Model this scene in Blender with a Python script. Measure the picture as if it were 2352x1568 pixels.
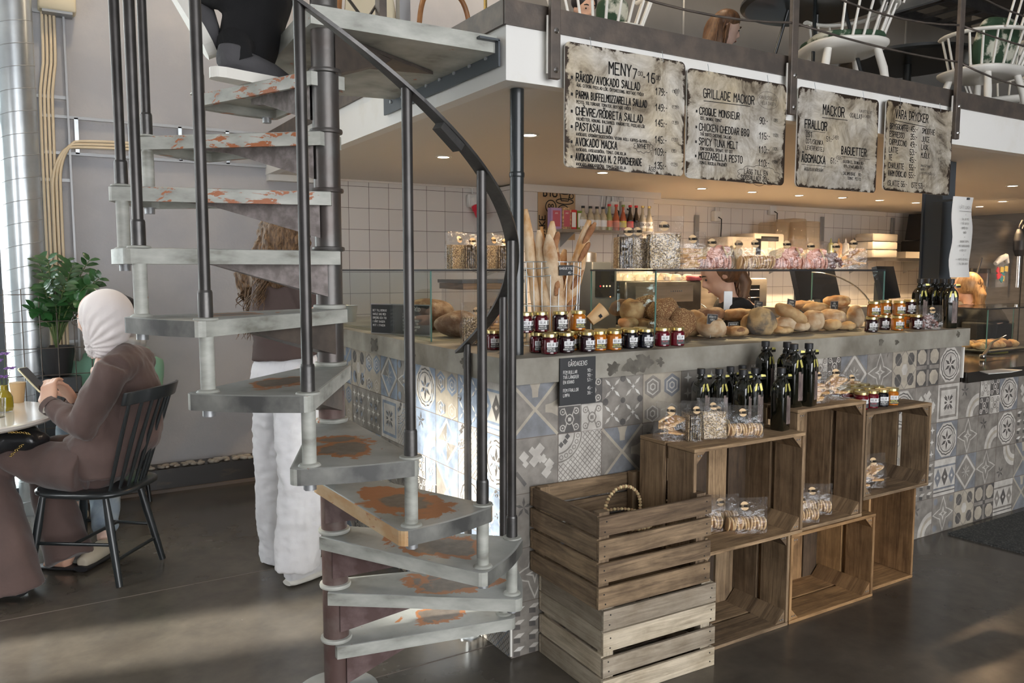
import bpy, math, random
from mathutils import Vector, Matrix, noise, Quaternion
V = Vector
for o in list(bpy.data.objects): bpy.data.objects.remove(o)
SC = bpy.context.scene; COL = SC.collection
random.seed(7)
# ---------------------------------------------------------------- camera, world, sun, exposure
F_PX, CXP, CYP, CAMH = 1830.0, 1176.0, 784.0, 1.45
YAW, PIT = math.radians(31.3), math.radians(5.15)
fw0 = V((math.sin(YAW), math.cos(YAW), 0)); RT = V((math.cos(YAW), -math.sin(YAW), 0)); UPZ = V((0, 0, 1))
FWD = fw0*math.cos(PIT) - UPZ*math.sin(PIT); UPC = UPZ*math.cos(PIT) + fw0*math.sin(PIT)
CAM0 = V((0, 0, CAMH))
cd = bpy.data.cameras.new('camera'); cam = bpy.data.objects.new('camera', cd); COL.objects.link(cam)
cd.sensor_width = 36; cd.lens = F_PX/2352*36; cd.clip_start = .05; cd.clip_end = 200
cam.location = CAM0; cam.rotation_euler = (math.pi/2 - PIT, 0, -YAW); SC.camera = cam
w = bpy.data.worlds.new('daylight'); SC.world = w; w.use_nodes = True
bg = w.node_tree.nodes['Background']; bg.inputs[0].default_value = (.97, .98, 1.0, 1); bg.inputs[1].default_value = 7.0
sd = bpy.data.lights.new('sun', 'SUN'); sd.energy = 14.0; sd.angle = math.radians(3.5); sd.color = (1, .95, .86)
sun = bpy.data.objects.new('sun', sd); COL.objects.link(sun)
SUN_TO = V((.96, -.19, -.50)).normalized()
sun.rotation_euler = SUN_TO.to_track_quat('-Z', 'Y').to_euler(); sun.location = (-6, 4, 5)
SC.view_settings.view_transform = 'Standard'; SC.view_settings.look = 'None'
SC.view_settings.exposure = 0.12; SC.view_settings.gamma = 1.0; SC.view_settings.use_curve_mapping = False

def ray(x, y): return FWD + RT*((x-CXP)/F_PX) - UPC*((y-CYP)/F_PX)
def atz(x, y, z=0): d = ray(x, y); return CAM0 + d*((z-CAMH)/d.z)
def atY(x, y, Y): d = ray(x, y); return CAM0 + d*(Y/d.y)
def atX(x, y, X): d = ray(x, y); return CAM0 + d*(X/d.x)
def atD(x, y, D): d = ray(x, y); return CAM0 + d*(D/d.dot(fw0))
# ---------------------------------------------------------------- materials
MATS = {}
def new_mat(name):
    m = bpy.data.materials.new(name); m.use_nodes = True; MATS[name] = m
    return m, m.node_tree, m.node_tree.nodes['Principled BSDF']
def nd(t, typ, **kw):
    n = t.nodes.new(typ)
    for k, v in kw.items():
        if k.startswith('i_'): n.inputs[int(k[2:])].default_value = v
        else: setattr(n, k, v)
    return n
def c4(c): return (c[0], c[1], c[2], 1)
def ramp(t, fac, stops):
    r = nd(t, 'ShaderNodeValToRGB'); e = r.color_ramp.elements
    while len(e) < len(stops): e.new(.5)
    for i, (p, c) in enumerate(stops): e[i].position = p; e[i].color = c4(c)
    t.links.new(fac, r.inputs[0]); return r
def coords(t, kind='Object', scale=(1, 1, 1), rot=(0, 0, 0)):
    tc = nd(t, 'ShaderNodeTexCoord'); mp = nd(t, 'ShaderNodeMapping')
    mp.inputs['Scale'].default_value = scale; mp.inputs['Rotation'].default_value = rot
    t.links.new(tc.outputs[kind], mp.inputs[0]); return mp.outputs[0]
def tnoise(t, vec, scale, detail=4, rough=.55, dist=0):
    n = nd(t, 'ShaderNodeTexNoise'); n.inputs['Scale'].default_value = scale; n.inputs['Detail'].default_value = detail
    n.inputs['Roughness'].default_value = rough; n.inputs['Distortion'].default_value = dist
    t.links.new(vec, n.inputs['Vector']); return n.outputs[0]
def bump(t, b, h, strength=.3, dist=.01):
    n = nd(t, 'ShaderNodeBump'); n.inputs['Strength'].default_value = strength; n.inputs['Distance'].default_value = dist
    t.links.new(h, n.inputs['Height']); t.links.new(n.outputs[0], b.inputs['Normal']); return n
def mat(name, col, rough=.6, metal=0, col2=None, scale=8, lo=.4, hi=.65, bmp=0, bscale=None, stretch=(1, 1, 1), coat=0, kind='Object', sheen=0, detail=5):
    m, t, b = new_mat(name)
    b.inputs['Base Color'].default_value = c4(col); b.inputs['Roughness'].default_value = rough; b.inputs['Metallic'].default_value = metal
    if coat: b.inputs['Coat Weight'].default_value = coat; b.inputs['Coat Roughness'].default_value = .08
    if sheen: b.inputs['Sheen Weight'].default_value = sheen
    if col2 is not None or bmp:
        v = coords(t, kind, stretch)
        if col2 is not None:
            n = tnoise(t, v, scale, detail); r = ramp(t, n, [(lo, col), (hi, col2)]); t.links.new(r.outputs[0], b.inputs['Base Color'])
        if bmp:
            n2 = tnoise(t, v, bscale or scale*3, 4); bump(t, b, n2, bmp)
    return m
def wood(name, c1, c2, c3=None, rough=.75, sc=1.0):
    m, t, b = new_mat(name); b.inputs['Roughness'].default_value = rough
    v = coords(t, 'UV', (3.2*sc, 46*sc, 1)); n = tnoise(t, v, 1.0, 6, .65, 1.2)
    r = ramp(t, n, [(.25, c1), (.48, [(a+b_)/2 for a, b_ in zip(c1, c2)]), (.72, c2)])
    v2 = coords(t, 'UV', (5, 7, 1)); n2 = tnoise(t, v2, 1.3, 5, .6)
    mx = nd(t, 'ShaderNodeMix', data_type='RGBA', blend_type='MULTIPLY'); mx.inputs[0].default_value = .85
    r2 = ramp(t, n2, [(.3, c3 or (.45, .42, .38)), (.6, (1, 1, 1))])
    t.links.new(r.outputs[0], mx.inputs[6]); t.links.new(r2.outputs[0], mx.inputs[7]); oi = nd(t, 'ShaderNodeObjectInfo'); r3 = ramp(t, oi.outputs['Random'], [(0, (.62, .58, .55)), (.5, (.95, .93, .90)), (1, (1.25, 1.22, 1.15))]); m9 = nd(t, 'ShaderNodeMix', data_type='RGBA', blend_type='MULTIPLY'); m9.inputs[0].default_value = 1
    t.links.new(mx.outputs[2], m9.inputs[6]); t.links.new(r3.outputs[0], m9.inputs[7]); t.links.new(m9.outputs[2], b.inputs['Base Color'])
    bump(t, b, n, .6, .004); return m
def emit(name, col, s):
    m, t, b = new_mat(name); b.inputs['Base Color'].default_value = c4(col)
    b.inputs['Emission Color'].default_value = c4(col); b.inputs['Emission Strength'].default_value = s; return m
def clear(name, tint=(1, 1, 1), refl=.25, rough=.02, bmp=0, bscale=40, solid=0, solidcol=(1, 1, 1), edge=.8):
    """thin clear sheet: transparent with fresnel gloss (same for every viewer)"""
    m = bpy.data.materials.new(name); m.use_nodes = True; MATS[name] = m; t = m.node_tree; t.nodes.clear()
    out = nd(t, 'ShaderNodeOutputMaterial'); tr = nd(t, 'ShaderNodeBsdfTransparent'); tr.inputs[0].default_value = c4(tint)
    gl = nd(t, 'ShaderNodeBsdfGlossy'); gl.inputs['Roughness'].default_value = rough
    lw = nd(t, 'ShaderNodeLayerWeight'); lw.inputs[0].default_value = .5
    pw = nd(t, 'ShaderNodeMath', operation='POWER'); pw.inputs[1].default_value = 3.5; t.links.new(lw.outputs[1], pw.inputs[0])
    ml = nd(t, 'ShaderNodeMath', operation='MULTIPLY_ADD'); ml.inputs[1].default_value = edge; ml.inputs[2].default_value = refl*.3; t.links.new(pw.outputs[0], ml.inputs[0])
    if bmp:
        v = coords(t); n = tnoise(t, v, bscale, 3, .5, 1.5)
        bn = nd(t, 'ShaderNodeBump'); bn.inputs['Strength'].default_value = bmp; bn.inputs['Distance'].default_value = .02
        t.links.new(n, bn.inputs['Height']); t.links.new(bn.outputs[0], gl.inputs['Normal']); t.links.new(bn.outputs[0], lw.inputs['Normal'])
    mx = nd(t, 'ShaderNodeMixShader'); t.links.new(ml.outputs[0], mx.inputs[0]); t.links.new(tr.outputs[0], mx.inputs[1]); t.links.new(gl.outputs[0], mx.inputs[2])
    last = mx
    if solid:
        df = nd(t, 'ShaderNodeBsdfDiffuse'); df.inputs[0].default_value = c4(solidcol)
        m2 = nd(t, 'ShaderNodeMixShader'); m2.inputs[0].default_value = solid
        t.links.new(mx.outputs[0], m2.inputs[1]); t.links.new(df.outputs[0], m2.inputs[2]); last = m2
    t.links.new(last.outputs[0], out.inputs[0]); return m
# ---------------------------------------------------------------- mesh builder
def frame_from(d, up=V((0, 0, 1))):
    d = d.normalized()
    if abs(d.dot(up)) > .97: up = V((0, 1, 0)) if abs(d.y) < .9 else V((1, 0, 0))
    a = d.cross(up).normalized(); b = a.cross(d).normalized(); return a, b, d
class MB:
    def __init__(s): s.v = []; s.f = []; s.m = []; s.sm = []; s.uv = []; s.tf = Matrix()
    def add(s, vs, fs, m=0, smooth=False, uvs=None):
        o = len(s.v); s.v += [tuple(s.tf @ V(p)) for p in vs]
        for i, f in enumerate(fs):
            s.f.append(tuple(o+k for k in f)); s.m.append(m if not isinstance(m, list) else m[i]); s.sm.append(smooth)
            s.uv.append(uvs[i] if uvs else [(0, 0)]*len(f))
        return s
    def box(s, c, size, rot=None, m=0, bev=0.0, taper=None):
        """box centred at c; rot Matrix/Euler tuple; uv u runs along the longest side"""
        c = V(c); hx, hy, hz = [k/2 for k in size]
        R = Matrix() if rot is None else (rot.to_4x4() if hasattr(rot, 'to_4x4') else Matrix.Rotation(rot[2], 4, 'Z') @ Matrix.Rotation(rot[1], 4, 'Y') @ Matrix.Rotation(rot[0], 4, 'X'))
        pts = [V((x*hx, y*hy, z*hz)) for x in (-1, 1) for y in (-1, 1) for z in (-1, 1)]
        if taper: pts = [V((p.x*(taper if p.z > 0 else 1), p.y*(taper if p.z > 0 else 1), p.z)) for p in pts]
        fs = [(0, 1, 3, 2), (4, 6, 7, 5), (0, 4, 5, 1), (2, 3, 7, 6), (0, 2, 6, 4), (1, 5, 7, 3)]
        la = max(range(3), key=lambda i: size[i]); ou, ov = random.random()*9, random.random()*9; uvs = []
        for fi, f in enumerate(fs):
            ax = fi//2; oth = [i for i in range(3) if i != ax]
            ua = la if la != ax else oth[0]; va = [i for i in oth if i != ua][0]
            uvs.append([(pts[k][ua]+ou, pts[k][va]+ov+fi*.37) for k in f])
        s.add([c + R @ p for p in pts], fs, m, False, uvs); return s
    def rbox(s, c, size, r=.01, rot=None, m=0, n=3, smooth=True):
        """box with rounded vertical edges and eased top/bottom"""
        c = V(c); hx, hy, hz = [k/2 for k in size]; r = min(r, hx*.99, hy*.99); e = min(r*.6, hz*.5)
        R = Matrix() if rot is None else (rot.to_4x4() if hasattr(rot, 'to_4x4') else Matrix.Rotation(rot[2], 4, 'Z') @ Matrix.Rotation(rot[1], 4, 'Y') @ Matrix.Rotation(rot[0], 4, 'X'))
        def ring(ins, z):
            out = []
            for k, (sx, sy) in enumerate(((1, 1), (-1, 1), (-1, -1), (1, -1))):
                for j in range(n+1):
                    a = math.pi/2*(k + j/n); rr = max(r-ins, .0005)
                    out.append(c + R @ V((sx*(hx-r) + rr*math.cos(a), sy*(hy-r) + rr*math.sin(a), z)))
            return out
        rings = [ring(e, -hz), ring(0, -hz+e), ring(0, hz-e), ring(e, hz)]; N = len(rings[0]); vs = sum(rings, []); fs = []
        for k in range(3): fs += [(k*N+i, k*N+(i+1) % N, (k+1)*N+(i+1) % N, (k+1)*N+i) for i in range(N)]
        s.add(vs, fs, m, smooth); s.add([p for p in rings[0]], [tuple(reversed(range(N)))], m, False); s.add(rings[3], [tuple(range(N))], m, False); return s
    def tube(s, pts, r, n=8, m=0, cap=True, flat=None, smooth=True, up=V((0, 0, 1)), closed=False):
        """tube through points; r number or list; flat=(a,b) elliptical multipliers"""
        pts = [V(p) for p in pts]; K = len(pts); rs = r if isinstance(r, (list, tuple)) else [r]*K; vs = []; L = 0; uvr = []
        pa = None
        for i, p in enumerate(pts):
            if closed: d = pts[(i+1) % K] - pts[(i-1) % K]
            else: d = pts[min(i+1, K-1)] - pts[max(i-1, 0)]
            if d.length < 1e-9: d = V((0, 0, 1))
            if pa is None or flat: a, b, _ = frame_from(d, up)
            else:
                dd = d.normalized(); a = pa - dd*pa.dot(dd)
                a = a.normalized() if a.length > 1e-6 else frame_from(d, up)[0]; b = a.cross(dd)
            pa = a
            fa, fb = flat or (1, 1)
            if i: L += (p-pts[i-1]).length
            uvr.append(L)
            for k in range(n):
                t = 2*math.pi*k/n; vs.append(p + a*(math.cos(t)*rs[i]*fa) + b*(math.sin(t)*rs[i]*fb))
        fs = []; uvs = []
        for i in range(K if closed else K-1):
            j = (i+1) % K
            for k in range(n):
                k2 = (k+1) % n; fs.append((i*n+k, i*n+k2, j*n+k2, j*n+k))
                uvs.append([(uvr[i], k*.02), (uvr[i], (k+1)*.02), (uvr[j], (k+1)*.02), (uvr[j], k*.02)])
        s.add(vs, fs, m, smooth, uvs)
        if cap and not closed: s.add(vs[:n], [tuple(reversed(range(n)))], m); s.add(vs[-n:], [tuple(range(n))], m)
        return s
    def lathe(s, prof, c=(0, 0, 0), n=20, m=0, smooth=True, axis=None, cap=True):
        """prof [(r,z)...]; m int or list per profile band; axis: direction of +z"""
        c = V(c); a, b, d = (V((1, 0, 0)), V((0, 1, 0)), V((0, 0, 1))) if axis is None else frame_from(V(axis))
        if axis is not None: a, b = b, a
        vs = []
        for r, z in prof:
            for k in range(n):
                t = 2*math.pi*(k+.5)/n; vs.append(c + a*(r*math.cos(t)) + b*(r*math.sin(t)) + d*z)
        for i in range(len(prof)-1):
            fs = [(i*n+k, i*n+(k+1) % n, (i+1)*n+(k+1) % n, (i+1)*n+k) for k in range(n)]
            o = vs[i*n:(i+2)*n]; s.add(o, [(k, (k+1) % n, n+(k+1) % n, n+k) for k in range(n)], m[i] if isinstance(m, list) else m, smooth)
        mm = m if not isinstance(m, list) else None
        if not cap: return s
        if prof[0][0] > 1e-5: s.add(vs[:n], [tuple(reversed(range(n)))], mm if mm is not None else m[0])
        if prof[-1][0] > 1e-5: s.add(vs[-n:], [tuple(range(n))], mm if mm is not None else m[-1])
        return s
    def ell(s, c, r, rot=None, m=0, nu=14, nv=9, nz=0, ns=6, pw=1.0):
        """ellipsoid with optional noise; pw<1 boxier"""
        c = V(c); R = Matrix() if rot is None else (rot.to_4x4() if hasattr(rot, 'to_4x4') else Matrix.Rotation(rot[2], 4, 'Z') @ Matrix.Rotation(rot[1], 4, 'Y') @ Matrix.Rotation(rot[0], 4, 'X'))
        sg = lambda x: math.copysign(abs(x)**pw, x); vs = []; so = V((random.random()*50, random.random()*50, 3))
        for j in range(nv+1):
            ph = -math.pi/2 + math.pi*j/nv
            for k in range(nu):
                t = 2*math.pi*k/nu; q = V((sg(math.cos(ph))*sg(math.cos(t))*r[0], sg(math.cos(ph))*sg(math.sin(t))*r[1], sg(math.sin(ph))*r[2]))
                if j in (0, nv): q = V((0, 0, math.copysign(r[2], ph)))
                if nz: q = q*(1 + nz*noise.noise(q*ns+so))
                vs.append(c + R @ q)
        fs = [(j*nu+k, j*nu+(k+1) % nu, (j+1)*nu+(k+1) % nu, (j+1)*nu+k) for j in range(nv) for k in range(nu)]
        s.add(vs, fs, m, True); return s
    def prism(s, poly, h, m=0, o=(0, 0, 0), u=(1, 0, 0), v=(0, 1, 0), smooth=False):
        """extrude the 2D polygon along u x v by h"""
        o = V(o); u = V(u); v = V(v); w_ = u.cross(v)*h; a = [o+u*p[0]+v*p[1] for p in poly]; b = [p+w_ for p in a]; N = len(a)
        uvb = [tuple(p) for p in poly]
        s.add(a+b, [tuple(reversed(range(N))), tuple(range(N, 2*N))], m, False, [list(reversed(uvb)), uvb])
        s.add(a+b, [(i, (i+1) % N, N+(i+1) % N, N+i) for i in range(N)], m, smooth, [[(i*.05, 0), (i*.05+.05, 0), (i*.05+.05, h), (i*.05, h)] for i in range(N)]); return s
    def quad(s, a, b, c, d, m=0): s.add([a, b, c, d], [(0, 1, 2, 3)], m, False, [[(0, 0), (1, 0), (1, 1), (0, 1)]]); return s
    def build(s, name, mats, parent=None, loc=None, bevel=0, subd=0, remesh=0, smoothit=0, **props):
        me = bpy.data.meshes.new(name); me.from_pydata(s.v, [], s.f)
        ml = mats if isinstance(mats, (list, tuple)) else [mats]
        for x in ml: me.materials.append(MATS[x] if isinstance(x, str) else x)
        me.polygons.foreach_set('material_index', [min(k, len(ml)-1) for k in s.m]); me.polygons.foreach_set('use_smooth', s.sm)
        uvl = me.uv_layers.new(name='UVMap'); flat = []
        for u in s.uv:
            for p in u: flat += [p[0], p[1]]
        if len(flat) == 2*len(me.loops): uvl.data.foreach_set('uv', flat)
        me.update(); me.validate()
        ob = bpy.data.objects.new(name, me); COL.objects.link(ob)
        if remesh:
            r = ob.modifiers.new('r', 'REMESH'); r.mode = 'VOXEL'; r.voxel_size = remesh; r.use_smooth_shade = True
            if smoothit: q = ob.modifiers.new('s', 'SMOOTH'); q.iterations = smoothit; q.factor = .5
            dg = bpy.context.evaluated_depsgraph_get(); m2 = bpy.data.meshes.new_from_object(ob.evaluated_get(dg)); ob.modifiers.clear(); ob.data = m2
            m2.materials.clear()
            for x in ml: m2.materials.append(MATS[x] if isinstance(x, str) else x)
            m2.polygons.foreach_set('use_smooth', [True]*len(m2.polygons))
        if bevel:
            bv = ob.modifiers.new('bevel', 'BEVEL'); bv.width = bevel; bv.segments = 2; bv.limit_method = 'ANGLE'; bv.angle_limit = math.radians(40)
        if subd: sb = ob.modifiers.new('sub', 'SUBSURF'); sb.levels = subd; sb.render_levels = subd
        if parent: ob.parent = parent
        if loc is not None: ob.location = loc
        for k, x in props.items(): ob[k] = x
        return ob
def chaikin(pts, it=3):
    pts = [V(p) for p in pts]
    for _ in range(it): pts = [pts[0]]+[q for a, b in zip(pts, pts[1:]) for q in (a.lerp(b, .25), a.lerp(b, .75))]+[pts[-1]]
    return pts
def tag(o, label, cat, group=None):
    o['label'] = label; o['category'] = cat
    if group: o['group'] = group
    return o
def thing(name, label, cat, loc=(0, 0, 0), rz=0, group=None, rot=None):
    o = bpy.data.objects.new(name, None); COL.objects.link(o); o.location = loc; o.rotation_euler = rot or (0, 0, rz); o.empty_display_size = .05
    return tag(o, label, cat, group)
def struct(o): o['kind'] = 'structure'; return o
def copy_tree(src, loc, rot=(0, 0, 0), label=None, scale=None, group=None, cat=None):
    def cp(o, par):
        n = o.copy(); COL.objects.link(n); n.parent = par
        for ch in kids.get(o.name, []): cp(ch, n)
        return n
    kids = {}
    for o in COL.objects:
        if o.parent: kids.setdefault(o.parent.name, []).append(o)
    r = cp(src, None); r.location = loc; r.rotation_euler = rot
    if scale: r.scale = scale if hasattr(scale, '__len__') else (scale,)*3
    if label: r['label'] = label
    if group: r['group'] = group
    if cat: r['category'] = cat
    return r
def displace(ob, amp, sc, stretch=(1, 1, 1), seed=0, along=None):
    """fold a mesh by noise along its normals"""
    me = ob.data; off = V((seed*7.3, seed*3.1, seed*1.7)); nm = [v.normal.copy() for v in me.vertices]
    for v, n_ in zip(me.vertices, nm):
        q = V((v.co.x*stretch[0], v.co.y*stretch[1], v.co.z*stretch[2]))*sc + off
        v.co += (along or n_)*(noise.noise(q)+.5*noise.noise(q*2.1))*amp
    me.update()
# ---------------------------------------------------------------- hand-lettering (stroke font, 4 wide x 6 high)
GL = {'A': '00 26 40|12 32', 'B': '00 06 26 35 34 23 03|23 32 31 20 00', 'C': '45 36 16 05 01 10 30 41', 'D': '00 06 26 44 42 20 00', 'E': '40 00 06 46|03 33',
 'F': '00 06 46|03 33', 'G': '45 36 16 05 01 10 30 41 43 23', 'H': '00 06|40 46|03 43', 'I': '20 26', 'J': '46 41 30 10 01', 'K': '00 06|46 03 40', 'L': '06 00 40',
 'M': '00 06 23 46 40', 'N': '00 06 40 46', 'O': '10 01 05 16 36 45 41 30 10', 'P': '00 06 36 45 44 33 03', 'Q': '10 01 05 16 36 45 41 30 10|22 40', 'R': '00 06 36 45 44 33 03|23 40',
 'S': '45 36 16 05 14 33 42 31 10 01', 'T': '06 46|26 20', 'U': '06 01 10 30 41 46', 'V': '06 20 46', 'W': '06 10 24 30 46', 'X': '00 46|06 40', 'Y': '06 23 46|23 20', 'Z': '06 46 00 40',
 '0': '10 01 05 16 36 45 41 30 10', '1': '04 26 20', '2': '05 16 36 45 44 00 40', '3': '05 16 36 45 34 13|34 42 41 30 10 01', '4': '30 36 02 42', '5': '46 06 03 33 42 41 30 10 01',
 '6': '46 16 04 01 10 30 41 42 33 03', '7': '06 46 10', '8': '13 04 05 16 36 45 44 33 13 02 01 10 30 41 42 33', '9': '00 20 42 45 36 16 05 04 13 43', '-': '13 33', ':': '21 20|24 23', '.': '20 21',
 ',': '21 10', '/': '00 46', '(': '36 14 12 30', ')': '16 34 32 10', '!': '26 22|20 21', '&': '40 15 26 35 02 01 10 20 42', "'": '26 24', '*': '21 25|03 43', ' ': ''}
GL['Å'] = GL['A']+'|27 18 29 38 27'; GL['Ä'] = GL['A']+'|17 18|37 38'; GL['Ö'] = GL['O']+'|17 18|37 38'; GL['È'] = GL['E']+'|18 37'
def lettering(mb, s_, o, h, u=V((1, 0, 0)), v=V((0, 0, 1)), wd=.6, st=.09, gap=1.6, m=0, jit=.0, align='l', bold=1):
    """write s_ with baseline origin o; h cap height; wd width ratio of a letter"""
    o = V(o); u = V(u).normalized(); v = V(v).normalized(); kx = h*wd/4; ky = h/6; adv = (4+gap)*kx; x = 0
    tot = sum(adv*(.55 if ch in 'I.,:!\'' else (.7 if ch == ' ' else 1)) for ch in s_)
    if align == 'c': x = -tot/2
    if align == 'r': x = -tot
    hw = h*st*.5*bold
    for ch in s_:
        nar = ch in 'I.,:!\''; x0 = x - (1.2*kx if nar else 0); dy = (random.random()-.5)*jit*h
        for stroke in GL.get(ch, '').split('|'):
            ps = [(int(p[0]), int(p[1])) for p in stroke.split()]
            pts = [(x0+p[0]*kx+(random.random()-.5)*jit*h*.3, p[1]*ky+dy) for p in ps]
            for (ax, ay), (bx, by) in zip(pts, pts[1:]):
                dx, dz = bx-ax, by-ay; L = math.hypot(dx, dz) or 1e-6; nx, nz = -dz/L*hw, dx/L*hw; ex, ez = dx/L*hw*.6, dz/L*hw*.6
                q = [(ax-ex+nx, ay-ez+nz), (ax-ex-nx, ay-ez-nz), (bx+ex-nx, by+ez-nz), (bx+ex+nx, by+ez+nz)]
                mb.add([o+u*a+v*b for a, b in q], [(0, 1, 2, 3)], m)
        x += adv*(.55 if nar else (.7 if ch == ' ' else 1))
    return x
# ---------------------------------------------------------------- material library
mat('wall_grey', (.40, .405, .43), .75, col2=(.47, .465, .475), scale=2.2, bmp=.12, bscale=60)
mat('wall_upper', (.15, .148, .145), .7, col2=(.175, .17, .165), scale=2); mat('wall_dark_grey', (.23, .225, .22), .75, col2=(.26, .25, .24), scale=2)
mat('white_paint', (.74, .73, .70), .6, col2=(.66, .63, .56), scale=5, lo=.55, hi=.85)
mat('ceiling_white', (.68, .64, .58), .7)
mat('plinth_dark', (.035, .032, .03), .35, col2=(.10, .08, .05), scale=5, lo=.6, hi=.8, stretch=(1, 1, 4))
mat('steel_dark', (.085, .083, .082), .38, .75, col2=(.12, .115, .11), scale=12, bmp=.06, bscale=80)
mat('steel_brown', (.10, .085, .075), .5, .5, col2=(.15, .12, .10), scale=14, bmp=.1)
mat('rod_steel', (.075, .07, .067), .36, .6, col2=(.05, .047, .045), scale=9)
mat('column_steel', (.12, .115, .11), .38, .6, col2=(.085, .062, .055), scale=5, lo=.42, hi=.7, bmp=.08, bscale=40)
mat('column_primer', (.105, .062, .054), .55, .15, col2=(.17, .135, .12), scale=9, lo=.45, hi=.75, bmp=.12)
mat('rubber_black', (.02, .02, .022), .5)
mat('black_paint', (.018, .022, .024), .3, coat=.3)
mat('anthracite', (.055, .065, .075), .45)
mat('galv', (.62, .66, .68), .3, .85, col2=(.50, .54, .57), scale=6, bmp=.03)
mat('stainless', (.52, .48, .43), .33, .9, col2=(.42, .38, .33), scale=3, stretch=(1, 1, 9))
mat('chrome', (.75, .74, .72), .12, 1)
mat('cable_cream', (.72, .60, .42), .5)
mat('zinc', (.36, .37, .38), .45, .6)
mat('concrete', (.155, .138, .108), .55, col2=(.36, .34, .29), scale=4.5, detail=9, lo=.33, hi=.68, bmp=.15, bscale=30)
mat('concrete_stain', (.075, .066, .052), .6, col2=(.15, .135, .11), scale=16, detail=8)
mat('slate', (.028, .029, .031), .6)
mat('chalk', (.82, .82, .78), .8); mat('ink', (.012, .011, .010), .8); mat('ink_red', (.55, .08, .10), .6); mat('ink_yellow', (.80, .72, .15), .6)
mat('ink_faded', (.12, .105, .09), .8)
mat('white_tin', (.78, .76, .70), .4)
mat('paper', (.72, .71, .68), .8, bmp=.2, bscale=6); mat('kraft', (.50, .34, .19), .85, col2=(.44, .29, .15), scale=5); mat('sticker', (.72, .50, .27), .6)
mat('grout', (.16, .13, .11), .8)
mat('skin', (.62, .38, .27), .5, col2=(.56, .32, .23), scale=12); mat('skin_pale', (.74, .52, .42), .5, col2=(.68, .45, .36), scale=12)
mat('cloth_brown', (.115, .072, .062), .85, col2=(.085, .055, .048), scale=4, bmp=.1, bscale=120, sheen=.2)
mat('cloth_brown_dark', (.085, .058, .052), .85, bmp=.1, bscale=140)
mat('cloth_white', (.80, .80, .82), .9, bmp=.25, bscale=26, sheen=.2); mat('cloth_scarf', (.80, .745, .73), .85, bmp=.08, bscale=120, sheen=.3)
mat('cloth_black', (.005, .005, .006), .9, bmp=.2, bscale=60); mat('cloth_green', (.22, .42, .31), .9, bmp=.15, bscale=60); mat('cloth_greyhood', (.45, .46, .47), .9)
mat('cloth_navy', (.035, .045, .085), .9); mat('cloth_olive', (.055, .075, .05), .9); mat('denim', (.24, .30, .36), .9, col2=(.34, .40, .45), scale=14)
mat('hair_light', (.27, .155, .075), .45, col2=(.09, .048, .022), scale=30, stretch=(4, 4, .9), lo=.35, hi=.6, bmp=.6, bscale=50); mat('hair_dark', (.015, .012, .012), .5); mat('hair_brown', (.17, .085, .04), .5, col2=(.08, .04, .02), scale=20, stretch=(3, 3, .8)); mat('hair_blonde', (.45, .26, .11), .5, col2=(.25, .13, .05), scale=20, stretch=(3, 3, .8))
mat('leather_black', (.012, .013, .015), .28, bmp=.2, bscale=30, coat=.2); mat('shoe_grey', (.075, .073, .078), .9, bmp=.2, bscale=90); mat('rubber_white', (.78, .76, .70), .6); mat('shoe_beige', (.50, .44, .34), .8)
mat('gold', (.75, .55, .20), .25, 1); mat('lid_gold', (.72, .60, .28), .28, .9)
mat('eye', (.02, .015, .012), .2); mat('lip', (.45, .2, .17), .5)
wood('wood_old', (.075, .048, .028), (.36, .255, .155)); wood('wood_pale', (.26, .22, .165), (.62, .55, .44), (.62, .58, .52)); wood('wood_mid', (.12, .072, .038), (.47, .33, .195))
wood('wood_warm', (.16, .082, .034), (.56, .34, .155)); wood('wood_dark', (.035, .022, .014), (.12, .078, .045)); wood('bentwood', (.38, .17, .06), (.52, .26, .10), rough=.4, sc=.5)
mat('white_chair', (.82, .80, .74), .35, coat=.2); mat('leafprint', (.62, .62, .52), .9, col2=(.035, .075, .04), scale=9, lo=.42, hi=.5)
mat('glass_bottle', (.006, .007, .004), .06, coat=1); mat('label_oil', (.24, .18, .16), .6, col2=(.12, .085, .08), scale=60, stretch=(1, 1, .3))
mat('ribbon', (.015, .015, .012), .35); mat('ribbon_gold', (.62, .56, .16), .35, .3)
for n_, c_ in dict(jam_red=(.09, .004, .010), jam_dark=(.022, .004, .008), jam_orange=(.48, .15, .012), jam_blue=(.006, .006, .012), jam_rasp=(.13, .006, .014)).items(): mat(n_, c_, .07, coat=1)
mat('label_white', (.80, .80, .80), .5); mat('label_black', (.03, .03, .032), .5)
mat('crust', (.36, .17, .06), .7, col2=(.60, .40, .20), scale=14, lo=.42, hi=.62, bmp=.5, bscale=30); mat('crust_dark', (.13, .055, .028), .7, col2=(.30, .15, .07), scale=12, bmp=.6, bscale=40)
mat('crust_seed', (.24, .10, .035), .7, col2=(.66, .46, .24), scale=230, lo=.52, hi=.60, bmp=.8, bscale=230); mat('crust_flour', (.40, .22, .10), .85, col2=(.66, .52, .36), scale=13, lo=.36, hi=.62, bmp=.4, bscale=26)
mat('crust_pale', (.40, .22, .09), .8, col2=(.60, .42, .22), scale=12, lo=.4, hi=.62, bmp=.4, bscale=24); mat('crust_poppy', (.50, .34, .17), .8, col2=(.13, .11, .095), scale=13, lo=.42, hi=.60, bmp=.5, bscale=60)
mat('rye', (.16, .09, .055), .85, col2=(.34, .25, .18), scale=16, lo=.45, hi=.62, bmp=.7, bscale=30); mat('baguette', (.50, .27, .10), .75, col2=(.66, .50, .33), scale=20, lo=.40, hi=.60, bmp=.5, bscale=40, stretch=(1, 1, .5)); mat('slash', (.26, .11, .045), .8, col2=(.40, .20, .09), scale=30, bmp=.6)
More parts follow.
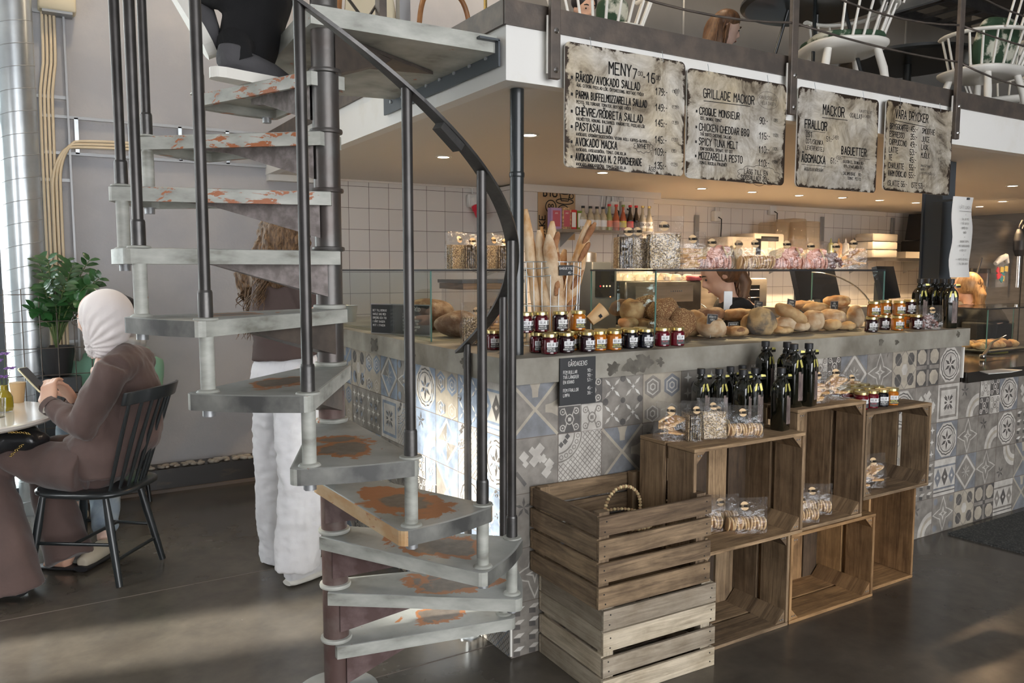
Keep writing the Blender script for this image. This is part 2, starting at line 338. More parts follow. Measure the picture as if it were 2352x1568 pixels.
mat('crisp', (.60, .45, .25), .85, col2=(.14, .09, .05), scale=210, lo=.45, hi=.55, bmp=.8, bscale=130); mat('crisp_dark', (.30, .22, .12), .85, col2=(.07, .045, .025), scale=70, lo=.4, hi=.6, bmp=.8, bscale=80)
mat('biscuit', (.72, .50, .26), .8, col2=(.60, .38, .17), scale=30); mat('biscuit_pink', (.76, .42, .32), .8, col2=(.62, .28, .20), scale=60); mat('biscuit_pale', (.80, .66, .38), .8, col2=(.72, .54, .28), scale=40); mat('biscuit_gold', (.56, .30, .11), .8, col2=(.70, .44, .19), scale=25, bmp=.3); mat('granola', (.10, .035, .025), .7, col2=(.22, .08, .06), scale=60, bmp=1, bscale=70)
mat('mug', (.80, .72, .60), .25, coat=.5); mat('cloth_pink', (.55, .13, .16), .9, bmp=.4, bscale=20); mat('plastic_red', (.60, .02, .05), .35); mat('plastic_white', (.72, .72, .70), .4); mat('box_white', (.36, .33, .28), .6)
mat('leaf', (.035, .13, .035), .3, col2=(.02, .075, .02), scale=8, coat=.4); mat('stem', (.10, .15, .05), .6); mat('purple', (.20, .09, .36), .8, col2=(.34, .22, .50), scale=60); mat('pebble', (.42, .39, .34), .6, col2=(.24, .21, .18), scale=9)
mat('marble', (.66, .62, .57), .12, col2=(.45, .40, .34), scale=2.2, lo=.5, hi=.7, coat=.3, detail=8); mat('cup_kraft', (.62, .42, .22), .7); mat('bottle_amber', (.28, .22, .01), .06, coat=1); mat('phone', (.03, .035, .04), .12, coat=.6); mat('phone_edge', (.75, .68, .45), .3, .7)
mat('counter_black', (.018, .015, .012), .12, col2=(.03, .026, .02), scale=8, coat=.4); mat('mat_floor', (.045, .047, .045), .95, col2=(.11, .11, .10), scale=120, lo=.5, hi=.6, bmp=.9, bscale=150)
mat('cream_panel', (.72, .64, .46), .6); mat('poster_purple', (.45, .30, .52), .6); mat('poster_mix', (.75, .50, .25), .6, col2=(.25, .15, .10), scale=50); mat('juice_red', (.55, .03, .03), .5); mat('juice_green', (.16, .24, .03), .5)
mat('crates_plastic', (.55, .50, .42), .6); mat('bag_blue', (.05, .28, .33), .5); mat('bag_red', (.7, .05, .08), .5); mat('bag_yellow', (.75, .55, .12), .5)
mat('post_pink', (.80, .28, .36), .7); mat('straw', (.62, .44, .25), .8, col2=(.30, .17, .08), scale=50); mat('screen', (.010, .010, .011), .25); mat('red_cloth', (.5, .06, .05), .9); mat('soot', (.012, .012, .012), .7)
emit('lamp_glow', (1, .86, .66), 14); emit('led_orange', (1, .3, .1), 2)
clear('pane', (.985, .992, .99), .10, .01); clear('pane_green', (.93, .975, .965), .14, .01); clear('cello', (.98, .98, .98), .22, .13, .6, 22, .02, (.9, .9, .9), edge=.42); clear('cup_clear', (.92, .92, .92), .25, .05); clear('tub_clear', (.86, .80, .72), .25, .1, solid=.16, solidcol=(.8, .7, .55))
clear('pane_smoke', (.80, .84, .82), .14, .02)
mat('glass_edge', (.10, .22, .19), .1, coat=1)
# treads: grey paint worn to brown primer with orange rim (paint loss has its own shape)
def tread_mat(name, worn, seed, orange=.5):
    m, t, b = new_mat(name); b.inputs['Roughness'].default_value = .5; b.inputs['Metallic'].default_value = .15
    v = coords(t, 'Object'); sep = nd(t, 'ShaderNodeSeparateXYZ'); t.links.new(v, sep.inputs[0])
    def mth(op, a, b_): n = nd(t, 'ShaderNodeMath', operation=op); [t.links.new(x, n.inputs[i]) if hasattr(x, 'node') else setattr(n.inputs[i], 'default_value', x) for i, x in enumerate((a, b_))]; return n.outputs[0]
    dx = mth('MULTIPLY', mth('SUBTRACT', sep.outputs[0], .40), 1.0); dy = mth('MULTIPLY', sep.outputs[1], 1.7)
    r2 = mth('SQRT', mth('ADD', mth('MULTIPLY', dx, dx), mth('MULTIPLY', dy, dy)), 0)
    mp = nd(t, 'ShaderNodeMapping'); mp.inputs['Location'].default_value = (seed*1.7, seed*.9, 0); t.links.new(v, mp.inputs[0])
    n1 = tnoise(t, mp.outputs[0], 9, 7, .62, .6); n2 = tnoise(t, mp.outputs[0], 26, 6, .6); n3 = tnoise(t, mp.outputs[0], 5, 4)
    f = mth('ADD', mth('MULTIPLY', mth('SUBTRACT', worn, r2), 2.6), mth('SUBTRACT', n1, .5))
    base = ramp(t, n3, [(.28, (.20, .20, .175)), (.42, (.32, .33, .31)), (.7, (.45, .46, .44))])
    brown = ramp(t, n2, [(.3, (.145, .115, .09)), (.7, (.22, .18, .145))])
    rim = ramp(t, f, [(.0, (0, 0, 0)), (.03, (1, 1, 1))]); core = ramp(t, f, [(.05+orange*.13, (0, 0, 0)), (.08+orange*.16, (1, 1, 1))])
    m1 = nd(t, 'ShaderNodeMix', data_type='RGBA'); t.links.new(rim.outputs[0], m1.inputs[0]); t.links.new(base.outputs[0], m1.inputs[6]); m1.inputs[7].default_value = (.40, .16, .055, 1)
    m2 = nd(t, 'ShaderNodeMix', data_type='RGBA'); t.links.new(core.outputs[0], m2.inputs[0]); t.links.new(m1.outputs[2], m2.inputs[6]); t.links.new(brown.outputs[0], m2.inputs[7])
    chip = ramp(t, tnoise(t, mp.outputs[0], 17, 8, .7), [(.66, (0, 0, 0)), (.68, (1, 1, 1))])
    m3 = nd(t, 'ShaderNodeMix', data_type='RGBA'); t.links.new(chip.outputs[0], m3.inputs[0]); t.links.new(m2.outputs[2], m3.inputs[6]); m3.inputs[7].default_value = (.30, .10, .04, 1)
    t.links.new(m3.outputs[2], b.inputs['Base Color']); bump(t, b, n2, .1); return m
for i in range(6): tread_mat('tread_%d' % i, [.15, .17, .20, .13, .12, .18][i], i*3.1+1, [.35, .5, 1.6, .3, .25, .6][i])
def edge_mat(name, seed, amount, warm=0):
    m, t, b = new_mat(name); b.inputs['Roughness'].default_value = .5
    v = coords(t, 'Object', (1, 1, 2.5)); mp = nd(t, 'ShaderNodeMapping'); mp.inputs['Location'].default_value = (seed, seed*.7, 0); t.links.new(v, mp.inputs[0])
    n = tnoise(t, mp.outputs[0], 8, 8, .65, .5); n3 = tnoise(t, mp.outputs[0], 7, 4)
    base = ramp(t, n3, [(.26, (.14, .135, .11)), (.42, (.32, .325, .29)), (.7, (.50, .505, .46))]) if not warm else ramp(t, n3, [(.35, (.46, .27, .12)), (.7, (.60, .46, .29))])
    c = ramp(t, n, [(amount, (0, 0, 0)), (amount+.015, (1, 1, 1))]); m1 = nd(t, 'ShaderNodeMix', data_type='RGBA')
    t.links.new(c.outputs[0], m1.inputs[0]); t.links.new(base.outputs[0], m1.inputs[6]); m1.inputs[7].default_value = (.36, .12, .045, 1)
    t.links.new(m1.outputs[2], b.inputs['Base Color']); bump(t, b, n, .1); return m
mat('edge_dark', (.055, .055, .053), .5, col2=(.26, .26, .235), scale=5, lo=.45, hi=.75, detail=8, bmp=.1); edge_mat('edge_a', 2, .66); edge_mat('edge_b', 9, .56); edge_mat('edge_c', 4, .60, 1)  # edge_c: warm sunlight painted into the side colour of a single tread
mat('bracket_old', (.17, .145, .135), .7, .3, col2=(.32, .28, .27), scale=26, lo=.4, hi=.68, bmp=.2); mat('bracket_brown', (.10, .06, .055), .65, .15, col2=(.19, .13, .125), scale=14, bmp=.1)
# floor: polished dark concrete with cloudy lighter trowel marks
def floor_mat():
    m, t, b = new_mat('floor_concrete'); v = coords(t, 'Object')
    n1 = tnoise(t, v, 1.3, 6, .6, .2); n2 = tnoise(t, v, 6, 6, .62, .15); n3 = tnoise(t, v, 90, 2, .5)
    r1 = ramp(t, n1, [(.3, (.066, .057, .048)), (.7, (.120, .107, .090))]); r2 = ramp(t, n2, [(.3, (.80, .80, .80)), (.75, (1.22, 1.2, 1.15))])
    mx = nd(t, 'ShaderNodeMix', data_type='RGBA', blend_type='MULTIPLY'); mx.inputs[0].default_value = 1; t.links.new(r1.outputs[0], mx.inputs[6]); t.links.new(r2.outputs[0], mx.inputs[7])
    sp = ramp(t, n3, [(.80, (0, 0, 0)), (.83, (1, 1, 1))]); m2 = nd(t, 'ShaderNodeMix', data_type='RGBA'); t.links.new(sp.outputs[0], m2.inputs[0]); t.links.new(mx.outputs[2], m2.inputs[6]); m2.inputs[7].default_value = (.35, .33, .30, 1)
    t.links.new(m2.outputs[2], b.inputs['Base Color'])
    rr = ramp(t, n1, [(.3, (.16, .16, .16)), (.75, (.32, .32, .32))]); t.links.new(rr.outputs[0], b.inputs['Roughness'])
    bump(t, b, n2, .02); return m
floor_mat()
def white_tile_mat():
    m, t, b = new_mat('white_tiles'); v = coords(t, 'Object', rot=(math.pi/2, 0, 0))
    br = nd(t, 'ShaderNodeTexBrick', offset=0.0, squash=1.0); br.inputs['Scale'].default_value = 1/.159
    br.inputs['Brick Width'].default_value = 1; br.inputs['Row Height'].default_value = 1; br.inputs['Mortar Size'].default_value = .011; br.inputs['Mortar Smooth'].default_value = .1
    br.inputs['Color1'].default_value = (.66, .63, .60, 1); br.inputs['Color2'].default_value = (.70, .67, .64, 1); br.inputs['Mortar'].default_value = (.10, .085, .075, 1)
    t.links.new(v, br.inputs['Vector']); t.links.new(br.outputs['Color'], b.inputs['Base Color'])
    r = ramp(t, br.outputs['Fac'], [(0, (.12, .12, .12)), (1, (.8, .8, .8))]); t.links.new(r.outputs[0], b.inputs['Roughness'])
    n = tnoise(t, coords(t, 'Object'), 5, 2); bump(t, b, n, .1, .02); return m
white_tile_mat()
def board_mat(name, seed):
    m, t, b = new_mat(name); b.inputs['Roughness'].default_value = .42; b.inputs['Metallic'].default_value = .35
    v = coords(t, 'Object'); mp = nd(t, 'ShaderNodeMapping'); mp.inputs['Location'].default_value = (seed*3, 0, seed); t.links.new(v, mp.inputs[0])
    n1 = tnoise(t, mp.outputs[0], 6, 9, .72, .8); n2 = tnoise(t, mp.outputs[0], 2.6, 4); mps = nd(t, 'ShaderNodeMapping'); mps.inputs['Scale'].default_value = (14, 1, 2.5); t.links.new(mp.outputs[0], mps.inputs[0]); n3 = tnoise(t, mps.outputs[0], 1.2, 6, .6)
    base = ramp(t, n1, [(.34, (.10, .08, .06)), (.46, (.40, .36, .30)), (.66, (.72, .69, .63))]); tintr = ramp(t, n2, [(.4, (1, 1, 1)), (.7, (.92, .80, .58))])
    mx = nd(t, 'ShaderNodeMix', data_type='RGBA', blend_type='MULTIPLY'); mx.inputs[0].default_value = 1; t.links.new(base.outputs[0], mx.inputs[6]); t.links.new(tintr.outputs[0], mx.inputs[7])
    st = ramp(t, n3, [(.28, (.45, .40, .34)), (.42, (1, 1, 1))]); m2 = nd(t, 'ShaderNodeMix', data_type='RGBA', blend_type='MULTIPLY'); m2.inputs[0].default_value = .8; t.links.new(mx.outputs[2], m2.inputs[6]); t.links.new(st.outputs[0], m2.inputs[7])
    # dark rust creeping in from the rim, using UV distance to the edge
    uv = coords(t, 'UV'); s_ = nd(t, 'ShaderNodeSeparateXYZ'); t.links.new(uv, s_.inputs[0])
    def mth(op, a, b_): n = nd(t, 'ShaderNodeMath', operation=op); [t.links.new(x, n.inputs[i]) if hasattr(x, 'node') else setattr(n.inputs[i], 'default_value', x) for i, x in enumerate((a, b_))]; return n.outputs[0]
    e = mth('MAXIMUM', mth('ABSOLUTE', mth('SUBTRACT', s_.outputs[0], .5), 0), mth('ABSOLUTE', mth('SUBTRACT', s_.outputs[1], .5), 0))
    f = mth('ADD', mth('MULTIPLY', mth('SUBTRACT', e, .475), 9), mth('MULTIPLY', mth('SUBTRACT', n1, .5), -2.6)); er = ramp(t, f, [(.05, (0, 0, 0)), (.16, (1, 1, 1))])
    m3 = nd(t, 'ShaderNodeMix', data_type='RGBA'); t.links.new(er.outputs[0], m3.inputs[0]); t.links.new(m2.outputs[2], m3.inputs[6]); m3.inputs[7].default_value = (.035, .022, .014, 1)
    t.links.new(m3.outputs[2], b.inputs['Base Color']); bump(t, b, n1, .15); return m
for i in range(4): board_mat('board_%d' % i, i*2.3+.7)
for n_, a_, b_ in (('t_light', (.56, .53, .48), (.42, .39, .35)), ('t_mid', (.275, .25, .22), (.185, .168, .148)), ('t_dark', (.13, .118, .108), (.085, .08, .076)), ('t_blue', (.27, .33, .42), (.17, .205, .26)), ('t_bluegrey', (.225, .235, .255), (.165, .168, .175)), ('t_beige', (.44, .39, .31), (.34, .30, .245)), ('t_white', (.66, .64, .60), (.55, .53, .49))):
    mat(n_, a_, .5, col2=b_, scale=16, lo=.38, hi=.62, detail=8)
TM = ['t_light', 't_mid', 't_dark', 't_blue', 't_beige', 't_white', 'grout']; TMF = ['t_light', 't_mid', 't_dark', 't_bluegrey', 't_beige', 't_white', 'grout']  # left-face set is bluer: window light put into the tile colours
# ---------------------------------------------------------------- setting
WY = 5.73; MZB, MZT = 2.11, 2.34; CX1 = 1.485; CY1 = 2.45
struct(MB().box((3.5, 1.5, -.05), (14, 13, .1)).build('floor', 'floor_concrete'))
g = MB()
for y_, a_ in ((4.15, 0), (2.91, 0)): g.box((3, y_-.33, .0006), (9, .005, .0012), (0, 0, .0))
struct(g.build('trim_1', 'grout'))
# far wall, grey part (double height) and the glazed bay to its left
g = MB(); g.box((1.0, WY+.08, 2.6), (2.0, .16, 5.2)); g.box((2.7, WY+.08, 3.78), (1.4, .16, 2.86)); struct(g.build('wall_back', 'wall_grey')); struct(MB().box((6.85, WY+.08, 3.78), (6.9, .16, 2.86)).build('wall_upper', 'wall_upper'))
struct(MB().box((6.5, WY+.06, 1.17), (9.05, .12, 2.34)).build('wall_kitchen', 'white_tiles'))
struct(MB().box((1.72, WY-.02, 2.118), (.5, .1, .10)).build('trim_2', 'white_paint'))
struct(MB().box((3.0, WY-.01, 2.13), (2.5, .03, .06)).build('trim_3', 'ceiling_white'))
g = MB(); g.box((3.96, 5.53, 1.05), (1.44, .40, 2.1)); struct(g.build('wall_chase', 'white_tiles'))
g = MB(); g.box((3.98, 5.32, 2.085), (1.50, .05, .055)); g.box((6.6, WY-.02, 2.085), (3.8, .04, .05)); struct(g.build('trim_4', 'ceiling_white'))
g = MB(); g.box((10.2, .55, 2.6), (.15, 11.3, 5.4)); struct(g.build('wall_right', 'wall_dark_grey'))  # unseen stretch carried forward so daylight comes only from front left
g = MB(); g.box((7.5, -4.9, 2.6), (5.3, .2, 5.4)); g.box((1.6, -4.9, 4.55), (6.6, .2, 1.5)); g.box((1.6, -4.9, .15), (6.6, .2, .3)); struct(g.build('wall_front_added', 'wall_grey'))  # unseen front wall, added with its opening to dim the right side
# left facade: solid below and between, unseen, its stepped opening shaped to place the low sun's patches
g = MB(); LX = -1.75
for y0, y1, z0, z1 in ((-5, 3.10, 0, 5.2), (3.93, 6.2, 0, 5.2), (3.10, 3.93, 2.62, 5.2), (3.10, 3.93, 0, .75), (3.10, 3.50, .75, 1.62)): g.box((LX, (y0+y1)/2, (z0+z1)/2), (.2, y1-y0, z1-z0))
struct(g.build('wall_left', 'wall_grey'))
g = MB(); g.box((LX, 3.515, 1.685), (.01, .83, 1.87)); struct(g.build('window_1', 'pane'))
g = MB(); g.box((4.2, 0, 5.25), (12, 13, .1)); struct(g.build('ceiling', 'wall_dark_grey'))
# glazed bay in the far-left corner
g = MB()
for x_ in (-1.6, -.86, -.16): g.box((x_, WY+.05, 2.6), (.07, .12, 5.2))
for z_ in (.05, 2.4, 5.15): g.box((-.85, WY+.05, z_), (1.75, .1, .1))
g.box((-.045, WY-.02, 2.6), (.03, .05, 5.2)); struct(g.build('trim_5', 'anthracite'))
struct(MB().box((-.85, WY+.07, 2.6), (1.6, .012, 5.1)).build('window_2', 'pane_green'))
# skirting plinth with pebbles
struct(MB().box((.85, WY-.09, .075), (1.7, .19, .15)).build('baseboard_back', 'plinth_dark'))
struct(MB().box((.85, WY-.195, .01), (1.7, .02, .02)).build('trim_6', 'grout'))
peb = [MB().ell((0, 0, 0), (.030, .018, .012), nz=.25, ns=20, nu=10, nv=6).build('pebble', 'pebble') for _ in range(3)]
pl = 'small pale pebble in the row on top of the dark plinth under the grey wall'
x = .42; k = 0
while x < 1.66:
    for j in range(2):
        s_ = peb[k % 3]; o = s_ if k < 3 else s_.copy()
        if k >= 3: COL.objects.link(o)
        o.location = (x+random.uniform(-.01, .01), WY-.16+j*.05+random.uniform(-.01, .01), .15+.011); o.rotation_euler = (0, 0, random.uniform(0, 3)); o.scale = (random.uniform(.7, 1.15),)*3; tag(o, pl, 'pebble', 'pebbles on the plinth'); k += 1
    x += random.uniform(.045, .062)
# mezzanine slab: white fascia, dark steel cap, ceiling below
MX1 = 1.465
g = MB(); g.box(((MX1+10.1)/2, (CY1+WY)/2, (MZB+.21+.002)), (10.1-MX1, WY-CY1-.002, .02)); struct(g.build('trim_7', 'ceiling_white'))
g = MB(); g.box(((MX1+10.1)/2, CY1+.03, (MZB+MZT-.04)/2), (10.1-MX1, .06, MZT-.04-MZB)); g.box((MX1+.03, (CY1+.06+WY)/2, (MZB+MZT-.04)/2), (.06, WY-CY1-.06, MZT-.04-MZB)); struct(g.build('trim_8', 'white_paint'))
g = MB(); g.box(((MX1+10.1)/2, (CY1+WY)/2+.03, MZB+.012), (10.1-MX1-.12, WY-CY1-.06, .02)); struct(g.build('trim_9', 'ceiling_white'))
g = MB(); g.box(((MX1+10.1)/2, (CY1+WY)/2, MZT-.012), (10.1-MX1, WY-CY1-.01, .02)); struct(g.build('trim_10', 'wall_dark_grey'))
g = MB(); g.box(((MX1+10.1)/2-.004, CY1-.004, MZT-.0), (10.1-MX1+.01, .012, .085)); g.box((MX1-.006, (CY1+WY)/2, MZT), (.012, WY-CY1, .085)); struct(g.build('trim_11', 'steel_brown'))
# wall panel seams upstairs
g = MB()
for x_ in (3.385, 5.35, 8.79): g.box((x_, WY-.004, 3.8), (.02, .012, 2.9))
struct(g.build('trim_12', 'zinc'))
# angle iron tying the landing to the mezzanine
b = MB(); b.box((MX1-.012, 3.0, 2.205), (.008, 1.05, .09)); b.box((MX1-.05, 3.0, 2.25), (.08, 1.05, .008)); at = tag(b.build('angle_bracket', 'anthracite'), 'dark steel angle bolted under the stair landing along the white mezzanine edge', 'bracket')
for q in range(8):
    y_ = 2.56+q*.125; MB().lathe([(.008, 0), (.008, .006)], (MX1-.0165, y_, 2.205), 6, axis=(-1, 0, 0)).build('bolt', 'zinc', at); MB().lathe([(.008, 0), (.008, .005)], (MX1-.055, y_+.03, 2.245), 6, axis=(0, 0, -1)).build('bolt', 'zinc', at)
# ---------------------------------------------------------------- counter with patchwork tiles
def star(n, r1, r2, a0=0): return [((r1 if i % 2 == 0 else r2)*math.cos(a0+math.pi*i/n), (r1 if i % 2 == 0 else r2)*math.sin(a0+math.pi*i/n)) for i in range(2*n)]
def ngon(n, r, a0=0, c=(0, 0), sy=1): return [(c[0]+r*math.cos(a0+2*math.pi*i/n), c[1]+r*sy*math.sin(a0+2*math.pi*i/n)) for i in range(n)]
def pat(kind, A, b=0):
    """A(poly, colour) in the unit square; colours 0 light 1 mid 2 dark 3 blue 4 beige 5 white"""
    def fan(ps, c, ctr=None):
        cx_ = ctr or (sum(p[0] for p in ps)/len(ps), sum(p[1] for p in ps)/len(ps))
        for i in range(len(ps)): A([cx_, ps[i], ps[(i+1) % len(ps)]], c)
    def ringp(n, r0, r1, c, ctr=(0, 0), a0=0, a1=2*math.pi, wav=0):
        for i in range(n):
            t0, t1 = a0+(a1-a0)*i/n, a0+(a1-a0)*(i+1)/n; w0, w1 = 1+wav*(i % 2), 1+wav*((i+1) % 2)
            A([(ctr[0]+r0*w0*math.cos(t0), ctr[1]+r0*w0*math.sin(t0)), (ctr[0]+r1*w0*math.cos(t0), ctr[1]+r1*w0*math.sin(t0)), (ctr[0]+r1*w1*math.cos(t1), ctr[1]+r1*w1*math.sin(t1)), (ctr[0]+r0*w1*math.cos(t1), ctr[1]+r0*w1*math.sin(t1))], c)
    def sq(x, y, s, c, a=0, sy=1): A([(x+s*math.cos(a+q*math.pi/2), y+s*sy*math.sin(a+q*math.pi/2)) for q in range(4)], c)
    def bar(x0, y0, x1, y1, w_, c):
        d = math.hypot(x1-x0, y1-y0); nx, ny = -(y1-y0)/d*w_/2, (x1-x0)/d*w_/2; A([(x0+nx, y0+ny), (x0-nx, y0-ny), (x1-nx, y1-ny), (x1+nx, y1+ny)], c)
    B = 3 if b else 1; e = .49
    if kind == 0:
        A([(-e, e), (e, e), (0, 0)], 3); A([(-e, -e), (e, -e), (0, 0)], 3); A([(-e, -e), (-e, e), (0, 0)], 1); A([(e, -e), (e, e), (0, 0)], 1)
        bar(-e, -e, e, e, .055, 4); bar(-e, e, e, -e, .055, 4); fan([(-.12, e), (.12, e), (.07, .36), (.06, .22), (-.06, .22), (-.07, .36)], 4); fan([(e, -.16), (e, .16), (.36, .09), (.22, .07), (.22, -.07), (.36, -.09)], 4)
    elif kind == 1:
        A([(-e, -e), (e, -e), (e, e), (-e, e)], 1 if not b else 3); fan(ngon(8, .49, math.pi/8), 0); ringp(28, .37, .40, 2, wav=.05); ringp(24, .31, .33, 2)
        for q in range(6):
            a = q*math.pi/3+.5; fan([(.03*math.cos(a), .03*math.sin(a)), (.13*math.cos(a+.35), .13*math.sin(a+.35)), (.27*math.cos(a), .27*math.sin(a)), (.13*math.cos(a-.35), .13*math.sin(a-.35))], 2)
    elif kind == 2:
        for cx_, cy_, c in ((-.25, -.25, 2), (.25, .25, 2), (-.25, .25, 0), (.25, -.25, 0)):
            A([(cx_-.245, cy_-.245), (cx_+.245, cy_-.245), (cx_+.245, cy_+.245), (cx_-.245, cy_+.245)], c); k_ = 0 if c == 2 else 1
            for sx in (-1, 1):
                for sy in (-1, 1): ringp(10, .045, .065, k_, (cx_+sx*.15, cy_+sy*.15)); ringp(6, 0, .02, k_, (cx_+sx*.15, cy_+sy*.15)); bar(cx_+sx*.05, cy_+sy*.05, cx_+sx*.12, cy_+sy*.22, .02, k_)
            ringp(8, .085, .105, k_, (cx_, cy_)); sq(cx_, cy_, .05, k_, math.pi/4)
    elif kind == 3:
        for cx_ in (-.25, .25):
            for cy_ in (-.25, .25):
                fan([(cx_+x, cy_+y) for x, y in star(4, .055, .018)], 5)
                for q in range(4):
                    a = math.pi/4+q*math.pi/2; p = (cx_+.15*math.cos(a), cy_+.15*math.sin(a)); dx, dy = math.cos(a), math.sin(a)
                    A([(p[0]-dx*.09, p[1]-dy*.09), (p[0]-dy*.028, p[1]+dx*.028), (p[0]+dx*.10, p[1]+dy*.10), (p[0]+dy*.028, p[1]-dx*.028)], 5 if q % 2 else 0)
        ringp(8, 0, .06, 2, (0, 0)); [ringp(8, 0, .07, 2, c) for c in ((0, .42), (.42, 0), (0, -.42), (-.42, 0))]
    elif kind == 4:
        A([(-e, -e), (e, -e), (e, e), (-e, e)], 4)
        for cx_, cy_, c in ((-.25, .2, 1), (.25, .2, 3), (-.25, -.33, 1), (.25, -.33, 4)):
            fan(ngon(6, .235, math.pi/6, (cx_, cy_), 1.0 if cy_ > 0 else .68), c); ringp(6, .14, .17, 0, (cx_, cy_), math.pi/6, math.pi/6+2*math.pi) ; ringp(6, .05, .08, 0, (cx_, cy_), math.pi/6, math.pi/6+2*math.pi)
    elif kind == 5:
        for i in range(3):
            for j in range(3):
                c_ = ((i-1)*.32, (j-1)*.32); fan([(c_[0]+x, c_[1]+y) for x, y in star(4, .11, .035)], 0 if (i+j) % 2 else 5); fan(ngon(8, .08, 0, (c_[0]+.16, c_[1]+.16)) if i < 2 and j < 2 else ngon(8, .04, 0, c_), 2 if i < 2 and j < 2 else 5)
    elif kind == 6:
        rs = random.Random(3)
        for q in range(11): x_, y_ = rs.uniform(-.38, .38), rs.uniform(-.38, .38); s_ = rs.choice((.05, .07, .11)); sq(x_, y_, s_, rs.choice((0, 0, 3 if b else 0)), 0); 
        bar(-.1, .3, .15, .05, .11, 0); bar(-.4, -.1, -.2, -.35, .07, 2)
    elif kind == 7:
        A([(-e, -e), (e, -e), (e, e), (-e, e)], 0)
        for q in range(-8, 9):
            t = q*.11; x0, x1 = max(-e, t-e), min(e, t+e); bar(x0, x0-t, x1, x1-t, .016, 1); bar(x0, t-x0, x1, t-x1, .016, 1)
        fan([(-e, e)]+[(-e+.55*math.cos(a), e-.55*math.sin(a)) for a in [k_*math.pi/20 for k_ in range(11)]], 0, (-e, e)); ringp(10, .50, .53, 1, (-e, e), -math.pi/2, 0); ringp(10, .34, .37, 1, (-e, e), -math.pi/2, 0)
        for q in range(6): a = -(q+.5)*math.pi/12; ringp(8, .03, .048, 1, (-e+.435*math.cos(a), e+.435*math.sin(a)))
        for q in range(3): a = -(q+.5)*math.pi/6; sq(-e+.2*math.cos(a), e+.2*math.sin(a), .06, 2)
    elif kind == 8:
        for sx in (-1, 1):
            for sy in (-1, 1): A([(sx*e, sy*e), (sx*.06, sy*e), (sx*e, sy*.06)], B)
        fan([(0, .48), (.48, 0), (0, -.48), (-.48, 0)], 1)
        for q in range(4):
            a, a2 = q*math.pi/2, (q+1)*math.pi/2; A([(.49*math.cos(a), .49*math.sin(a)), (.49*math.cos(a2), .49*math.sin(a2)), (.40*math.cos(a2), .40*math.sin(a2)), (.40*math.cos(a), .40*math.sin(a))], 0)
        for q in range(8): a = q*math.pi/4; bar(0, 0, .19*math.cos(a), .19*math.sin(a), .016, 0); sq(.13*math.cos(a), .13*math.sin(a), .022, 0)
    elif kind == 9:
        def cs(r): return [p for q in range(4) for p in ((r*math.cos(q*math.pi/2), r*math.sin(q*math.pi/2)), (r*.56*math.cos(q*math.pi/2+.42), r*.56*math.sin(q*math.pi/2+.42)), (r*.42*math.cos(q*math.pi/2+.785), r*.42*math.sin(q*math.pi/2+.785)), (r*.56*math.cos(q*math.pi/2+1.15), r*.56*math.sin(q*math.pi/2+1.15)))]
        fan(cs(.49), 0); fan(cs(.42), 1); fan(star(4, .2, .07), 0); fan(star(4, .10, .035), 1)
        for sx in (-1, 1):
            for sy in (-1, 1): fan(ngon(6, .10, 0, (sx*.36, sy*.36)), B)
    elif kind == 10:
        A([(-e, -e), (e, -e), (e, e), (-e, e)], 4)
        for sx in (-1, 1):
            for sy in (-1, 1): fan(ngon(8, .145, math.pi/8, (sx*.26, sy*.26), 1.15), 2)
        fan(ngon(6, .13, 0, (0, 0), 1.2), 0); bar(-e, 0, 0, e, .02, 1); bar(0, e, e, 0, .02, 1); bar(e, 0, 0, -e, .02, 1); bar(0, -e, -e, 0, .02, 1)
    elif kind == 11:
        A([(-e, -e), (e, -e), (e, e), (-e, e)], 0); A([(-.41, -.41), (.41, -.41), (.41, .41), (-.41, .41)], 3 if b else 1); A([(-.34, -.34), (.34, -.34), (.34, .34), (-.34, .34)], 0)
        for q in range(8):
            a = q*math.pi/4; L = .27 if q % 2 else .2; fan([(.05*math.cos(a), .05*math.sin(a)), (L*.6*math.cos(a+.3), L*.6*math.sin(a+.3)), (L*math.cos(a+.12), L*math.sin(a+.12)), (L*.8*math.cos(a), L*.8*math.sin(a)), (L*math.cos(a-.12), L*math.sin(a-.12)), (L*.6*math.cos(a-.3), L*.6*math.sin(a-.3))], 2)
    elif kind == 12:
        A([(-e, -e), (e, -e), (e, e), (-e, e)], 0); A([(-e, .27), (e, .27), (e, .32), (-e, .32)], B); A([(-e, -.32), (e, -.32), (e, -.27), (-e, -.27)], B); A([(-e, -.41), (e, -.41), (e, -.38), (-e, -.38)], 2)
        for q in range(3): x_ = (q-1)*.32; fan([(x_, .25), (x_+.15, 0), (x_, -.25), (x_-.15, 0)], 2 if q % 2 else B); sq(x_, 0, .05, 0)
    elif kind == 13:
        for i in range(3):
            for j in range(4):
                x_, y_ = -.33+i*.33, -.38+j*.25; A([(x_-.12, y_), (x_-.02, y_+.06), (x_+.12, y_+.05), (x_+.02, y_-.02)], 5 if (i+j) % 3 == 0 else 0); A([(x_-.12, y_-.01), (x_+.02, y_-.03), (x_+.02, y_-.12), (x_-.12, y_-.10)], 2)
    elif kind == 14:
        ringp(10, .50, .62, 0, (e, -e), math.pi/2+.02, math.pi-.02); ringp(10, .30, .42, 0, (e, -e), math.pi/2, math.pi); ringp(10, .42, .50, 4, (e, -e), math.pi/2, math.pi)
        for q in range(5): a = q*1.257+.3; c_ = (-.24, .25); fan([c_, (c_[0]+.1*math.cos(a+.3), c_[1]+.1*math.sin(a+.3)), (c_[0]+.19*math.cos(a), c_[1]+.19*math.sin(a)), (c_[0]+.1*math.cos(a-.3), c_[1]+.1*math.sin(a-.3))], 2)
    elif kind == 15:
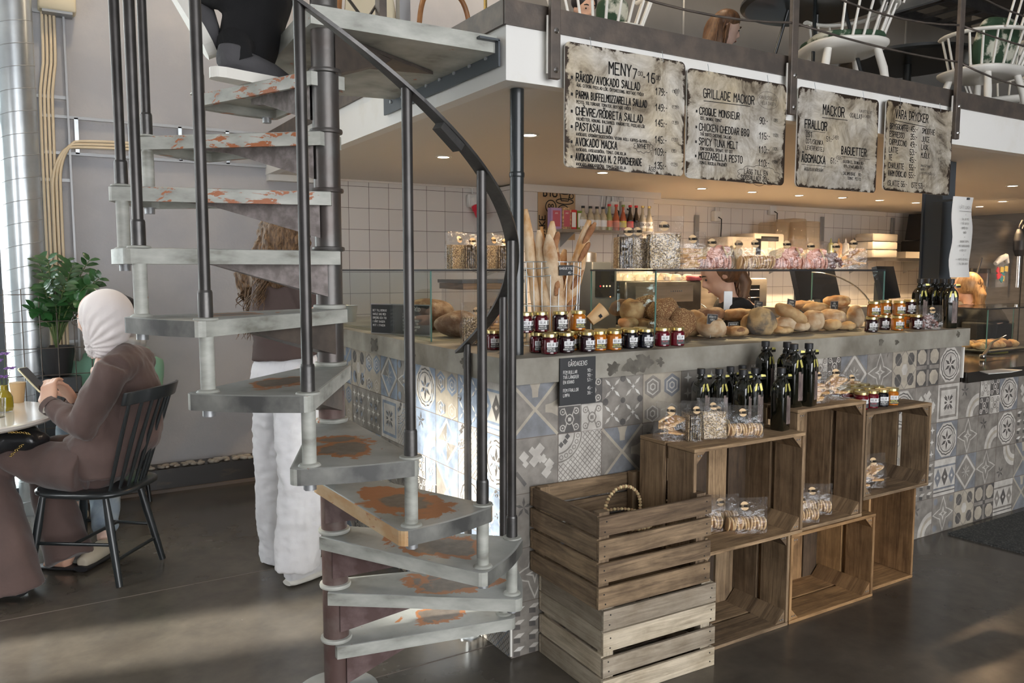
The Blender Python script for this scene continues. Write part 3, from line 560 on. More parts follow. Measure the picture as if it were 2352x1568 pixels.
        A([(-e, -e), (e, -e), (e, e), (-e, e)], 2); bar(0, -e, 0, e, .10, 1); bar(-e, 0, e, 0, .10, 1)
        for sx in (-1, 1):
            for sy in (-1, 1): fan(ngon(8, .20, math.pi/8, (sx*.27, sy*.27)), 4)
        sq(0, 0, .09, 2, math.pi/4)
BASE = {0: 1, 1: 1, 2: 0, 3: 1, 4: 4, 5: 1, 6: 1, 7: 0, 8: 1, 9: 1, 10: 4, 11: 0, 12: 0, 13: 1, 14: 1, 15: 1}
def tile_face(o, u, ncol, nrow, ts, kinds, blue, off0=0, zt=None, nrm=None):
    """tiled panel: o lower-left corner, u direction; layers stand .4 mm apart"""
    g = MB(); u = V(u); v = V((0, 0, 1)); nrm = V(nrm); L = ncol*ts
    L0 = (off0 or ncol)*ts; g.add([o, o+u*L0, o+u*L0+v*nrow*ts, o+v*nrow*ts], [(0, 1, 2, 3)], 6)
    if off0: g.add([o+u*L0, o+u*L, o+u*L+v*(nrow-1)*ts, o+u*L0+v*(nrow-1)*ts], [(0, 1, 2, 3)], 6)
    rs = random.Random(5 if blue else 8)
    for i in range(ncol):
        for j in range(nrow):
            if off0 and i >= off0 and j == nrow-1: continue
            k = kinds.get((i, nrow-1-j), None); k = rs.randrange(16) if k is None else k; rot = rs.randrange(4)*math.pi/2 if k in (3, 5, 6, 7, 13, 14) and (i, nrow-1-j) not in kinds else 0
            c = o + u*((i+.5)*ts) + v*((j+.5)*ts); cr, sr = math.cos(rot), math.sin(rot); n = [0]
            def A(poly, col):
                n[0] += 1
                if blue and col in (1, 2) and rs.random() < .35: col = 3  # left face only: more tiles coloured blue to carry the window light
                g.add([c + u*((p[0]*cr-p[1]*sr)*ts) + v*((p[0]*sr+p[1]*cr)*ts) + nrm*(.0008+.00002*n[0]) for p in poly], [tuple(range(len(poly)))], col)
            b_ = BASE[k] if not blue else (3 if rs.random() < .35 and BASE[k] == 1 else BASE[k])
            g.add([c + u*(x*.4925*ts) + v*(y*.4925*ts) + nrm*.0004 for x, y in ((-1, -1), (1, -1), (1, 1), (-1, 1))], [(0, 1, 2, 3)], b_)
            pat(k, A, blue or rs.random() < .3)
    return g
TS = .2075
K = {(0, 0): 0, (1, 0): 2, (2, 0): 3, (3, 0): 4, (4, 0): 5, (0, 1): 6, (1, 1): 7, (2, 1): 0, (3, 1): 14, (0, 2): 14, (0, 3): 9, (0, 4): 13,
     (9, 0): 8, (10, 0): 9, (11, 0): 10, (12, 0): 15, (13, 0): 1, (9, 1): 0, (12, 1): 6, (13, 1): 11, (10, 2): 8, (11, 2): 4, (12, 2): 5, (13, 2): 1, (14, 1): 14, (15, 1): 2, (16, 1): 1, (14, 2): 9, (15, 2): 14,
     (11, 3): 8, (12, 3): 13, (13, 3): 12, (14, 3): 8, (15, 3): 9, (11, 4): 1, (12, 4): 14, (13, 4): 9, (14, 4): 10, (15, 4): 15}
struct(MB().box((2.95, CY1+.06, .505), (2.92, .10, 1.01)).box((6.3, CY1+.06, .41), (3.8, .10, .81)).box((CX1+.06, 3.9, .505), (.10, 2.75, 1.01)).build('wall_counter', 'concrete'))
struct(tile_face(V((CX1, CY1-.001, 0)), (1, 0, 0), 30, 5, TS, K, False, 14, nrm=(0, -1, 0)).build('trim_13', TMF))
KL = {(0, 0): 12, (1, 0): 3, (2, 0): 4, (3, 0): 1, (0, 1): 1, (1, 1): 7, (2, 1): 8, (3, 1): 14, (4, 0): 9, (5, 0): 8, (6, 0): 4, (7, 0): 10, (4, 1): 7, (5, 1): 11, (6, 1): 5, (7, 1): 5, (0, 2): 3, (1, 2): 1, (2, 2): 0, (3, 2): 2, (0, 4): 7, (1, 4): 2}
KL2 = {(12-i, j): k for (i, j), k in KL.items()}
struct(tile_face(V((CX1-.001, CY1+13*TS, 0)), (0, -1, 0), 13, 5, TS, KL2, True, nrm=(-1, 0, 0)).build('trim_14', TM))
struct(MB().box((4.398, CY1-.004, .94), (.012, .016, .17)).box((CX1-.002, CY1-.002, .52), (.008, .008, 1.02)).build('trim_15', 'white_tin'))
# concrete slab, L shaped, with eased top edge
sl = MB(); ZS = 1.13
sl.prism([(CX1-.03, CY1-.03), (4.42, CY1-.03), (4.42, 3.12), (2.15, 3.12), (2.15, 5.2), (CX1-.03, 5.2)], .095, 0, (0, 0, ZS-.095))
slab = tag(sl.build('worktop', 'concrete', bevel=.004), 'thick rough grey concrete worktop running round the tiled bakery counter', 'worktop')
rs = random.Random(4)
NB = [0]
def blob2(o, u, v, r, n=40, sq=1):
    NB[0] += 1; o = V(o)-V((.00015*NB[0], .00015*NB[0], 0))
    ph = rs.uniform(0, 50); pts = [V(o)+(V(u)*math.cos(t)+V(v)*sq*math.sin(t))*r*(1+.75*noise.noise(V((math.cos(t)*1.6+ph, math.sin(t)*1.6, 0)))+.25*noise.noise(V((math.cos(t)*6+ph, math.sin(t)*6, 0)))) for t in [2*math.pi*i/n for i in range(n)]]
    MB().add(pts+[V(o)], [(i, (i+1) % n, n) for i in range(n)], 0).build('stain', 'concrete_stain', slab)
for x_, z_, r in ((1.93, 1.072, .028), (2.03, 1.075, .038), (2.09, 1.082, .036), (2.17, 1.08, .018), (3.62, 1.09, .02), (3.75, 1.085, .015), (4.3, 1.105, .016)): blob2((x_, CY1-.0306, z_), (1, 0, 0), (0, 0, 1), r, sq=.9)
for y_, z_, r in ((2.75, 1.085, .03), (3.7, 1.085, .05), (3.25, 1.08, .028), (2.62, 1.09, .012)): blob2((CX1-.0306, y_, z_), (0, 1, 0), (0, 0, 1), r, sq=.7)
# lower counter at the right, black stone top
lc = MB(); lc.box((6.3, 2.85, .855), (3.77, .86, .06)); lowtop = tag(lc.build('stone_top', 'counter_black', bevel=.003), 'low polished black stone counter top at the right end of the tiled front', 'worktop')
# ---------------------------------------------------------------- spiral staircase
AX, AY, RISE, STEP = .852, 2.560, .1885, math.radians(25.5)
stair = thing('spiral_staircase', 'worn grey steel spiral staircase beside the tiled counter, rising to the mezzanine', 'staircase', (AX, AY, 0))
MB().lathe([(.043, .0), (.043, 1.05)], n=28).build('column', 'column_primer', stair)
MB().lathe([(.043, 1.05), (.043, 3.9)], n=28).build('column', 'column_steel', stair)
MB().lathe([(.14, 0), (.14, .008), (.12, .010)], n=40).build('base_plate', 'tread_3', stair)
for k in range(1, 13):
    z = k*RISE
    MB().lathe([(.044, z+.001), (.0515, z+.003), (.053, z+.009), (.0515, z+.015), (.044, z+.017)], n=28).build('collar', 'edge_a' if k < 8 else 'column_steel', stair)
def tread_poly():
    ps = [(-.018, -.062), (.592, -.166)]
    for i in range(5): a = -math.pi/2+.1+i*(math.pi/2-.2)/4; ps.append((.598+.028*math.cos(a), -.140+.028*math.sin(a)))
    for i in range(1, 10): a = -.2+i*.04; ps.append((.6385*math.cos(a), .6385*math.sin(a)))
    ps += [(p[0], -p[1]) for p in reversed(ps[2:7])]; ps += [(.592, .166), (-.018, .062)]; return ps
TP = tread_poly()
def tread_mesh():
    g = MB(); N = len(TP); top = [V((x, y, 0)) for x, y in TP]; bot = [V((x, y, -.042)) for x, y in TP]
    ins = [V((x*.985+.003, y*.965, .002)) for x, y in TP]
    g.add(ins, [tuple(range(N))], 0); g.add(ins+top, [(i, N+i, N+(i+1) % N, (i+1) % N) for i in range(N)], 0, False)
    g.add(top+bot, [(i, N+i, N+(i+1) % N, (i+1) % N) for i in range(N)], [3 if 5 <= i <= N-7 else 1 for i in range(N)], False)
    inb = [V((x*.93+.012, y*.86, -.042)) for x, y in TP]; inu = [V((p.x, p.y, -.012)) for p in inb]
    g.add(bot+inb, [(i, N+i, N+(i+1) % N, (i+1) % N) for i in range(N)], 1); g.add(inb+inu, [(i, N+i, N+(i+1) % N, (i+1) % N) for i in range(N)], 2); g.add(inu, [tuple(reversed(range(N)))], 2)
    return g
def bracket_mesh():
    g = MB()
    for s_ in (-1, 1): g.add([V((.02, s_*.045, -.012)), V((.46, s_*.016, -.012)), V((.46, s_*.016, -.03)), V((.36, s_*.022, -.045)), V((.02, s_*.045, -.145))], [(0, 1, 2, 3, 4)], 0)
    g.add([V((.46, -.016, -.03)), V((.46, .016, -.03)), V((.36, .022, -.045)), V((.36, -.022, -.045))], [(0, 1, 2, 3)], 0)
    g.add([V((.36, -.022, -.045)), V((.36, .022, -.045)), V((.02, .045, -.145)), V((.02, -.045, -.145))], [(0, 1, 2, 3)], 0)
    g.add([V((.46, -.016, -.012)), V((.46, .016, -.012)), V((.46, .016, -.03)), V((.46, -.016, -.03))], [(0, 1, 2, 3)], 0); return g
def ang_a(k): return math.radians(-14.5-25.5*(k-1))
for k in range(1, 12):
    tr = tread_mesh().build('tread', ['tread_%d' % [3, 1, 5, 2, 0, 4, 3, 1, 5, 0, 4][k-1], 'edge_c' if k == 4 else ('edge_b' if k in (9, 10, 11) else 'edge_a'), 'edge_a', 'edge_dark' if k in (3, 4, 5, 6, 7) else 'edge_a'], stair, loc=(0, 0, k*RISE))
    tr.rotation_euler = (0, 0, ang_a(k)+math.radians(13.75))
    br = bracket_mesh().build('bracket', 'bracket_brown' if k < 5 else 'bracket_old' if k > 7 else 'steel_brown', tr)
RB = .605
def rail_z(th): return 1.176+(12-math.degrees(th))*RISE/25.5
for k in range(0, 12):
    th = math.radians(-12-25.5*(k-1)); c = V((RB*math.cos(th), RB*math.sin(th), 0)); zk = k*RISE; zn = (k+1)*RISE; zt = rail_z(th)
    rod = MB().lathe([(.0145, zn+.06), (.0145, zt)], c, 14).build('baluster', 'rod_steel', stair)
    g = MB(); g.lathe([(.0185, zn+.004), (.0185, zn+.072), (.0165, zn+.078), (.0145, zn+.078)], c, 16).build('socket', 'steel_dark', rod)
    g = MB(); g.lathe([(.032, zn+.001), (.030, zn+.006), (.019, zn+.008)], c, 16).build('washer', 'edge_a', rod)
    if k:
        g = MB(); g.lathe([(.030, zk+.002), (.026, zk+.007), (.0185, zk+.010), (.0185, zn-.042)], c, 16).build('spacer_tube', 'edge_a', rod)
        MB().lathe([(.017, zk-.062), (.017, zk-.044), (.021, zk-.044), (.021, zk-.041)], c, 6).build('nut', 'zinc', rod)
    else:
        MB().lathe([(.045, 0), (.045, .006), (.03, .010), (.011, .014), (.011, .10), (.015, .10), (.015, .15)], c, 20).build('foot', 'galv', rod)
hr = MB(); N = 110; vs = []
for i in range(N+1):
    th = math.radians(18-(18+305)*i/N); z = rail_z(th); er = V((math.cos(th), math.sin(th), 0))
    for dr, dz in ((-.021, -.005), (.021, -.005), (.021, .006), (-.021, .006)): vs.append(er*(RB+dr)+V((0, 0, z+dz)))
hr.add(vs, [(i*4+q, i*4+(q+1) % 4, i*4+4+(q+1) % 4, i*4+4+q) for i in range(N) for q in range(4)]+[(3, 2, 1, 0), (N*4, N*4+1, N*4+2, N*4+3)], 0, False)
hro = hr.build('handrail', 'steel_dark', stair)
th = math.radians(-76); g = MB(); g.box((RB*math.cos(th), RB*math.sin(th), rail_z(th)-.018), (.035, .09, .022), (math.radians(-36), 0, th)); g.build('joint_sleeve', 'steel_dark', hro)
ld = MB(); ld.prism([(-.062, -.062), (.605, -.062), (.605, .84), (.05, .94), (-.03, .74), (-.062, .1)], .058, 0, (0, 0, 12*RISE-.052)); land = ld.build('landing', 'edge_a', stair)
g = MB(); g.prism([(.02, -.03), (.10, .03), (.52, .28), (.20, .34), (.02, .10)], .012, 0, (0, 0, 12*RISE-.066)); g.build('gusset_plate', 'steel_brown', land)
g = MB()
for s_ in (-1, 1): g.add([V((.02, s_*.045, 2.196)), V((.30, .18+s_*.02, 2.196)), V((.26, .15+s_*.02, 2.17)), V((.02, s_*.045, 2.07))], [(0, 1, 2, 3)], 0)
g.add([V((.30, .16, 2.196)), V((.30, .20, 2.196)), V((.26, .17, 2.17)), V((.26, .13, 2.17))], [(0, 1, 2, 3)], 0); g.add([V((.26, .13, 2.17)), V((.26, .17, 2.17)), V((.02, .045, 2.07)), V((.02, -.045, 2.07))], [(0, 1, 2, 3)], 0)
g.build('bracket', 'steel_brown', land)
# ---------------------------------------------------------------- posts
po = thing('steel_column', 'slim black round steel post from the concrete worktop up to the white mezzanine', 'column', (1.575, 2.555, ZS))
MB().lathe([(.026, 0), (.026, MZB-ZS)], n=20).build('shaft', 'black_paint', po); MB().lathe([(.0275, .66), (.029, .665), (.029, .675), (.0275, .68)], n=20).build('weld_ring', 'black_paint', po)
# ---------------------------------------------------------------- black spindle chair
def rotz(p, a): return V((p[0]*math.cos(a)-p[1]*math.sin(a), p[0]*math.sin(a)+p[1]*math.cos(a), p[2]))
CH_C = V((.226, 4.246, 0)); CH_A = math.atan2(.613, -.79)
def spindle_chair(label, loc, rz):
    r = thing('spindle_chair', label, 'chair', loc, rz)
    out = [(.235*math.copysign(abs(math.cos(t))**.62, math.cos(t))-.03, .225*math.copysign(abs(math.sin(t))**.62, math.sin(t))) for t in [2*math.pi*i/36 for i in range(36)]]
    g = MB(); N = 36; A_ = [V((x*.93, y*.93, .412)) for x, y in out]; B_ = [V((x, y, .422)) for x, y in out]; C_ = [V((x, y, .436)) for x, y in out]; D_ = [V((x*.95, y*.95, .442)) for x, y in out]; E_ = [V((x*.5, y*.5, .434)) for x, y in out]
    g.add(A_+B_+C_+D_+E_, [(j*N+i, j*N+(i+1) % N, (j+1)*N+(i+1) % N, (j+1)*N+i) for j in range(4) for i in range(N)]+[tuple(reversed(range(N))), tuple(range(4*N, 5*N))], 0, True); g.build('seat', 'black_paint', r)
    legs = {}
    for fx, fy, tx, ty in ((.20, .20, .15, .14), (.20, -.20, .15, -.14), (-.235, .18, -.15, .13), (-.235, -.18, -.15, -.13)):
        p0, p1 = V((tx, ty, .418)), V((fx, fy, .0)); pts = [p0.lerp(p1, t) for t in (0, .35, .75, 1)]; MB().tube(pts, [.013, .019, .017, .015], 12).build('leg', 'black_paint', r); legs[(fx > 0, fy > 0)] = (p0, p1)
    def at(k, t): return legs[k][0].lerp(legs[k][1], t)
    for a_, b_ in (((at((True, True), .55)), at((False, True), .55)), ((at((True, False), .55)), at((False, False), .55)), (at((True, True), .55).lerp(at((False, True), .55), .5), at((True, False), .55).lerp(at((False, False), .55), .5)), (at((False, True), .72), at((False, False), .72))): MB().tube([a_, b_], .0085, 8).build('stretcher', 'black_paint', r)
    g = MB(); pts = []
    for i in range(13): t = -1+i/6; pts.append(V((-.375+.065*t*t, .215*t, .885-.008*t*t)))
    vs = []; fs = []
    for i, p in enumerate(pts):
        nx = V((-1, 0, 0)); nx = (nx+V((0, -.5*(i-6)/6, 0))).normalized()
        for dn, dz in ((-.011, -.032), (.011, -.032), (.013, .03), (-.009, .03)): vs.append(p-nx*dn+V((-.02 if dz > 0 else 0, 0, dz)))
    fs = [(i*4+q, i*4+(q+1) % 4, i*4+4+(q+1) % 4, i*4+4+q) for i in range(12) for q in range(4)]+[(3, 2, 1, 0), (48, 49, 50, 51)]
    g.add(vs, fs, 0, False); g.build('top_rail', 'black_paint', r, bevel=.004, subd=2)
    for i in range(7):
        t = -.86+i*.2867; MB().tube([V((-.215+.045*t*t, .165*t, .432)), V((-.29+.055*t*t, .185*t, .65)), V((-.368+.065*t*t, .2*t, .868))], [.0075, .010, .0075], 8).build('spindle', 'black_paint', r)
    return r
chair = spindle_chair('black painted spindle-back chair the woman in the white headscarf sits on', CH_C, CH_A)
# ---------------------------------------------------------------- people
def D(x, y, d): return atD(x, y, d)
def hand(g, wrist, dirn, palm, curl=.5, s=1.0, thumb=1, spread=.12):
    """palm, four unequal bent fingers and a thumb from the side of the palm"""
    d = V(dirn).normalized(); p = V(palm); p = (p-d*p.dot(d)).normalized(); sd_ = d.cross(p)*thumb
    R = Matrix((d, sd_, p)).transposed().to_4x4(); c = V(wrist)+d*.048*s
    g.ell(c, (.052*s, .040*s, .016*s), R, nu=16, nv=10, pw=.75); g.ell(V(wrist)+d*.01*s, (.03*s, .027*s, .019*s), R)
    for i, (L, off) in enumerate(((.070, .030), (.078, .010), (.072, -.010), (.056, -.029))):
        q = V(wrist)+d*.088*s+sd_*off*s; a = sd_*(off*spread*8); dd = (d+a).normalized(); pts = [q-d*.02*s, q]; ang = 0
        for j, fr in enumerate((.45, .32, .23)):
            ang += curl*(.75, 1.0, .8)[j]; q = q+(dd*math.cos(ang)+p*math.sin(ang))*L*fr*s; pts.append(q)
        g.tube(pts, [.0095*s, .0092*s, .0083*s, .0076*s, .006*s], 10); g.ell(pts[-1], (.0066*s,)*3, nu=8, nv=6); g.ell(pts[1], (.0105*s,)*3, nu=8, nv=6); g.ell(pts[2], (.0092*s,)*3, nu=8, nv=6)
    q = V(wrist)+d*.022*s+sd_*.026*s; t1 = (d*.6+sd_*.75+p*.35).normalized(); t2 = (d*.9+sd_*.25+p*.45).normalized()
    pts = [q, q+t1*.034*s, q+t1*.034*s+t2*.03*s, q+t1*.034*s+t2*.052*s]; g.tube(pts, [.0125*s, .0115*s, .010*s, .007*s], 10); g.ell(pts[-1], (.0075*s,)*3, nu=8, nv=6)
def head(g, c, f, s=1.0, tilt=0):
    f = V(f).normalized(); side = UPZ.cross(f).normalized(); up = f.cross(side); R = Matrix((f, side, up)).transposed().to_4x4(); c = V(c)
    def P(a, b, z): return c+(f*a+side*b+up*z)*s
    g.ell(P(-.005, 0, .02), (.098*s, .076*s, .10*s), R, nu=20, nv=14); g.ell(P(.028, 0, -.04), (.066*s, .058*s, .075*s), R); g.ell(P(.055, 0, -.09), (.03*s, .026*s, .022*s), R)
    g.tube([P(.088, 0, .02), P(.108, 0, -.012), P(.112, 0, -.026)], [.009*s, .012*s, .013*s], 8); g.ell(P(.10, .011, -.028), (.01*s,)*3); g.ell(P(.10, -.011, -.028), (.01*s,)*3)
    g.ell(P(.088, 0, -.056), (.012*s, .022*s, .006*s), R); g.ell(P(.086, 0, -.066), (.012*s, .018*s, .006*s), R); g.ell(P(.083, 0, .028), (.014*s, .045*s, .009*s), R)
    for q in (-1, 1): g.ell(P(-.005, q*.077, -.008), (.018*s, .008*s, .03*s), R); g.ell(P(.072, q*.032, .012), (.016*s, .015*s, .011*s), R)
    return P
def face_bits(P, par, base, browm='hair_dark', s=1.0):
    g = MB(); g.tf = Matrix.Translation(-base)
    for q in (-1, 1): g.ell(P(.0865, q*.031, .010), (.0065*s,)*3, nu=10, nv=7)
    g.build('eyes', 'eye', par)
    g = MB(); g.tf = Matrix.Translation(-base)
    for q in (-1, 1): g.tube([P(.094, q*.016, .034), P(.094, q*.034, .038), P(.083, q*.05, .032)], [.004, .005, .003], 6)
    g.build('eyebrows', browm, par)
    g = MB(); g.tf = Matrix.Translation(-base); g.tube([P(.096, -.02, -.061), P(.1015, 0, -.060), P(.096, .02, -.061)], [.003, .005, .003], 6); g.build('lips', 'lip', par)
def loc(base): g = MB(); g.tf = Matrix.Translation(-V(base)); return g
def hair_strands(g, roots, down, n, length, wav, r=.004, seed=0, spread=.02):
    rs = random.Random(seed)
    for i in range(n):
        a, b = roots[rs.randrange(len(roots))]; p = V(a).lerp(V(b), rs.random())+V((rs.uniform(-1, 1), rs.uniform(-1, 1), rs.uniform(-1, 1)))*spread
        L = length*rs.uniform(.7, 1.1); ph = rs.uniform(0, 6); K = 9; pts = []
        for k in range(K): t = k/(K-1); pts.append(p+V(down)*L*t+V((math.sin(ph+t*9), math.cos(ph*1.3+t*8), 0))*wav*t)
        g.tube(pts, [r, r*1.25, r*1.3, r*1.3, r*1.3, r*1.2, r, r*.7, r*.3], 5, cap=False)
# --- seated woman with white headscarf
f = V((-.79, .613, 0)); lf = V((-.613, -.79, 0))
B = CH_C.copy(); pw = thing('person', 'seated woman in white headscarf and brown outfit holding a phone at the marble table', 'person', B)
hc = D(238, 728, 3.73); shL, shR = D(262, 842, 3.60), D(322, 822, 3.92); elL, wrL = D(188, 984, 3.54), D(112, 930, 3.60); elR, wrR = D(232, 980, 3.98), D(168, 918, 3.80)
hip = V((.265, 4.215, .55)); hipL, hipR = hip+lf*.10, hip-lf*.10; knL, knR = hip+lf*.12+f*.43+V((0, 0, .0)), hip-lf*.14+f*.42+V((0, 0, .0)); anL, anR = atz(35, 1318, .10), atz(160, 1262, .10)
nk = hc+V((.02, -.0, -.14))
hf = (f+V((0, 0, -.28))).normalized()
g = loc(B); P = head(g, hc+f*.02, hf, .98); g.tube([hc-V((0, 0, .05)), nk, nk-V((0, 0, .1))], [.055, .052, .075], 12)
g.tube([nk-V((0, 0, .08)), D(285, 930, 3.78), hip], [.09, .13, .15], 14); g.tube([shL, elL, wrL], [.048, .040, .026], 12); g.tube([shR, elR, wrR], [.048, .040, .026], 12); g.tube([shL, shR], .05, 10)
g.tube([hipL, knL, anL], [.07, .045, .035], 12); g.tube([hipR, knR, anR], [.07, .045, .035], 12)
for a_ in (anL, anR): g.tube([a_, a_+V((0, 0, -.06))+f*.02, a_+V((0, 0, -.075))+f*.13], [.036, .034, .02], 10)
hand(g, wrL, D(112, 876, 3.66)-wrL, D(160, 900, 3.75)-D(110, 900, 3.62), .62, 1.12, 1); hand(g, wrR, D(140, 880, 3.74)-wrR, D(100, 895, 3.70)-D(150, 895, 3.80), .45, 1.1, -1)
g.build('body', 'skin', pw, remesh=.0055, smoothit=4); face_bits(P, pw, B)
g = loc(B) # jacket
bk = D(300, 905, 3.80)
g.tube([nk-V((0, 0, .035)), D(285, 840, 3.77), bk, D(285, 985, 3.78), hip+V((0, 0, .02)), hip-V((0, 0, .06))], [.062, .115, .158, .165, .18, .17], 20)
g.tube([shL-V((0, 0, .015)), D(290, 830, 3.75), shR-V((0, 0, .015))], [.072, .09, .072], 14)
g.tube([shL, shL.lerp(elL, .5), elL, elL.lerp(wrL, .45), wrL], [.074, .076, .068, .060, .043], 16); g.tube([shR, elR, wrR], [.066, .058, .042], 14)
g.tube([hip+V((0, 0, -.02)), hip+f*.14+lf*.03], [.17, .12], 14)
jk = g.build('jacket', 'cloth_brown', pw, remesh=.011, smoothit=6); displace(jk, .011, 9, (1, 1, .55), 3); displace(jk, .004, 26, (1, 1, .8), 5)
g = loc(B)
for a_, r_ in ((wrL, .0455), (wrR, .044)): e_ = elL if a_ is wrL else elR; d_ = (e_-a_).normalized(); g = loc(B); g.tube([a_-d_*.006, a_+d_*.02], [r_, r_], 16, cap=False); g.build('cuff', 'cloth_brown', jk)
g = loc(B) # wide trousers
g.tube([hipL+V((0, 0, -.03)), hipL.lerp(knL, .6), knL+f*.03, knL.lerp(anL, .45)+f*.02, anL+V((0, 0, .0))+f*.01, anL+V((0, 0, -.07))+f*.0], [.12, .105, .092, .098, .112, .122], 18)
g.tube([hipR+V((0, 0, -.03)), hipR.lerp(knR, .6), knR, knR.lerp(anR, .5), anR+V((0, 0, -.05))], [.12, .10, .088, .095, .105], 18); g.tube([hipL, hipR], .13, 14)
tr_ = g.build('trousers', 'cloth_brown', pw, remesh=.011, smoothit=5); displace(tr_, .018, 7.5, (1, 1, .35), 8)
g = loc(B); Rh = Matrix((f, UPZ.cross(f), UPZ)).transposed().to_4x4()
g.ell(hc+V((0, 0, .012))-f*.018, (.122, .106, .122), Rh, nu=24, nv=16); g.ell(hc-f*.035+V((0, 0, -.045)), (.10, .095, .09), Rh); g.tube([hc+V((0, 0, -.05))-f*.01, hc+V((0, 0, -.12))+f*.0, nk-V((0, 0, .03))+f*.02], [.098, .082, .075], 18)
g.tube([hc+V((0, 0, -.09))+f*.035, nk+f*.075-V((0, 0, .01)), nk+f*.09-V((0, 0, .05))], [.06, .045, .02], 12)
hj = g.build('headscarf', 'cloth_scarf', pw, remesh=.007, smoothit=6)
me = hj.data # long diagonal pleats radiating from the chin
pin = (nk+f*.07)-B
for v in me.vertices:
    d_ = v.co-pin; a_ = math.atan2(d_.z, (d_.x*f.x+d_.y*f.y)); v.co += v.normal*(.0052*(math.sin(a_*26+3*noise.noise(v.co*7))+.5*noise.noise(v.co*30))*min(1, max(0, (.26-d_.length)/.1)))
me.update()
g = loc(B); g.ell(hc+f*.055+V((0, 0, -.012)), (.066, .064, .082), Rh, nu=18, nv=12); g.ell(hc+f*.11+V((0, 0, -.03)), (.02, .014, .018), Rh); g.build('face', 'skin', pw, remesh=.006, smoothit=3)
g = loc(B)
for q in (-1, 1):
    c_ = P(.105, q*.034, .012); g.tube([c_+(V((0, 0, 1))*math.sin(t)*.02+lf*math.cos(t)*.024) for t in [i*math.pi/6 for i in range(12)]], .0018, 6, closed=True); g.tube([c_+lf*q*-.024*-1, P(.02, q*.08, .015)], .0018, 5)
g.build('glasses', 'steel_dark', pw)
g = loc(B)
for a_ in (anL, anR): g.tube([a_+V((0, 0, -.085))-f*.04, a_+V((0, 0, -.085))+f*.06, a_+V((0, 0, -.088))+f*.17], [.032, .036, .026], 12, flat=(1.1, .3)); g.tube([a_+V((0, 0, -.06))+f*.06-lf*.04, a_+V((0, 0, -.045))+f*.07, a_+V((0, 0, -.06))+f*.06+lf*.04], .008, 6)
g.build('sandals', 'rubber_black', pw)
# phone in her hand
pc = D(76, 872, 3.68); u_ = (D(94, 898, 3.68)-D(50, 852, 3.68)).normalized(); v_ = (D(96, 852, 3.80)-D(50, 852, 3.66)).normalized(); v_ = (v_-u_*v_.dot(u_)).normalized()
ph = thing('mobile_phone', 'thin phone with a pale gold edge held up by the woman in the white headscarf', 'phone', pc, rot=Matrix((u_, v_, u_.cross(v_))).transposed().to_euler())
MB().rbox((0, 0, 0), (.150, .074, .008), .010).build('case', 'phone_edge', ph); MB().rbox((0, 0, .0045), (.142, .067, .001), .008).build('screen', 'phone', ph)
# handbag on her lap
hb = thing('handbag', 'black leather handbag with a gold chain on the seated woman\'s lap', 'bag', hip+f*.33+lf*.10+V((0, 0, .08)), math.atan2(f.y, f.x))
g = MB(); g.ell((.10, .03, .035), (.22, .10, .062), pw=.7, nu=22, nv=12, nz=.12, ns=9); g.ell((-.02, .03, .03), (.13, .085, .05), nz=.1, ns=9); bb = g.build('bag_body', 'leather_black', hb, remesh=.008, smoothit=3); displace(bb, .012, 11, (1, 1, 1), 4)
for j in range(26):
    t = j/25; p = V((-.05-.05*math.sin(t*math.pi), .10+.03*math.cos(t*6), .09-.11*t+.03*math.sin(t*math.pi))); o = [V((math.cos(a)*.007, 0, math.sin(a)*.0045)) for a in [i*math.pi/4 for i in range(8)]]
    R = Matrix.Rotation(j*1.57, 3, 'X'); g2 = MB(); g2.tube([p+R @ q for q in o], .0019, 5, closed=True); g2.build('chain_link', 'gold', hb)
for c_ in ((.02, .118, .07), (.08, .125, .05)): g2 = MB(); g2.tube([V(c_)+V((.012*math.cos(a), .0, .012*math.sin(a))) for a in [i*math.pi/5 for i in range(10)]], .0022, 5, closed=True); g2.build('ring', 'gold', hb)
# --- seated man in green behind her
B2 = V((.42, 4.98, 0)); f2 = V((-.60, -.75, 0)).normalized(); l2 = V((.75, -.60, 0)).normalized()
pm = thing('person', 'dark-haired man in a green shirt and grey hood, seated behind the white headscarf', 'person', B2)
hc2 = D(268, 722, 4.92); nk2 = hc2-V((0, 0, .15)); s1, s2 = D(196, 838, 4.85), D(345, 825, 4.95)
hp2 = V((hc2.x+.02, hc2.y, .52)); k1, k2 = hp2+f2*.42+V((-.05, 0, 0)), V((.32, 4.70, .52)); a1, a2 = k1+V((.02, -.05, -.44)), atz(243, 1240, .09)
g = loc(B2); P2 = head(g, hc2, f2); g.tube([hc2, nk2, nk2-V((0, 0, .1))], [.05, .052, .08], 12); e1, w1 = D(152, 925, 4.75), D(165, 935, 4.45); e2 = D(352, 950, 4.85)
g.tube([nk2, V((hc2.x, hc2.y, .85)), hp2], [.10, .13, .14], 14); g.tube([s1, e1, w1], [.05, .042, .03], 12); g.tube([s2, e2, e2+f2*.25], [.05, .042, .03], 12); g.tube([s1, s2], .055, 12)
g.tube([hp2, k1, a1], [.085, .06, .042], 12); g.tube([hp2, k2, a2], [.085, .06, .042], 12); hand(g, w1, f2, (0, 0, -1), .3); hand(g, e2+f2*.25, f2, (0, 0, -1), .3, 1, -1)
g.build('body', 'skin_pale', pm, remesh=.009, smoothit=3); face_bits(P2, pm, B2)
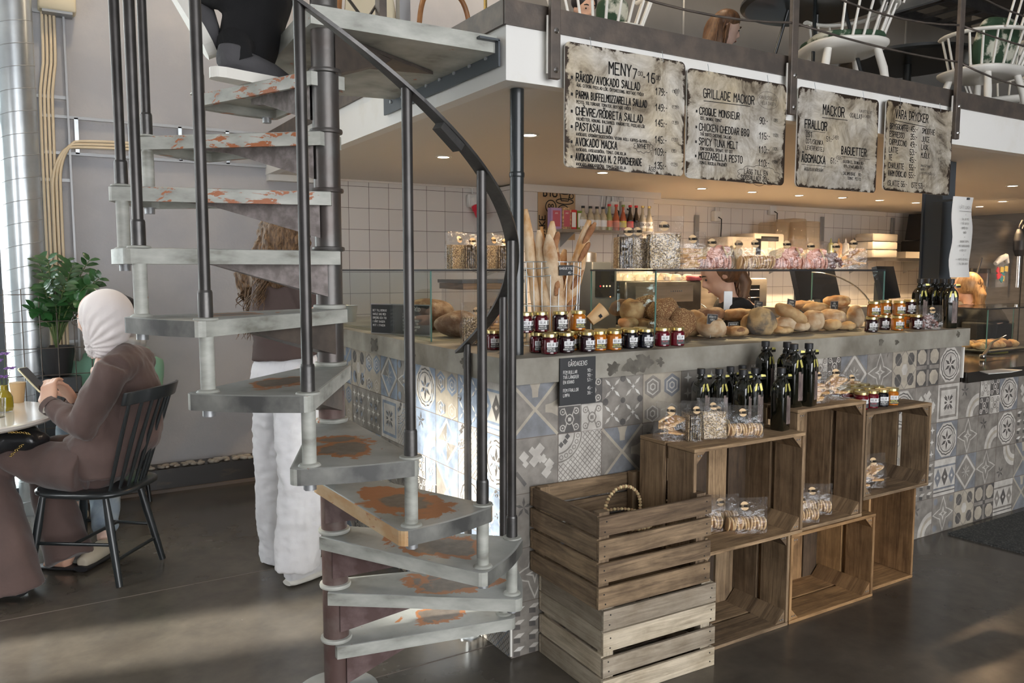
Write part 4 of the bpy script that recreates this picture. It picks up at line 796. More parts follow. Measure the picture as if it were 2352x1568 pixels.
g = loc(B2); g.tube([nk2-V((0, 0, .07)), V((hc2.x, hc2.y, .95)), hp2], [.12, .165, .16], 18); g.tube([s1, s1.lerp(e1, .75)], [.078, .066], 14); g.tube([s2, s2.lerp(e2, .75)], [.078, .066], 14); g.tube([s1, s2], .08, 12); o_ = g.build('shirt', 'cloth_green', pm, remesh=.012, smoothit=5); displace(o_, .008, 12, (1, 1, .6), 1)
g = loc(B2); g.tube([nk2+V((.12*math.cos(a), .12*math.sin(a), -.02+.015*math.sin(a*2))) for a in [i*math.pi/6 for i in range(12)]], .048, 10, closed=True); o_ = g.build('hood', 'cloth_greyhood', pm, remesh=.01, smoothit=3); displace(o_, .012, 16, (1, 1, 1), 2)
g = loc(B2); g.tube([hp2, k1, a1+V((0, 0, .06))], [.11, .088, .07], 16); g.tube([hp2, k2, a2+V((0, 0, .05))], [.11, .088, .065], 16); o_ = g.build('jeans', 'denim', pm, remesh=.012, smoothit=4); displace(o_, .008, 14, (1, 1, .6), 2)
for a_ in (a1, a2):
    g = loc(B2); t_ = a_+f2*.03+V((0, 0, -.03)); g.tube([t_-f2*.07, t_, t_+f2*.10-V((0, 0, .012)), t_+f2*.16-V((0, 0, .02))], [.038, .045, .04, .028], 14); sh = g.build('shoe', 'shoe_beige', pm, remesh=.008, smoothit=3)
    g = loc(B2); g.tube([t_-f2*.075-V((0, 0, .045)), t_+f2*.17-V((0, 0, .045))], [.042, .036], 12, flat=(1.05, .4)); g.build('sole', 'rubber_black', sh)
g = loc(B2); g.ell(hc2+V((0, 0, .045))-f2*.015, (.105, .105, .085), nz=.15, ns=18, nu=20, nv=12); g.build('hair', 'hair_dark', pm)
ch2 = thing('stool', 'black round stool under the man in green', 'stool', (hp2.x, hp2.y, 0)); MB().lathe([(0, .39), (.16, .39), (.165, .41), (0, .415)], n=28).build('seat', 'black_paint', ch2)
for a in (.8, 2.4, 3.9, 5.5): MB().tube([(.11*math.cos(a), .11*math.sin(a), .39), (.16*math.cos(a), .16*math.sin(a), 0)], .012, 8).build('leg', 'black_paint', ch2)
# --- standing woman in white trousers
B3 = V((.96, 3.68, 0)); f3 = V((.93, .36, 0)).normalized(); l3 = V((-.36, .93, 0)).normalized()
ps = thing('person', 'standing woman seen from behind, long curly hair, brown top and loose white trousers', 'person', B3)
hc3 = D(662, 560, 3.62); nk3 = hc3-V((0, 0, .14))-f3*.02; hp3 = D(655, 850, 3.62); sa, sb = D(604, 640, 3.72), D(700, 648, 3.52)
kna, ank_a = D(692, 1080, 3.55), D(668, 1292, 3.56); knb, ank_b = D(622, 1070, 3.78), D(618, 1262, 3.86)
g = loc(B3); P3 = head(g, hc3, f3); g.tube([hc3, nk3, nk3-V((0, 0, .1))], [.048, .047, .08], 12); g.tube([nk3, D(650, 720, 3.62), hp3], [.085, .11, .095], 14); g.tube([sa, sb], .05, 12)
ea, wa = D(712, 738, 3.55), D(716, 712, 3.78); eb, wb = D(600, 745, 3.85), D(690, 740, 3.98); g.tube([sb, ea, wa], [.044, .036, .026], 12); g.tube([sa, eb, wb], [.044, .036, .026], 12); hand(g, wa, f3, (0, 0, -1), .4, .95); hand(g, wb, f3, (0, 0, -1), .4, .95, -1)
g.tube([hp3, D(688, 990, 3.55), kna, ank_a], [.07, .06, .045, .035], 12); g.tube([hp3, D(624, 990, 3.74), knb, ank_b], [.07, .055, .045, .035], 12); g.build('body', 'skin_pale', ps, remesh=.008, smoothit=3); face_bits(P3, ps, B3)
g = loc(B3); g.tube([nk3-V((0, 0, .03)), D(650, 650, 3.62), D(647, 720, 3.62), D(652, 780, 3.62), D(656, 822, 3.62)], [.07, .13, .142, .134, .150], 20); g.tube([sa, sb], .068, 14); g.tube([sb, sb.lerp(ea, .62)], [.066, .052], 14); g.tube([sa, sa.lerp(eb, .62)], [.066, .052], 14)
o_ = g.build('top', 'cloth_brown_dark', ps, remesh=.011, smoothit=5); displace(o_, .006, 12, (.7, .7, 1.6), 6)
g = loc(B3); g.tube([D(656, 812, 3.62), D(657, 845, 3.62), D(660, 900, 3.62)], [.118, .150, .162], 22, flat=(1, .86)); g.tube([D(682, 880, 3.58), D(688, 990, 3.55), kna, D(688, 1180, 3.55), D(684, 1300, 3.56)], [.105, .105, .10, .092, .104], 20)
g.tube([D(632, 880, 3.68), D(624, 990, 3.74), knb, D(624, 1170, 3.82), D(630, 1282, 3.86)], [.095, .092, .082, .075, .078], 20); o_ = g.build('trousers', 'cloth_white', ps, remesh=.0095, smoothit=3); displace(o_, .017, 10, (1.2, 1.2, .33), 2); displace(o_, .0075, 24, (.8, .8, 1.1), 7)
for v in o_.data.vertices: # gathered waistband
    zz = v.co.z; k_ = max(0, 1-(hp3.z+.06-zz)/.14)
    if k_ > 0: v.co += v.normal*.0025*k_*math.sin(math.atan2(v.co.y-(hp3-B3).y, v.co.x-(hp3-B3).x)*34)
o_.data.update()
for a_, nm_ in ((ank_a, 1), (ank_b, 0)):
    g = loc(B3); t_ = a_+V((0, 0, 0)); t_.z = .055; t_ = t_+f3*.03; g.tube([t_-f3*.05, t_-f3*.01, t_+f3*.07, t_+f3*.14-V((0, 0, .006)), t_+f3*.18-V((0, 0, .014))], [.034, .044, .042, .036, .022], 14); sh = g.build('shoe', 'cloth_white', ps, remesh=.008, smoothit=3)
    g = loc(B3); q = V((t_.x, t_.y, .018)); g.tube([q-f3*.055, q-f3*.03, q+f3*.05, q+f3*.15, q+f3*.20+V((0, 0, .006))], [.028, .040, .047, .043, .022], 14, flat=(1.05, .40)); g.build('sole', 'rubber_white', sh)
g = loc(B3); R3 = Matrix((f3, l3, UPZ)).transposed().to_4x4(); g.ell(hc3-f3*.025+V((0, 0, .025)), (.115, .112, .108), R3, nz=.08, ns=12, nu=20, nv=12); g.ell(hc3-f3*.075+V((0, 0, -.09)), (.085, .115, .15), R3, nz=.3, ns=16); g.ell(D(572, 650, 3.70), (.055, .055, .075), nz=.3, ns=18); g.tube([hc3-f3*.08+V((0, 0, -.08)), D(585, 655, 3.68)], [.06, .045], 12); hcore = g.build('hair', 'hair_light', ps, remesh=.008, smoothit=1); displace(hcore, .016, 26, (1, 1, .45), 4); displace(hcore, .008, 60, (1, 1, .5), 9)
g = loc(B3); hair_strands(g, [(hc3-f3*.06+V((0, 0, .09)), hc3-f3*.10+V((0, 0, .03))), (D(588, 600, 3.68), D(612, 596, 3.66))], V((-.22, -.1, -1)), 150, .33, .026, .0024, 2, .016); hair_strands(g, [(D(560, 640, 3.7), D(590, 640, 3.68))], V((-.1, 0, -1)), 60, .12, .024, .0022, 5, .018); g.build('strands', 'hair_light', hcore)
# --- climber on the stairs (only the legs are in view)
zt = 11*RISE+.002; heel = atz(508, 182, zt); dr = V((.90, .30, 0)).normalized(); B4 = V((heel.x, heel.y, zt)); pc4 = thing('person', 'climber in black trousers and dark grey canvas shoes going up the spiral stairs', 'person', B4)
ank = heel+dr*.05+V((0, 0, .11)); kn = D(615, -60, 2.95); hp4 = D(620, -330, 2.95); fh, ft = D(388, -20, 2.86), D(462, 104, 2.82); fd = (ft-fh).normalized(); kn2 = D(560, -90, 2.85); hp5 = D(560, -330, 2.85)
g = loc(B4); g.tube([ank, D(566, 120, 2.90), D(580, 60, 2.88), kn, hp4], [.032, .035, .045, .05, .07], 12); g.tube([fh+V((.05, 0, .06)), D(520, -30, 2.83), kn2, hp5], [.035, .045, .05, .07], 12); g.tube([hp4, hp5], .12, 12); ch_ = (hp4+hp5)/2; g.tube([ch_, ch_+V((0, 0, .3)), ch_+V((0, 0, .52))], [.14, .15, .09], 14); g.tube([ch_+V((0, 0, .5)), ch_+V((0, 0, .66))], [.05, .05], 10); head(g, ch_+V((0, 0, .75)), dr)
for q in (-1, 1): s_ = ch_+V((0, 0, .47))+V((-.3, .9, 0))*.19*q; g.tube([ch_+V((0, 0, .47)), s_, s_+V((.02, 0, -.24)), s_+dr*.2+V((0, 0, -.14))], [.07, .05, .04, .028], 12); hand(g, s_+dr*.2+V((0, 0, -.14)), dr, (0, 0, -1), .5, 1, q)
g.tube([ank, ank+dr*.10-V((0, 0, .075))], [.028, .02], 10); g.tube([fh+V((.035, 0, .03)), ft+V((.02, 0, .03))], [.032, .024], 10); g.build('body', 'skin', pc4, remesh=.010, smoothit=3)
g = loc(B4); g.tube([D(556, 156, 2.89), D(560, 128, 2.89), D(582, 60, 2.88), kn, hp4], [.088, .100, .106, .110, .13], 20); g.tube([fh+V((.05, 0, .06)), D(520, -30, 2.83), kn2, hp5], [.07, .095, .105, .13], 18); g.tube([hp4, hp5], .14, 12); o_ = g.build('trousers', 'cloth_black', pc4, remesh=.012, smoothit=4); displace(o_, .014, 9, (1, 1, .5), 3)
g = loc(B4); g.tube([ank-V((0, 0, .035))+dr*.02, ank+V((0, 0, .01)), D(566, 118, 2.90), D(572, 80, 2.89)], [.050, .056, .056, .055], 14); g.build('sock', 'cloth_black', pc4)
g = loc(B4); g.tube([ch_+V((0, 0, -.02)), ch_+V((0, 0, .3)), ch_+V((0, 0, .5))], [.17, .18, .11], 16); g.build('shirt', 'cloth_navy', pc4)
def shoe(g_up, g_so, h_, d_, up_): # heel point on the sole, direction, up
    s_ = d_.cross(up_).normalized(); 
    def Q(a, b, c): return h_+d_*a+s_*b+up_*c
    g_up.tube([Q(.0, 0, .065), Q(.05, 0, .075), Q(.12, 0, .062), Q(.19, 0, .046), Q(.265, 0, .036)], [.034, .042, .042, .042, .022], 16, up=up_); g_up.tube([Q(.035, 0, .05), Q(.04, 0, .115)], [.04, .042], 14)
    ps_ = [(-.038, .0), (-.03, .024), (.0, .036), (.06, .037), (.13, .042), (.20, .048), (.255, .036), (.285, .012)]; out = ps_+[(a, -b) for a, b in reversed(ps_[1:])]
    g_so.prism(out, .034, 0, Q(0, 0, 0), d_, -s_) if (d_.cross(-s_)).dot(up_) > 0 else g_so.prism(out, .034, 0, Q(0, 0, 0), d_, s_)
for h_, d_, up_ in ((heel+V((0, 0, 0)), dr, UPZ), (fh, fd, (V((.75, 0, .55))-fd*V((.75, 0, .55)).dot(fd)).normalized())):
    g = loc(B4); g2_ = loc(B4); shoe(g, g2_, h_, d_, up_); sh = g.build('shoe', 'shoe_grey', pc4, remesh=.007, smoothit=3); g2_.build('sole', 'rubber_white', sh, bevel=.008)
# ---------------------------------------------------------------- marble table, things on it
tb = thing('cafe_table', 'round marble-topped café table with black pedestal at the left edge', 'table', (-.40, 4.52, 0))
MB().lathe([(.0, .735), (.50, .735), (.515, .745), (.515, .757), (.505, .762), (0, .762)], n=56).build('table_top', 'marble', tb); MB().lathe([(.03, .02), (.03, .73)], n=16).build('pedestal', 'black_paint', tb); MB().lathe([(.22, 0), (.22, .012), (.05, .03)], n=32).build('foot', 'black_paint', tb)
v0 = atz(12, 944, .762); vz = thing('bud_vase', 'amber glass bottle vase holding purple flowers on the marble table', 'vase', (v0.x, v0.y, .762)); MB().lathe([(.001, .001), (.034, .003), (.038, .02), (.036, .07), (.024, .095), (.015, .105), (.015, .125), (.018, .13)], n=20).build('bottle', 'bottle_amber', vz)
for i, (dx, dy, h_) in enumerate(((0, 0, .17), (-.02, .01, .25), (.03, 0, .21), (-.035, 0, .20), (.01, .02, .28))):
    s_ = MB().tube([(dx*.15, dy*.1, .02), (dx*.6, dy, .13), (dx, dy, h_)], .0018, 5).build('stem', 'stem', vz); g = MB()
    for q in range(26): a = q*2.4; rr = .006+.0007*q; g.ell((dx+rr*math.cos(a), dy+rr*math.sin(a), h_+.004*math.sin(q)), (.006, .004, .003), (0, 0, a), nu=6, nv=4)
    g.build('blossom', 'purple', s_)
v0 = atz(42, 925, .762); cp = thing('paper_cup', 'brown paper coffee cup with clear lid beside the vase on the marble table', 'cup', (v0.x, v0.y+.02, .762)); MB().lathe([(.026, 0), (.038, .105)], n=24).build('cup_body', 'cup_kraft', cp); MB().lathe([(.040, .103), (.041, .110), (.036, .114), (.032, .128), (.0, .130)], n=24).build('lid', 'cup_clear', cp)
v0 = atz(0, 958, .762); gl = thing('water_glass', 'small clear drinking glass at the near edge of the marble table', 'glass', (v0.x-.005, v0.y, .762)); MB().lathe([(.027, 0), (.033, .09), (.031, .09), (.025, .005)], n=20).build('glass_wall', 'cup_clear', gl)
# ---------------------------------------------------------------- far-left corner: duct, conduits, ladder tray, planter, mesh, plant
def wallx(px, py, Y=WY): return atY(px, py, Y)
du = thing('ventilation_duct', 'shiny spiral-seam round galvanised air duct standing in the far left corner', 'duct', (.0, 5.50, 0)); DX0 = atY(38, 300, 5.5).x
du.location = (DX0+.01, 5.50, 0); MB().lathe([(.098, .0), (.098, 5.15)], n=36).build('pipe', 'galv', du)
g = MB(); turns = 5.15/.125; N = int(turns*18); g.tube([V((.099*math.cos(i*math.pi/9), .099*math.sin(i*math.pi/9), 5.15*i/N)) for i in range(N+1)], .0022, 5); g.build('spiral_seam', 'zinc', du)
x_ = DX0+.145
for i in range(7):
    xx = x_+i*.021; MB_ = MB(); c_ = tag(MB_.tube(chaikin([(xx+.02, WY-.03, 5.1), (xx+.02, WY-.03, 2.75), (xx+.0, WY-.03, 2.62), (xx-.02, WY-.03, 2.45), (xx-.02, WY-.03, .1)] if i < 4 else [(xx-.06, WY-.045, .1), (xx-.06, WY-.045, 1.9+.022*(i-4)), (xx-.05, WY-.045, 2.05+.02*(i-4)), (xx+.0, WY-.045, 2.17+.02*(i-4)), (xx+.06, WY-.045, 2.215+.02*(i-4)), (1.46, WY-.045, 2.215+.02*(i-4))]), .0085, 8).build('cable', 'cable_cream'), 'cream electrical cable running straight up the grey wall beside the duct' if i < 4 else 'cream electrical cable turning along the grey wall behind the spiral stairs', 'cable', 'cream cables in the corner' if i < 4 else 'cream cables along the wall')
cl = thing('cable_ladder', 'zinc cable ladder fixed across the grey wall behind the spiral stairs', 'cable ladder', (.15, WY-.02, 0))
for z_ in (2.385, 2.165): MB().box((.66, 0, z_), (1.36, .02, .018)).build('rail', 'zinc', cl)
for i in range(5): MB().box((.16+i*.30, -.004, 2.275), (.022, .012, .22)).build('rung', 'galv', cl)
cv = thing('cable_ladder', 'upright zinc cable ladder beside the round duct in the corner', 'cable ladder', (x_+.10, WY-.03, 0)); MB().box((.03, 0, 2.6), (.012, .03, 5.1)).build('rail', 'zinc', cv)
for i in range(9): MB().box((-.06, .01, .5+i*.5), (.17, .01, .02)).build('rung', 'zinc', cv)
sp = thing('wall_speaker', 'cream boxed wall sounder high on the grey wall near the duct', 'speaker', (atY(130, 10, WY-.05).x, WY-.06, 3.08)); MB().rbox((0, 0, 0), (.20, .12, .17), .015).build('housing', 'cream_panel', sp); g = MB()
for r_ in (.012, .024, .036): g.tube([(-.02+r_*math.cos(a), -.061, .02+r_*math.sin(a)) for a in [i*math.pi/8 for i in range(16)]], .002, 5, closed=True)
g.build('grille', 'soot', sp); MB().box((0, .0, -.09), (.16, .10, .02)).build('bracket', 'zinc', sp)
pt = tag(MB().rbox((0, 0, .41), (.24, .20, .82), .01).build('planter', 'anthracite', loc=(.135, 5.42, 0)), 'tall dark grey rectangular planter holding the leafy plant', 'planter')
gm = thing('wire_grid', 'rusty wire mesh screen in front of the planter and the duct', 'mesh screen', (-.02, 5.27, .0))
for i in range(7): MB().tube([(-.18+i*.085, 0, .35), (-.18+i*.085, 0, 1.34)], .0028, 6).build('wire', 'steel_brown', gm)
for i in range(7): MB().tube([(-.18, 0.004, .38+i*.155), (.33, 0.004, .38+i*.155)], .0028, 6).build('wire', 'steel_brown', gm)
pp = thing('potted_plant', 'glossy green leafy plant spilling from a pot beside the duct', 'plant', (.135, 5.40, .83))
MB().lathe([(.07, 0), (.10, .17), (.095, .17), (.085, .14), (0, .14)], n=24).build('pot', 'rubber_black', pp)
rs = random.Random(11); leafm = MB()
def leafpoly(g, p, d, s, nrm):
    d = V(d).normalized(); sd_ = d.cross(V(nrm)).normalized(); up_ = sd_.cross(d); L = []
    for t, w_ in ((0, .0), (.2, .24), (.5, .32), (.8, .2), (1, 0)): L.append((t, w_))
    top = [p+d*t*s+sd_*w_*s*.9+up_*.10*s*math.sin(t*3) for t, w_ in L]; mid = [p+d*t*s+up_*(-.03*s+.10*s*math.sin(t*3)) for t, w_ in L]; bot = [p+d*t*s-sd_*w_*s*.9+up_*.10*s*math.sin(t*3) for t, w_ in L]
    g.add(top+mid+bot, [(i, i+1, 6+i, 5+i) for i in range(4)]+[(5+i, 6+i, 11+i, 10+i) for i in range(4)], 0, True)
tips = [(90, 602, 5.30), (110, 596, 5.2), (165, 615, 5.2), (205, 598, 5.35), (228, 640, 5.3), (75, 712, 5.25), (100, 720, 5.25), (130, 700, 5.2), (150, 650, 5.1), (120, 640, 5.2), (200, 655, 5.25), (180, 690, 5.15), (100, 660, 5.2), (150, 600, 5.3)]
base = V((.135, 5.40, .99))
for k, (px, py, dd) in enumerate(tips):
    e_ = D(px, py, dd*.855+.28) if False else atY(px, py, dd); m_ = (base+e_)/2+V((0, 0, .12 if py < 690 else .16)); pts = [base.lerp(m_, t).lerp(m_.lerp(e_, t), t) for t in [i/10 for i in range(11)]]
    st_ = MB(); st_.tf = Matrix.Translation(-V((.135, 5.40, .83))); st_.tube(pts, [.006-.0004*i for i in range(11)], 6); st_.build('stem', 'stem', pp)
    for i in range(3, 11):
        for q in (-1, 1):
            dv = (pts[i]-pts[i-1]).normalized(); sdv = dv.cross(V((0, -1, .3))).normalized()*q
            g = MB(); g.tf = Matrix.Translation(-V((.135, 5.40, .83))); leafpoly(leafm if False else g, pts[i], dv*.6+sdv+V((rs.uniform(-.2, .2), rs.uniform(-.2, .2), rs.uniform(-.2, .2))), rs.uniform(.055, .085), V((0, -.6, .8)))
            leafm.v += [] ; leafm.f += []
            o_ = len(leafm.v); leafm.v += g.v; leafm.f += [tuple(o_+a for a in f_) for f_ in g.f]; leafm.m += g.m; leafm.sm += g.sm; leafm.uv += g.uv
leafm.build('foliage', 'leaf', pp)
ORD = ['first', 'second', 'third', 'fourth', 'fifth', 'sixth', 'seventh', 'eighth', 'ninth', 'tenth', 'eleventh', 'twelfth', 'thirteenth', 'fourteenth', 'fifteenth', 'sixteenth']
UX, UZ = V((1, 0, 0)), V((0, 0, 1))
# ---------------------------------------------------------------- slatted crates, stacked upright
def slat_crate(label, loc, rz, L, W, H, m, seed):
    rs = random.Random(seed); r = thing('wooden_crate', label, 'crate', loc, rz); n = 4; sh = H/n*.86
    for i in range(n):
        z = H*(i+.46)/n+rs.uniform(-.004, .004)
        for (c, s_) in (((L/2, -.006, z), (L+.012, .012, sh*rs.uniform(.92, 1.05))), ((L/2, W+.006, z), (L+.012, .012, sh)), ((-.0+.001, W/2, z), (.012, W-.004, sh*rs.uniform(.95, 1.06))), ((L-.001, W/2, z), (.012, W-.004, sh))):
            random.seed(seed*97+i*7+int(c[0]*100)); MB().box(c, s_, (0, rs.uniform(-.006, .006) if s_[0] > s_[1] else 0, 0)).build('slat', m, r, bevel=.0015)
    for x in (.028, L-.028):
        for y in (.022, W-.022): MB().box((x, y, H/2), (.042, .032, H-.004)).build('corner_post', m, r)
    for i in range(5): MB().box((L/2, W*(i+.5)/5, .006), (L-.03, W/5*.9, .010)).build('bottom_board', m, r)
    for i in range(n):
        for x in (.02, L-.02):
            for q in (-.018, .016): MB().lathe([(.0028, 0), (.0028, .0012)], (x+rs.uniform(-.005, .005), -.0122, H*(i+.46)/n+q), 6, axis=(0, -1, 0)).build('nail', 'soot', r)
    return r
slat_crate('pale weathered slatted wooden crate on the floor, bottom of the stack by the staircase', (1.600, 2.045, 0), math.radians(-1.5), .495, .385, .325, 'wood_pale', 3)
slat_crate('brown weathered slatted wooden crate on top of the stack by the staircase', (1.566, 2.03, .327), math.radians(-.5), .49, .40, .328, 'wood_old', 5)
# beaded hoops inside the upper crate
wr = thing('beaded_wreath', 'beaded straw hoop standing in the top slatted crate', 'wreath', (1.89, 2.30, .39))
for i in range(44): a = i*2*math.pi/44; MB().ell((.085*math.cos(a), .0, .16+.085*math.sin(a)), (.0075, .007, .006), (0, -a, 0), nu=8, nv=6).build('bead', 'straw' if i % 2 else 'biscuit_pale', wr)
wr2 = thing('beaded_wreath', 'beaded straw hoop lying low in the top slatted crate', 'wreath', (1.80, 2.23, .39))
for i in range(60): a = i*2*math.pi/60; MB().ell((.14*math.cos(a), .11*math.sin(a), .145+.01*math.sin(a*2)), (.008, .007, .006), (0, 0, a), nu=8, nv=6).build('bead', 'straw' if i % 2 else 'biscuit_pale', wr2)
# ---------------------------------------------------------------- display crates lying on their sides, open to the front
def shelf_crate(label, x0, x1, y0, y1, z0, z1, m, seed, gaps=4, back=None, solid=False):
    r = thing('display_crate', label, 'crate', (x0, y0, z0)); L, W, H = x1-x0, y1-y0, z1-z0; t = .014; rs = random.Random(seed)
    for nm, f_ in (('top_board', 1), ('bottom_board', 0)):
        for j in range(1 if solid else 2): random.seed(seed*31+j+f_*5); w_ = W if solid else W*.475; MB().box((L/2, W/2 if solid else (W*.2425 if j == 0 else W*.7575), H-t/2 if f_ else t/2), (L, w_, t)).build(nm, m, r, bevel=.002)
    for sx in (0, 1):
        for j in range(1 if solid else 2): random.seed(seed*37+j+sx*5); w_ = W if solid else W*.46; MB().box((t/2 if sx == 0 else L-t/2, W/2 if solid else (W*.235 if j == 0 else W*.765), H/2), (t, w_-.002, H-2*t-.002)).build('side_board', m, r, bevel=.0015)
    n = gaps; w_ = (L-2*t)/n
    if not solid or back:
        for i in range(n): random.seed(seed*41+i); MB().box((t+w_*(i+.5), W-t/2, H/2), (w_*(.9 if back is None else back), t*.8, H-2*t-.002)).build('back_slat', m if i % 2 else 'wood_dark', r)
    for sx in (0, 1):
        for sz in (0, 1):
            if solid: continue
            cx_ = t if sx == 0 else L-t; cz_ = t if sz == 0 else H-t; ax_ = 1 if sx == 0 else -1; az_ = 1 if sz == 0 else -1
            poly = [(cx_, cz_), (cx_+ax_*.05, cz_), (cx_, cz_+az_*.05)]; poly = poly if ax_*az_ > 0 else poly[::-1]
            MB().prism(poly, W-.03, 0, (0, W-.02, 0), (1, 0, 0), (0, 0, 1)).build('corner_block', m, r)
            for q in range(2): MB().lathe([(.003, 0), (.003, .0012)], (cx_+ax_*(.012+.014*q), .008, cz_+az_*.014), 6, axis=(0, -1, 0)).build('nail', 'zinc', r)
    return r
shelf_crate('large wooden crate on the floor, open front, lower left of the display crates', 2.110, 2.600, 2.10, 2.40, 0, .398, 'wood_old', 11)
shelf_crate('warm brown wooden crate on the floor, open and empty, lower middle of the display', 2.607, 3.160, 2.10, 2.40, 0, .378, 'wood_warm', 12, 5)
shelf_crate('smooth brown box with stained side standing on the floor, lower right of the display', 3.166, 3.520, 2.14, 2.42, 0, .445, 'wood_warm', 13, 4, solid=True, back=.99)
shelf_crate('wide wooden crate under the small oil bottles and crispbread bags', 2.010, 2.608, 2.05, 2.35, .402, .810, 'wood_mid', 14, 5)
shelf_crate('tall wooden crate under the rusk bags and large oil bottles', 2.620, 3.060, 2.10, 2.40, .382, .890, 'wood_mid', 15, 4)
shelf_crate('dark wooden crate with gaps in its back, under the group of jam jars', 3.068, 3.550, 2.10, 2.40, .449, .838, 'wood_old', 16, 4, back=.74)
# ---------------------------------------------------------------- jam jars
def jar_proto(kind, jam, band, words, col):
    r = thing('jam_jar', 'x', 'jar', (0, 0, 0)); R = .0335
    MB().lathe([(R*.80, 0), (R, .004), (R*1.0, .055), (R*.93, .061), (.0265, .064), (.0265, .070)], n=6).build('glass_body', jam, r).rotation_euler = (0, 0, math.pi/6)
    MB().lathe([(.0285, .066), (.0295, .067), (.0295, .077), (.028, .079), (.012, .0785), (0, .0785)], n=24).build('lid', 'lid_gold', r)
    g = MB(); ap = R*math.cos(math.pi/6)+.0006 # label wraps the faces turned to the front
    us = [(V((1, 0, 0)), V((0, -ap, 0))), ]
    c = V((0, -ap, 0)); hw = R*.5
    for k, (z0, z1, m_) in enumerate(((.029, .047, 0), (.010, .029, 1))): g.add([c+V((-hw, 0, z0)), c+V((hw, 0, z0)), c+V((hw, 0, z1)), c+V((-hw, 0, z1))], [(0, 1, 2, 3)], m_)
    e1 = V((math.cos(math.pi/3), math.sin(math.pi/3), 0)); c2 = V((hw, -ap, 0))
    for k, (z0, z1, m_) in enumerate(((.029, .047, 0), (.010, .029, 1))): g.add([c2+V((.0003, -.0003, z0)), c2+e1*(R*.8)+V((.0003, -.0003, z0)), c2+e1*(R*.8)+V((.0003, -.0003, z1)), c2+V((.0003, -.0003, z1))], [(0, 1, 2, 3)], m_)
    lettering(g, 'BULLAR', c+V((0, -.0003, .033)), .0105, wd=.30, st=.09, gap=1.2, m=2, align='c'); lettering(g, '&BRÖD', c2+e1*.002+V((.0006, -.0006, .033)), .0105, u=e1, wd=.30, st=.09, gap=1.2, m=2)
    for q, wline in enumerate(words): lettering(g, wline, c+V((0, -.0003, .021-q*.007)), .0052 if q == 0 else .004, wd=.5, st=.13, m=col, align='c')
    g.build('label', ['label_white', 'label_black', 'ink', 'chalk', 'ink_yellow', 'ink_red'], r); return r
JP = {'dark plum': jar_proto('d', 'jam_dark', 1, ['MARMELAD', 'JORDGUBB & VANILJ'], 3), 'red': jar_proto('r', 'jam_red', 1, ['MARMELAD', 'HALLON & VINB'], 3), 'amber': jar_proto('o', 'jam_orange', 1, ['MARMELAD', 'MANGO & PASSION'], 4), 'blue-black': jar_proto('b', 'jam_blue', 1, ['MARMELAD', 'BLÅBÄR'], 3), 'raspberry': jar_proto('h', 'jam_rasp', 1, ['HALLON', ''], 5)}
used = set()
def put_jar(kind, x, y, z, label, group, rz=.25):
    if kind in used: return copy_tree(JP[kind], (x, y, z), (0, 0, rz), label, group=group)
    used.add(kind); o = JP[kind]; o.location = (x, y, z); o.rotation_euler = (0, 0, rz); o['label'] = label; o['group'] = group; return o
row = ['red', 'dark plum', 'dark plum', 'amber', 'amber', 'blue-black', 'blue-black', 'raspberry', 'raspberry']
for i, k in enumerate(row):
    p = atz([1218, 1257, 1291, 1328, 1357, 1394, 1424, 1453, 1480][i], [806, 803, 799, 798, 796, 793, 791, 787, 785][i], ZS); put_jar(k, p.x, 2.500+(i % 2)*.012+.004*i*0, ZS, '%s jam jar, %s from the left in the front row on the worktop' % (k, ORD[i]), 'front row of jam jars', -.38+.06*(i % 3))
xs = [atY(px, 745, 2.58).x for px in (1235, 1272, 1310, 1345, 1380, 1412, 1442, 1470)]
for i, x in enumerate(xs): put_jar(['red', 'dark plum', 'amber', 'dark plum', 'amber', 'blue-black', 'raspberry', 'raspberry'][i], x, 2.578, ZS, '%s jam jar, %s from the left in the second row on the worktop' % (['red', 'dark plum', 'amber', 'dark plum', 'amber', 'blue-black', 'raspberry', 'raspberry'][i], ORD[i]), 'second row of jam jars', -.4)
for i, (px, k) in enumerate(((1206, 'red'), (1244, 'red'), (1287, 'dark plum'), (1330, 'amber'))):
    put_jar(k, atY(px, 740, 2.575).x, 2.575+(.006 if i % 2 else 0), ZS+.0790, '%s jam jar, %s from the left on the raised row before the baguettes' % (k, ORD[i]), 'upper row of jam jars', -.30)
put_jar('amber', atY(1322, 740, 2.65).x-.01, 2.655, ZS+.0005, 'amber jam jar half hidden behind the raised row, before the wire basket', 'second row of jam jars', -.4)
put_jar('red', 1.600, 2.665, ZS, 'red jam jar just left of the black steel post, nearest the corner', 'jars left of the post', -.3)
put_jar('red', 1.590, 2.760, ZS, 'red jam jar behind the one left of the black steel post', 'jars left of the post', -.3)
for i, (px, k) in enumerate(((2002, 'dark plum'), (2031, 'dark plum'), (2062, 'amber'), (2085, 'amber'), (2104, 'dark plum'))):
    put_jar(k, atY(px, 745, 2.53+.07*(i % 2)).x, 2.53+.07*(i % 2), ZS, '%s jam jar, %s of the lower row right of the glass case' % (k, ORD[i]), 'jars right of the glass case', -.72)
for i, (px, k) in enumerate(((2006, 'amber'), (2033, 'amber'), (2064, 'amber'), (2088, 'dark plum'))):
    put_jar(k, atY(px, 745, 2.53+.07*(i % 2)).x, 2.53+.07*(i % 2), ZS+.0790, '%s jam jar, %s of the upper row right of the glass case' % (k, ORD[i]), 'upper jars right of the glass case', -.72)
n_ = 0
for r_ in range(3):
    for i in range(4):
        k = ['raspberry', 'raspberry', 'blue-black', 'amber'][i]; put_jar(k, 3.115+i*.073+r_*.004, 2.165+r_*.075, .838, '%s jam jar, %s from the left in the %s row on the dark crate' % (k, ORD[i], ['front', 'middle', 'back'][r_]), 'jam jars on the dark crate', -.6)
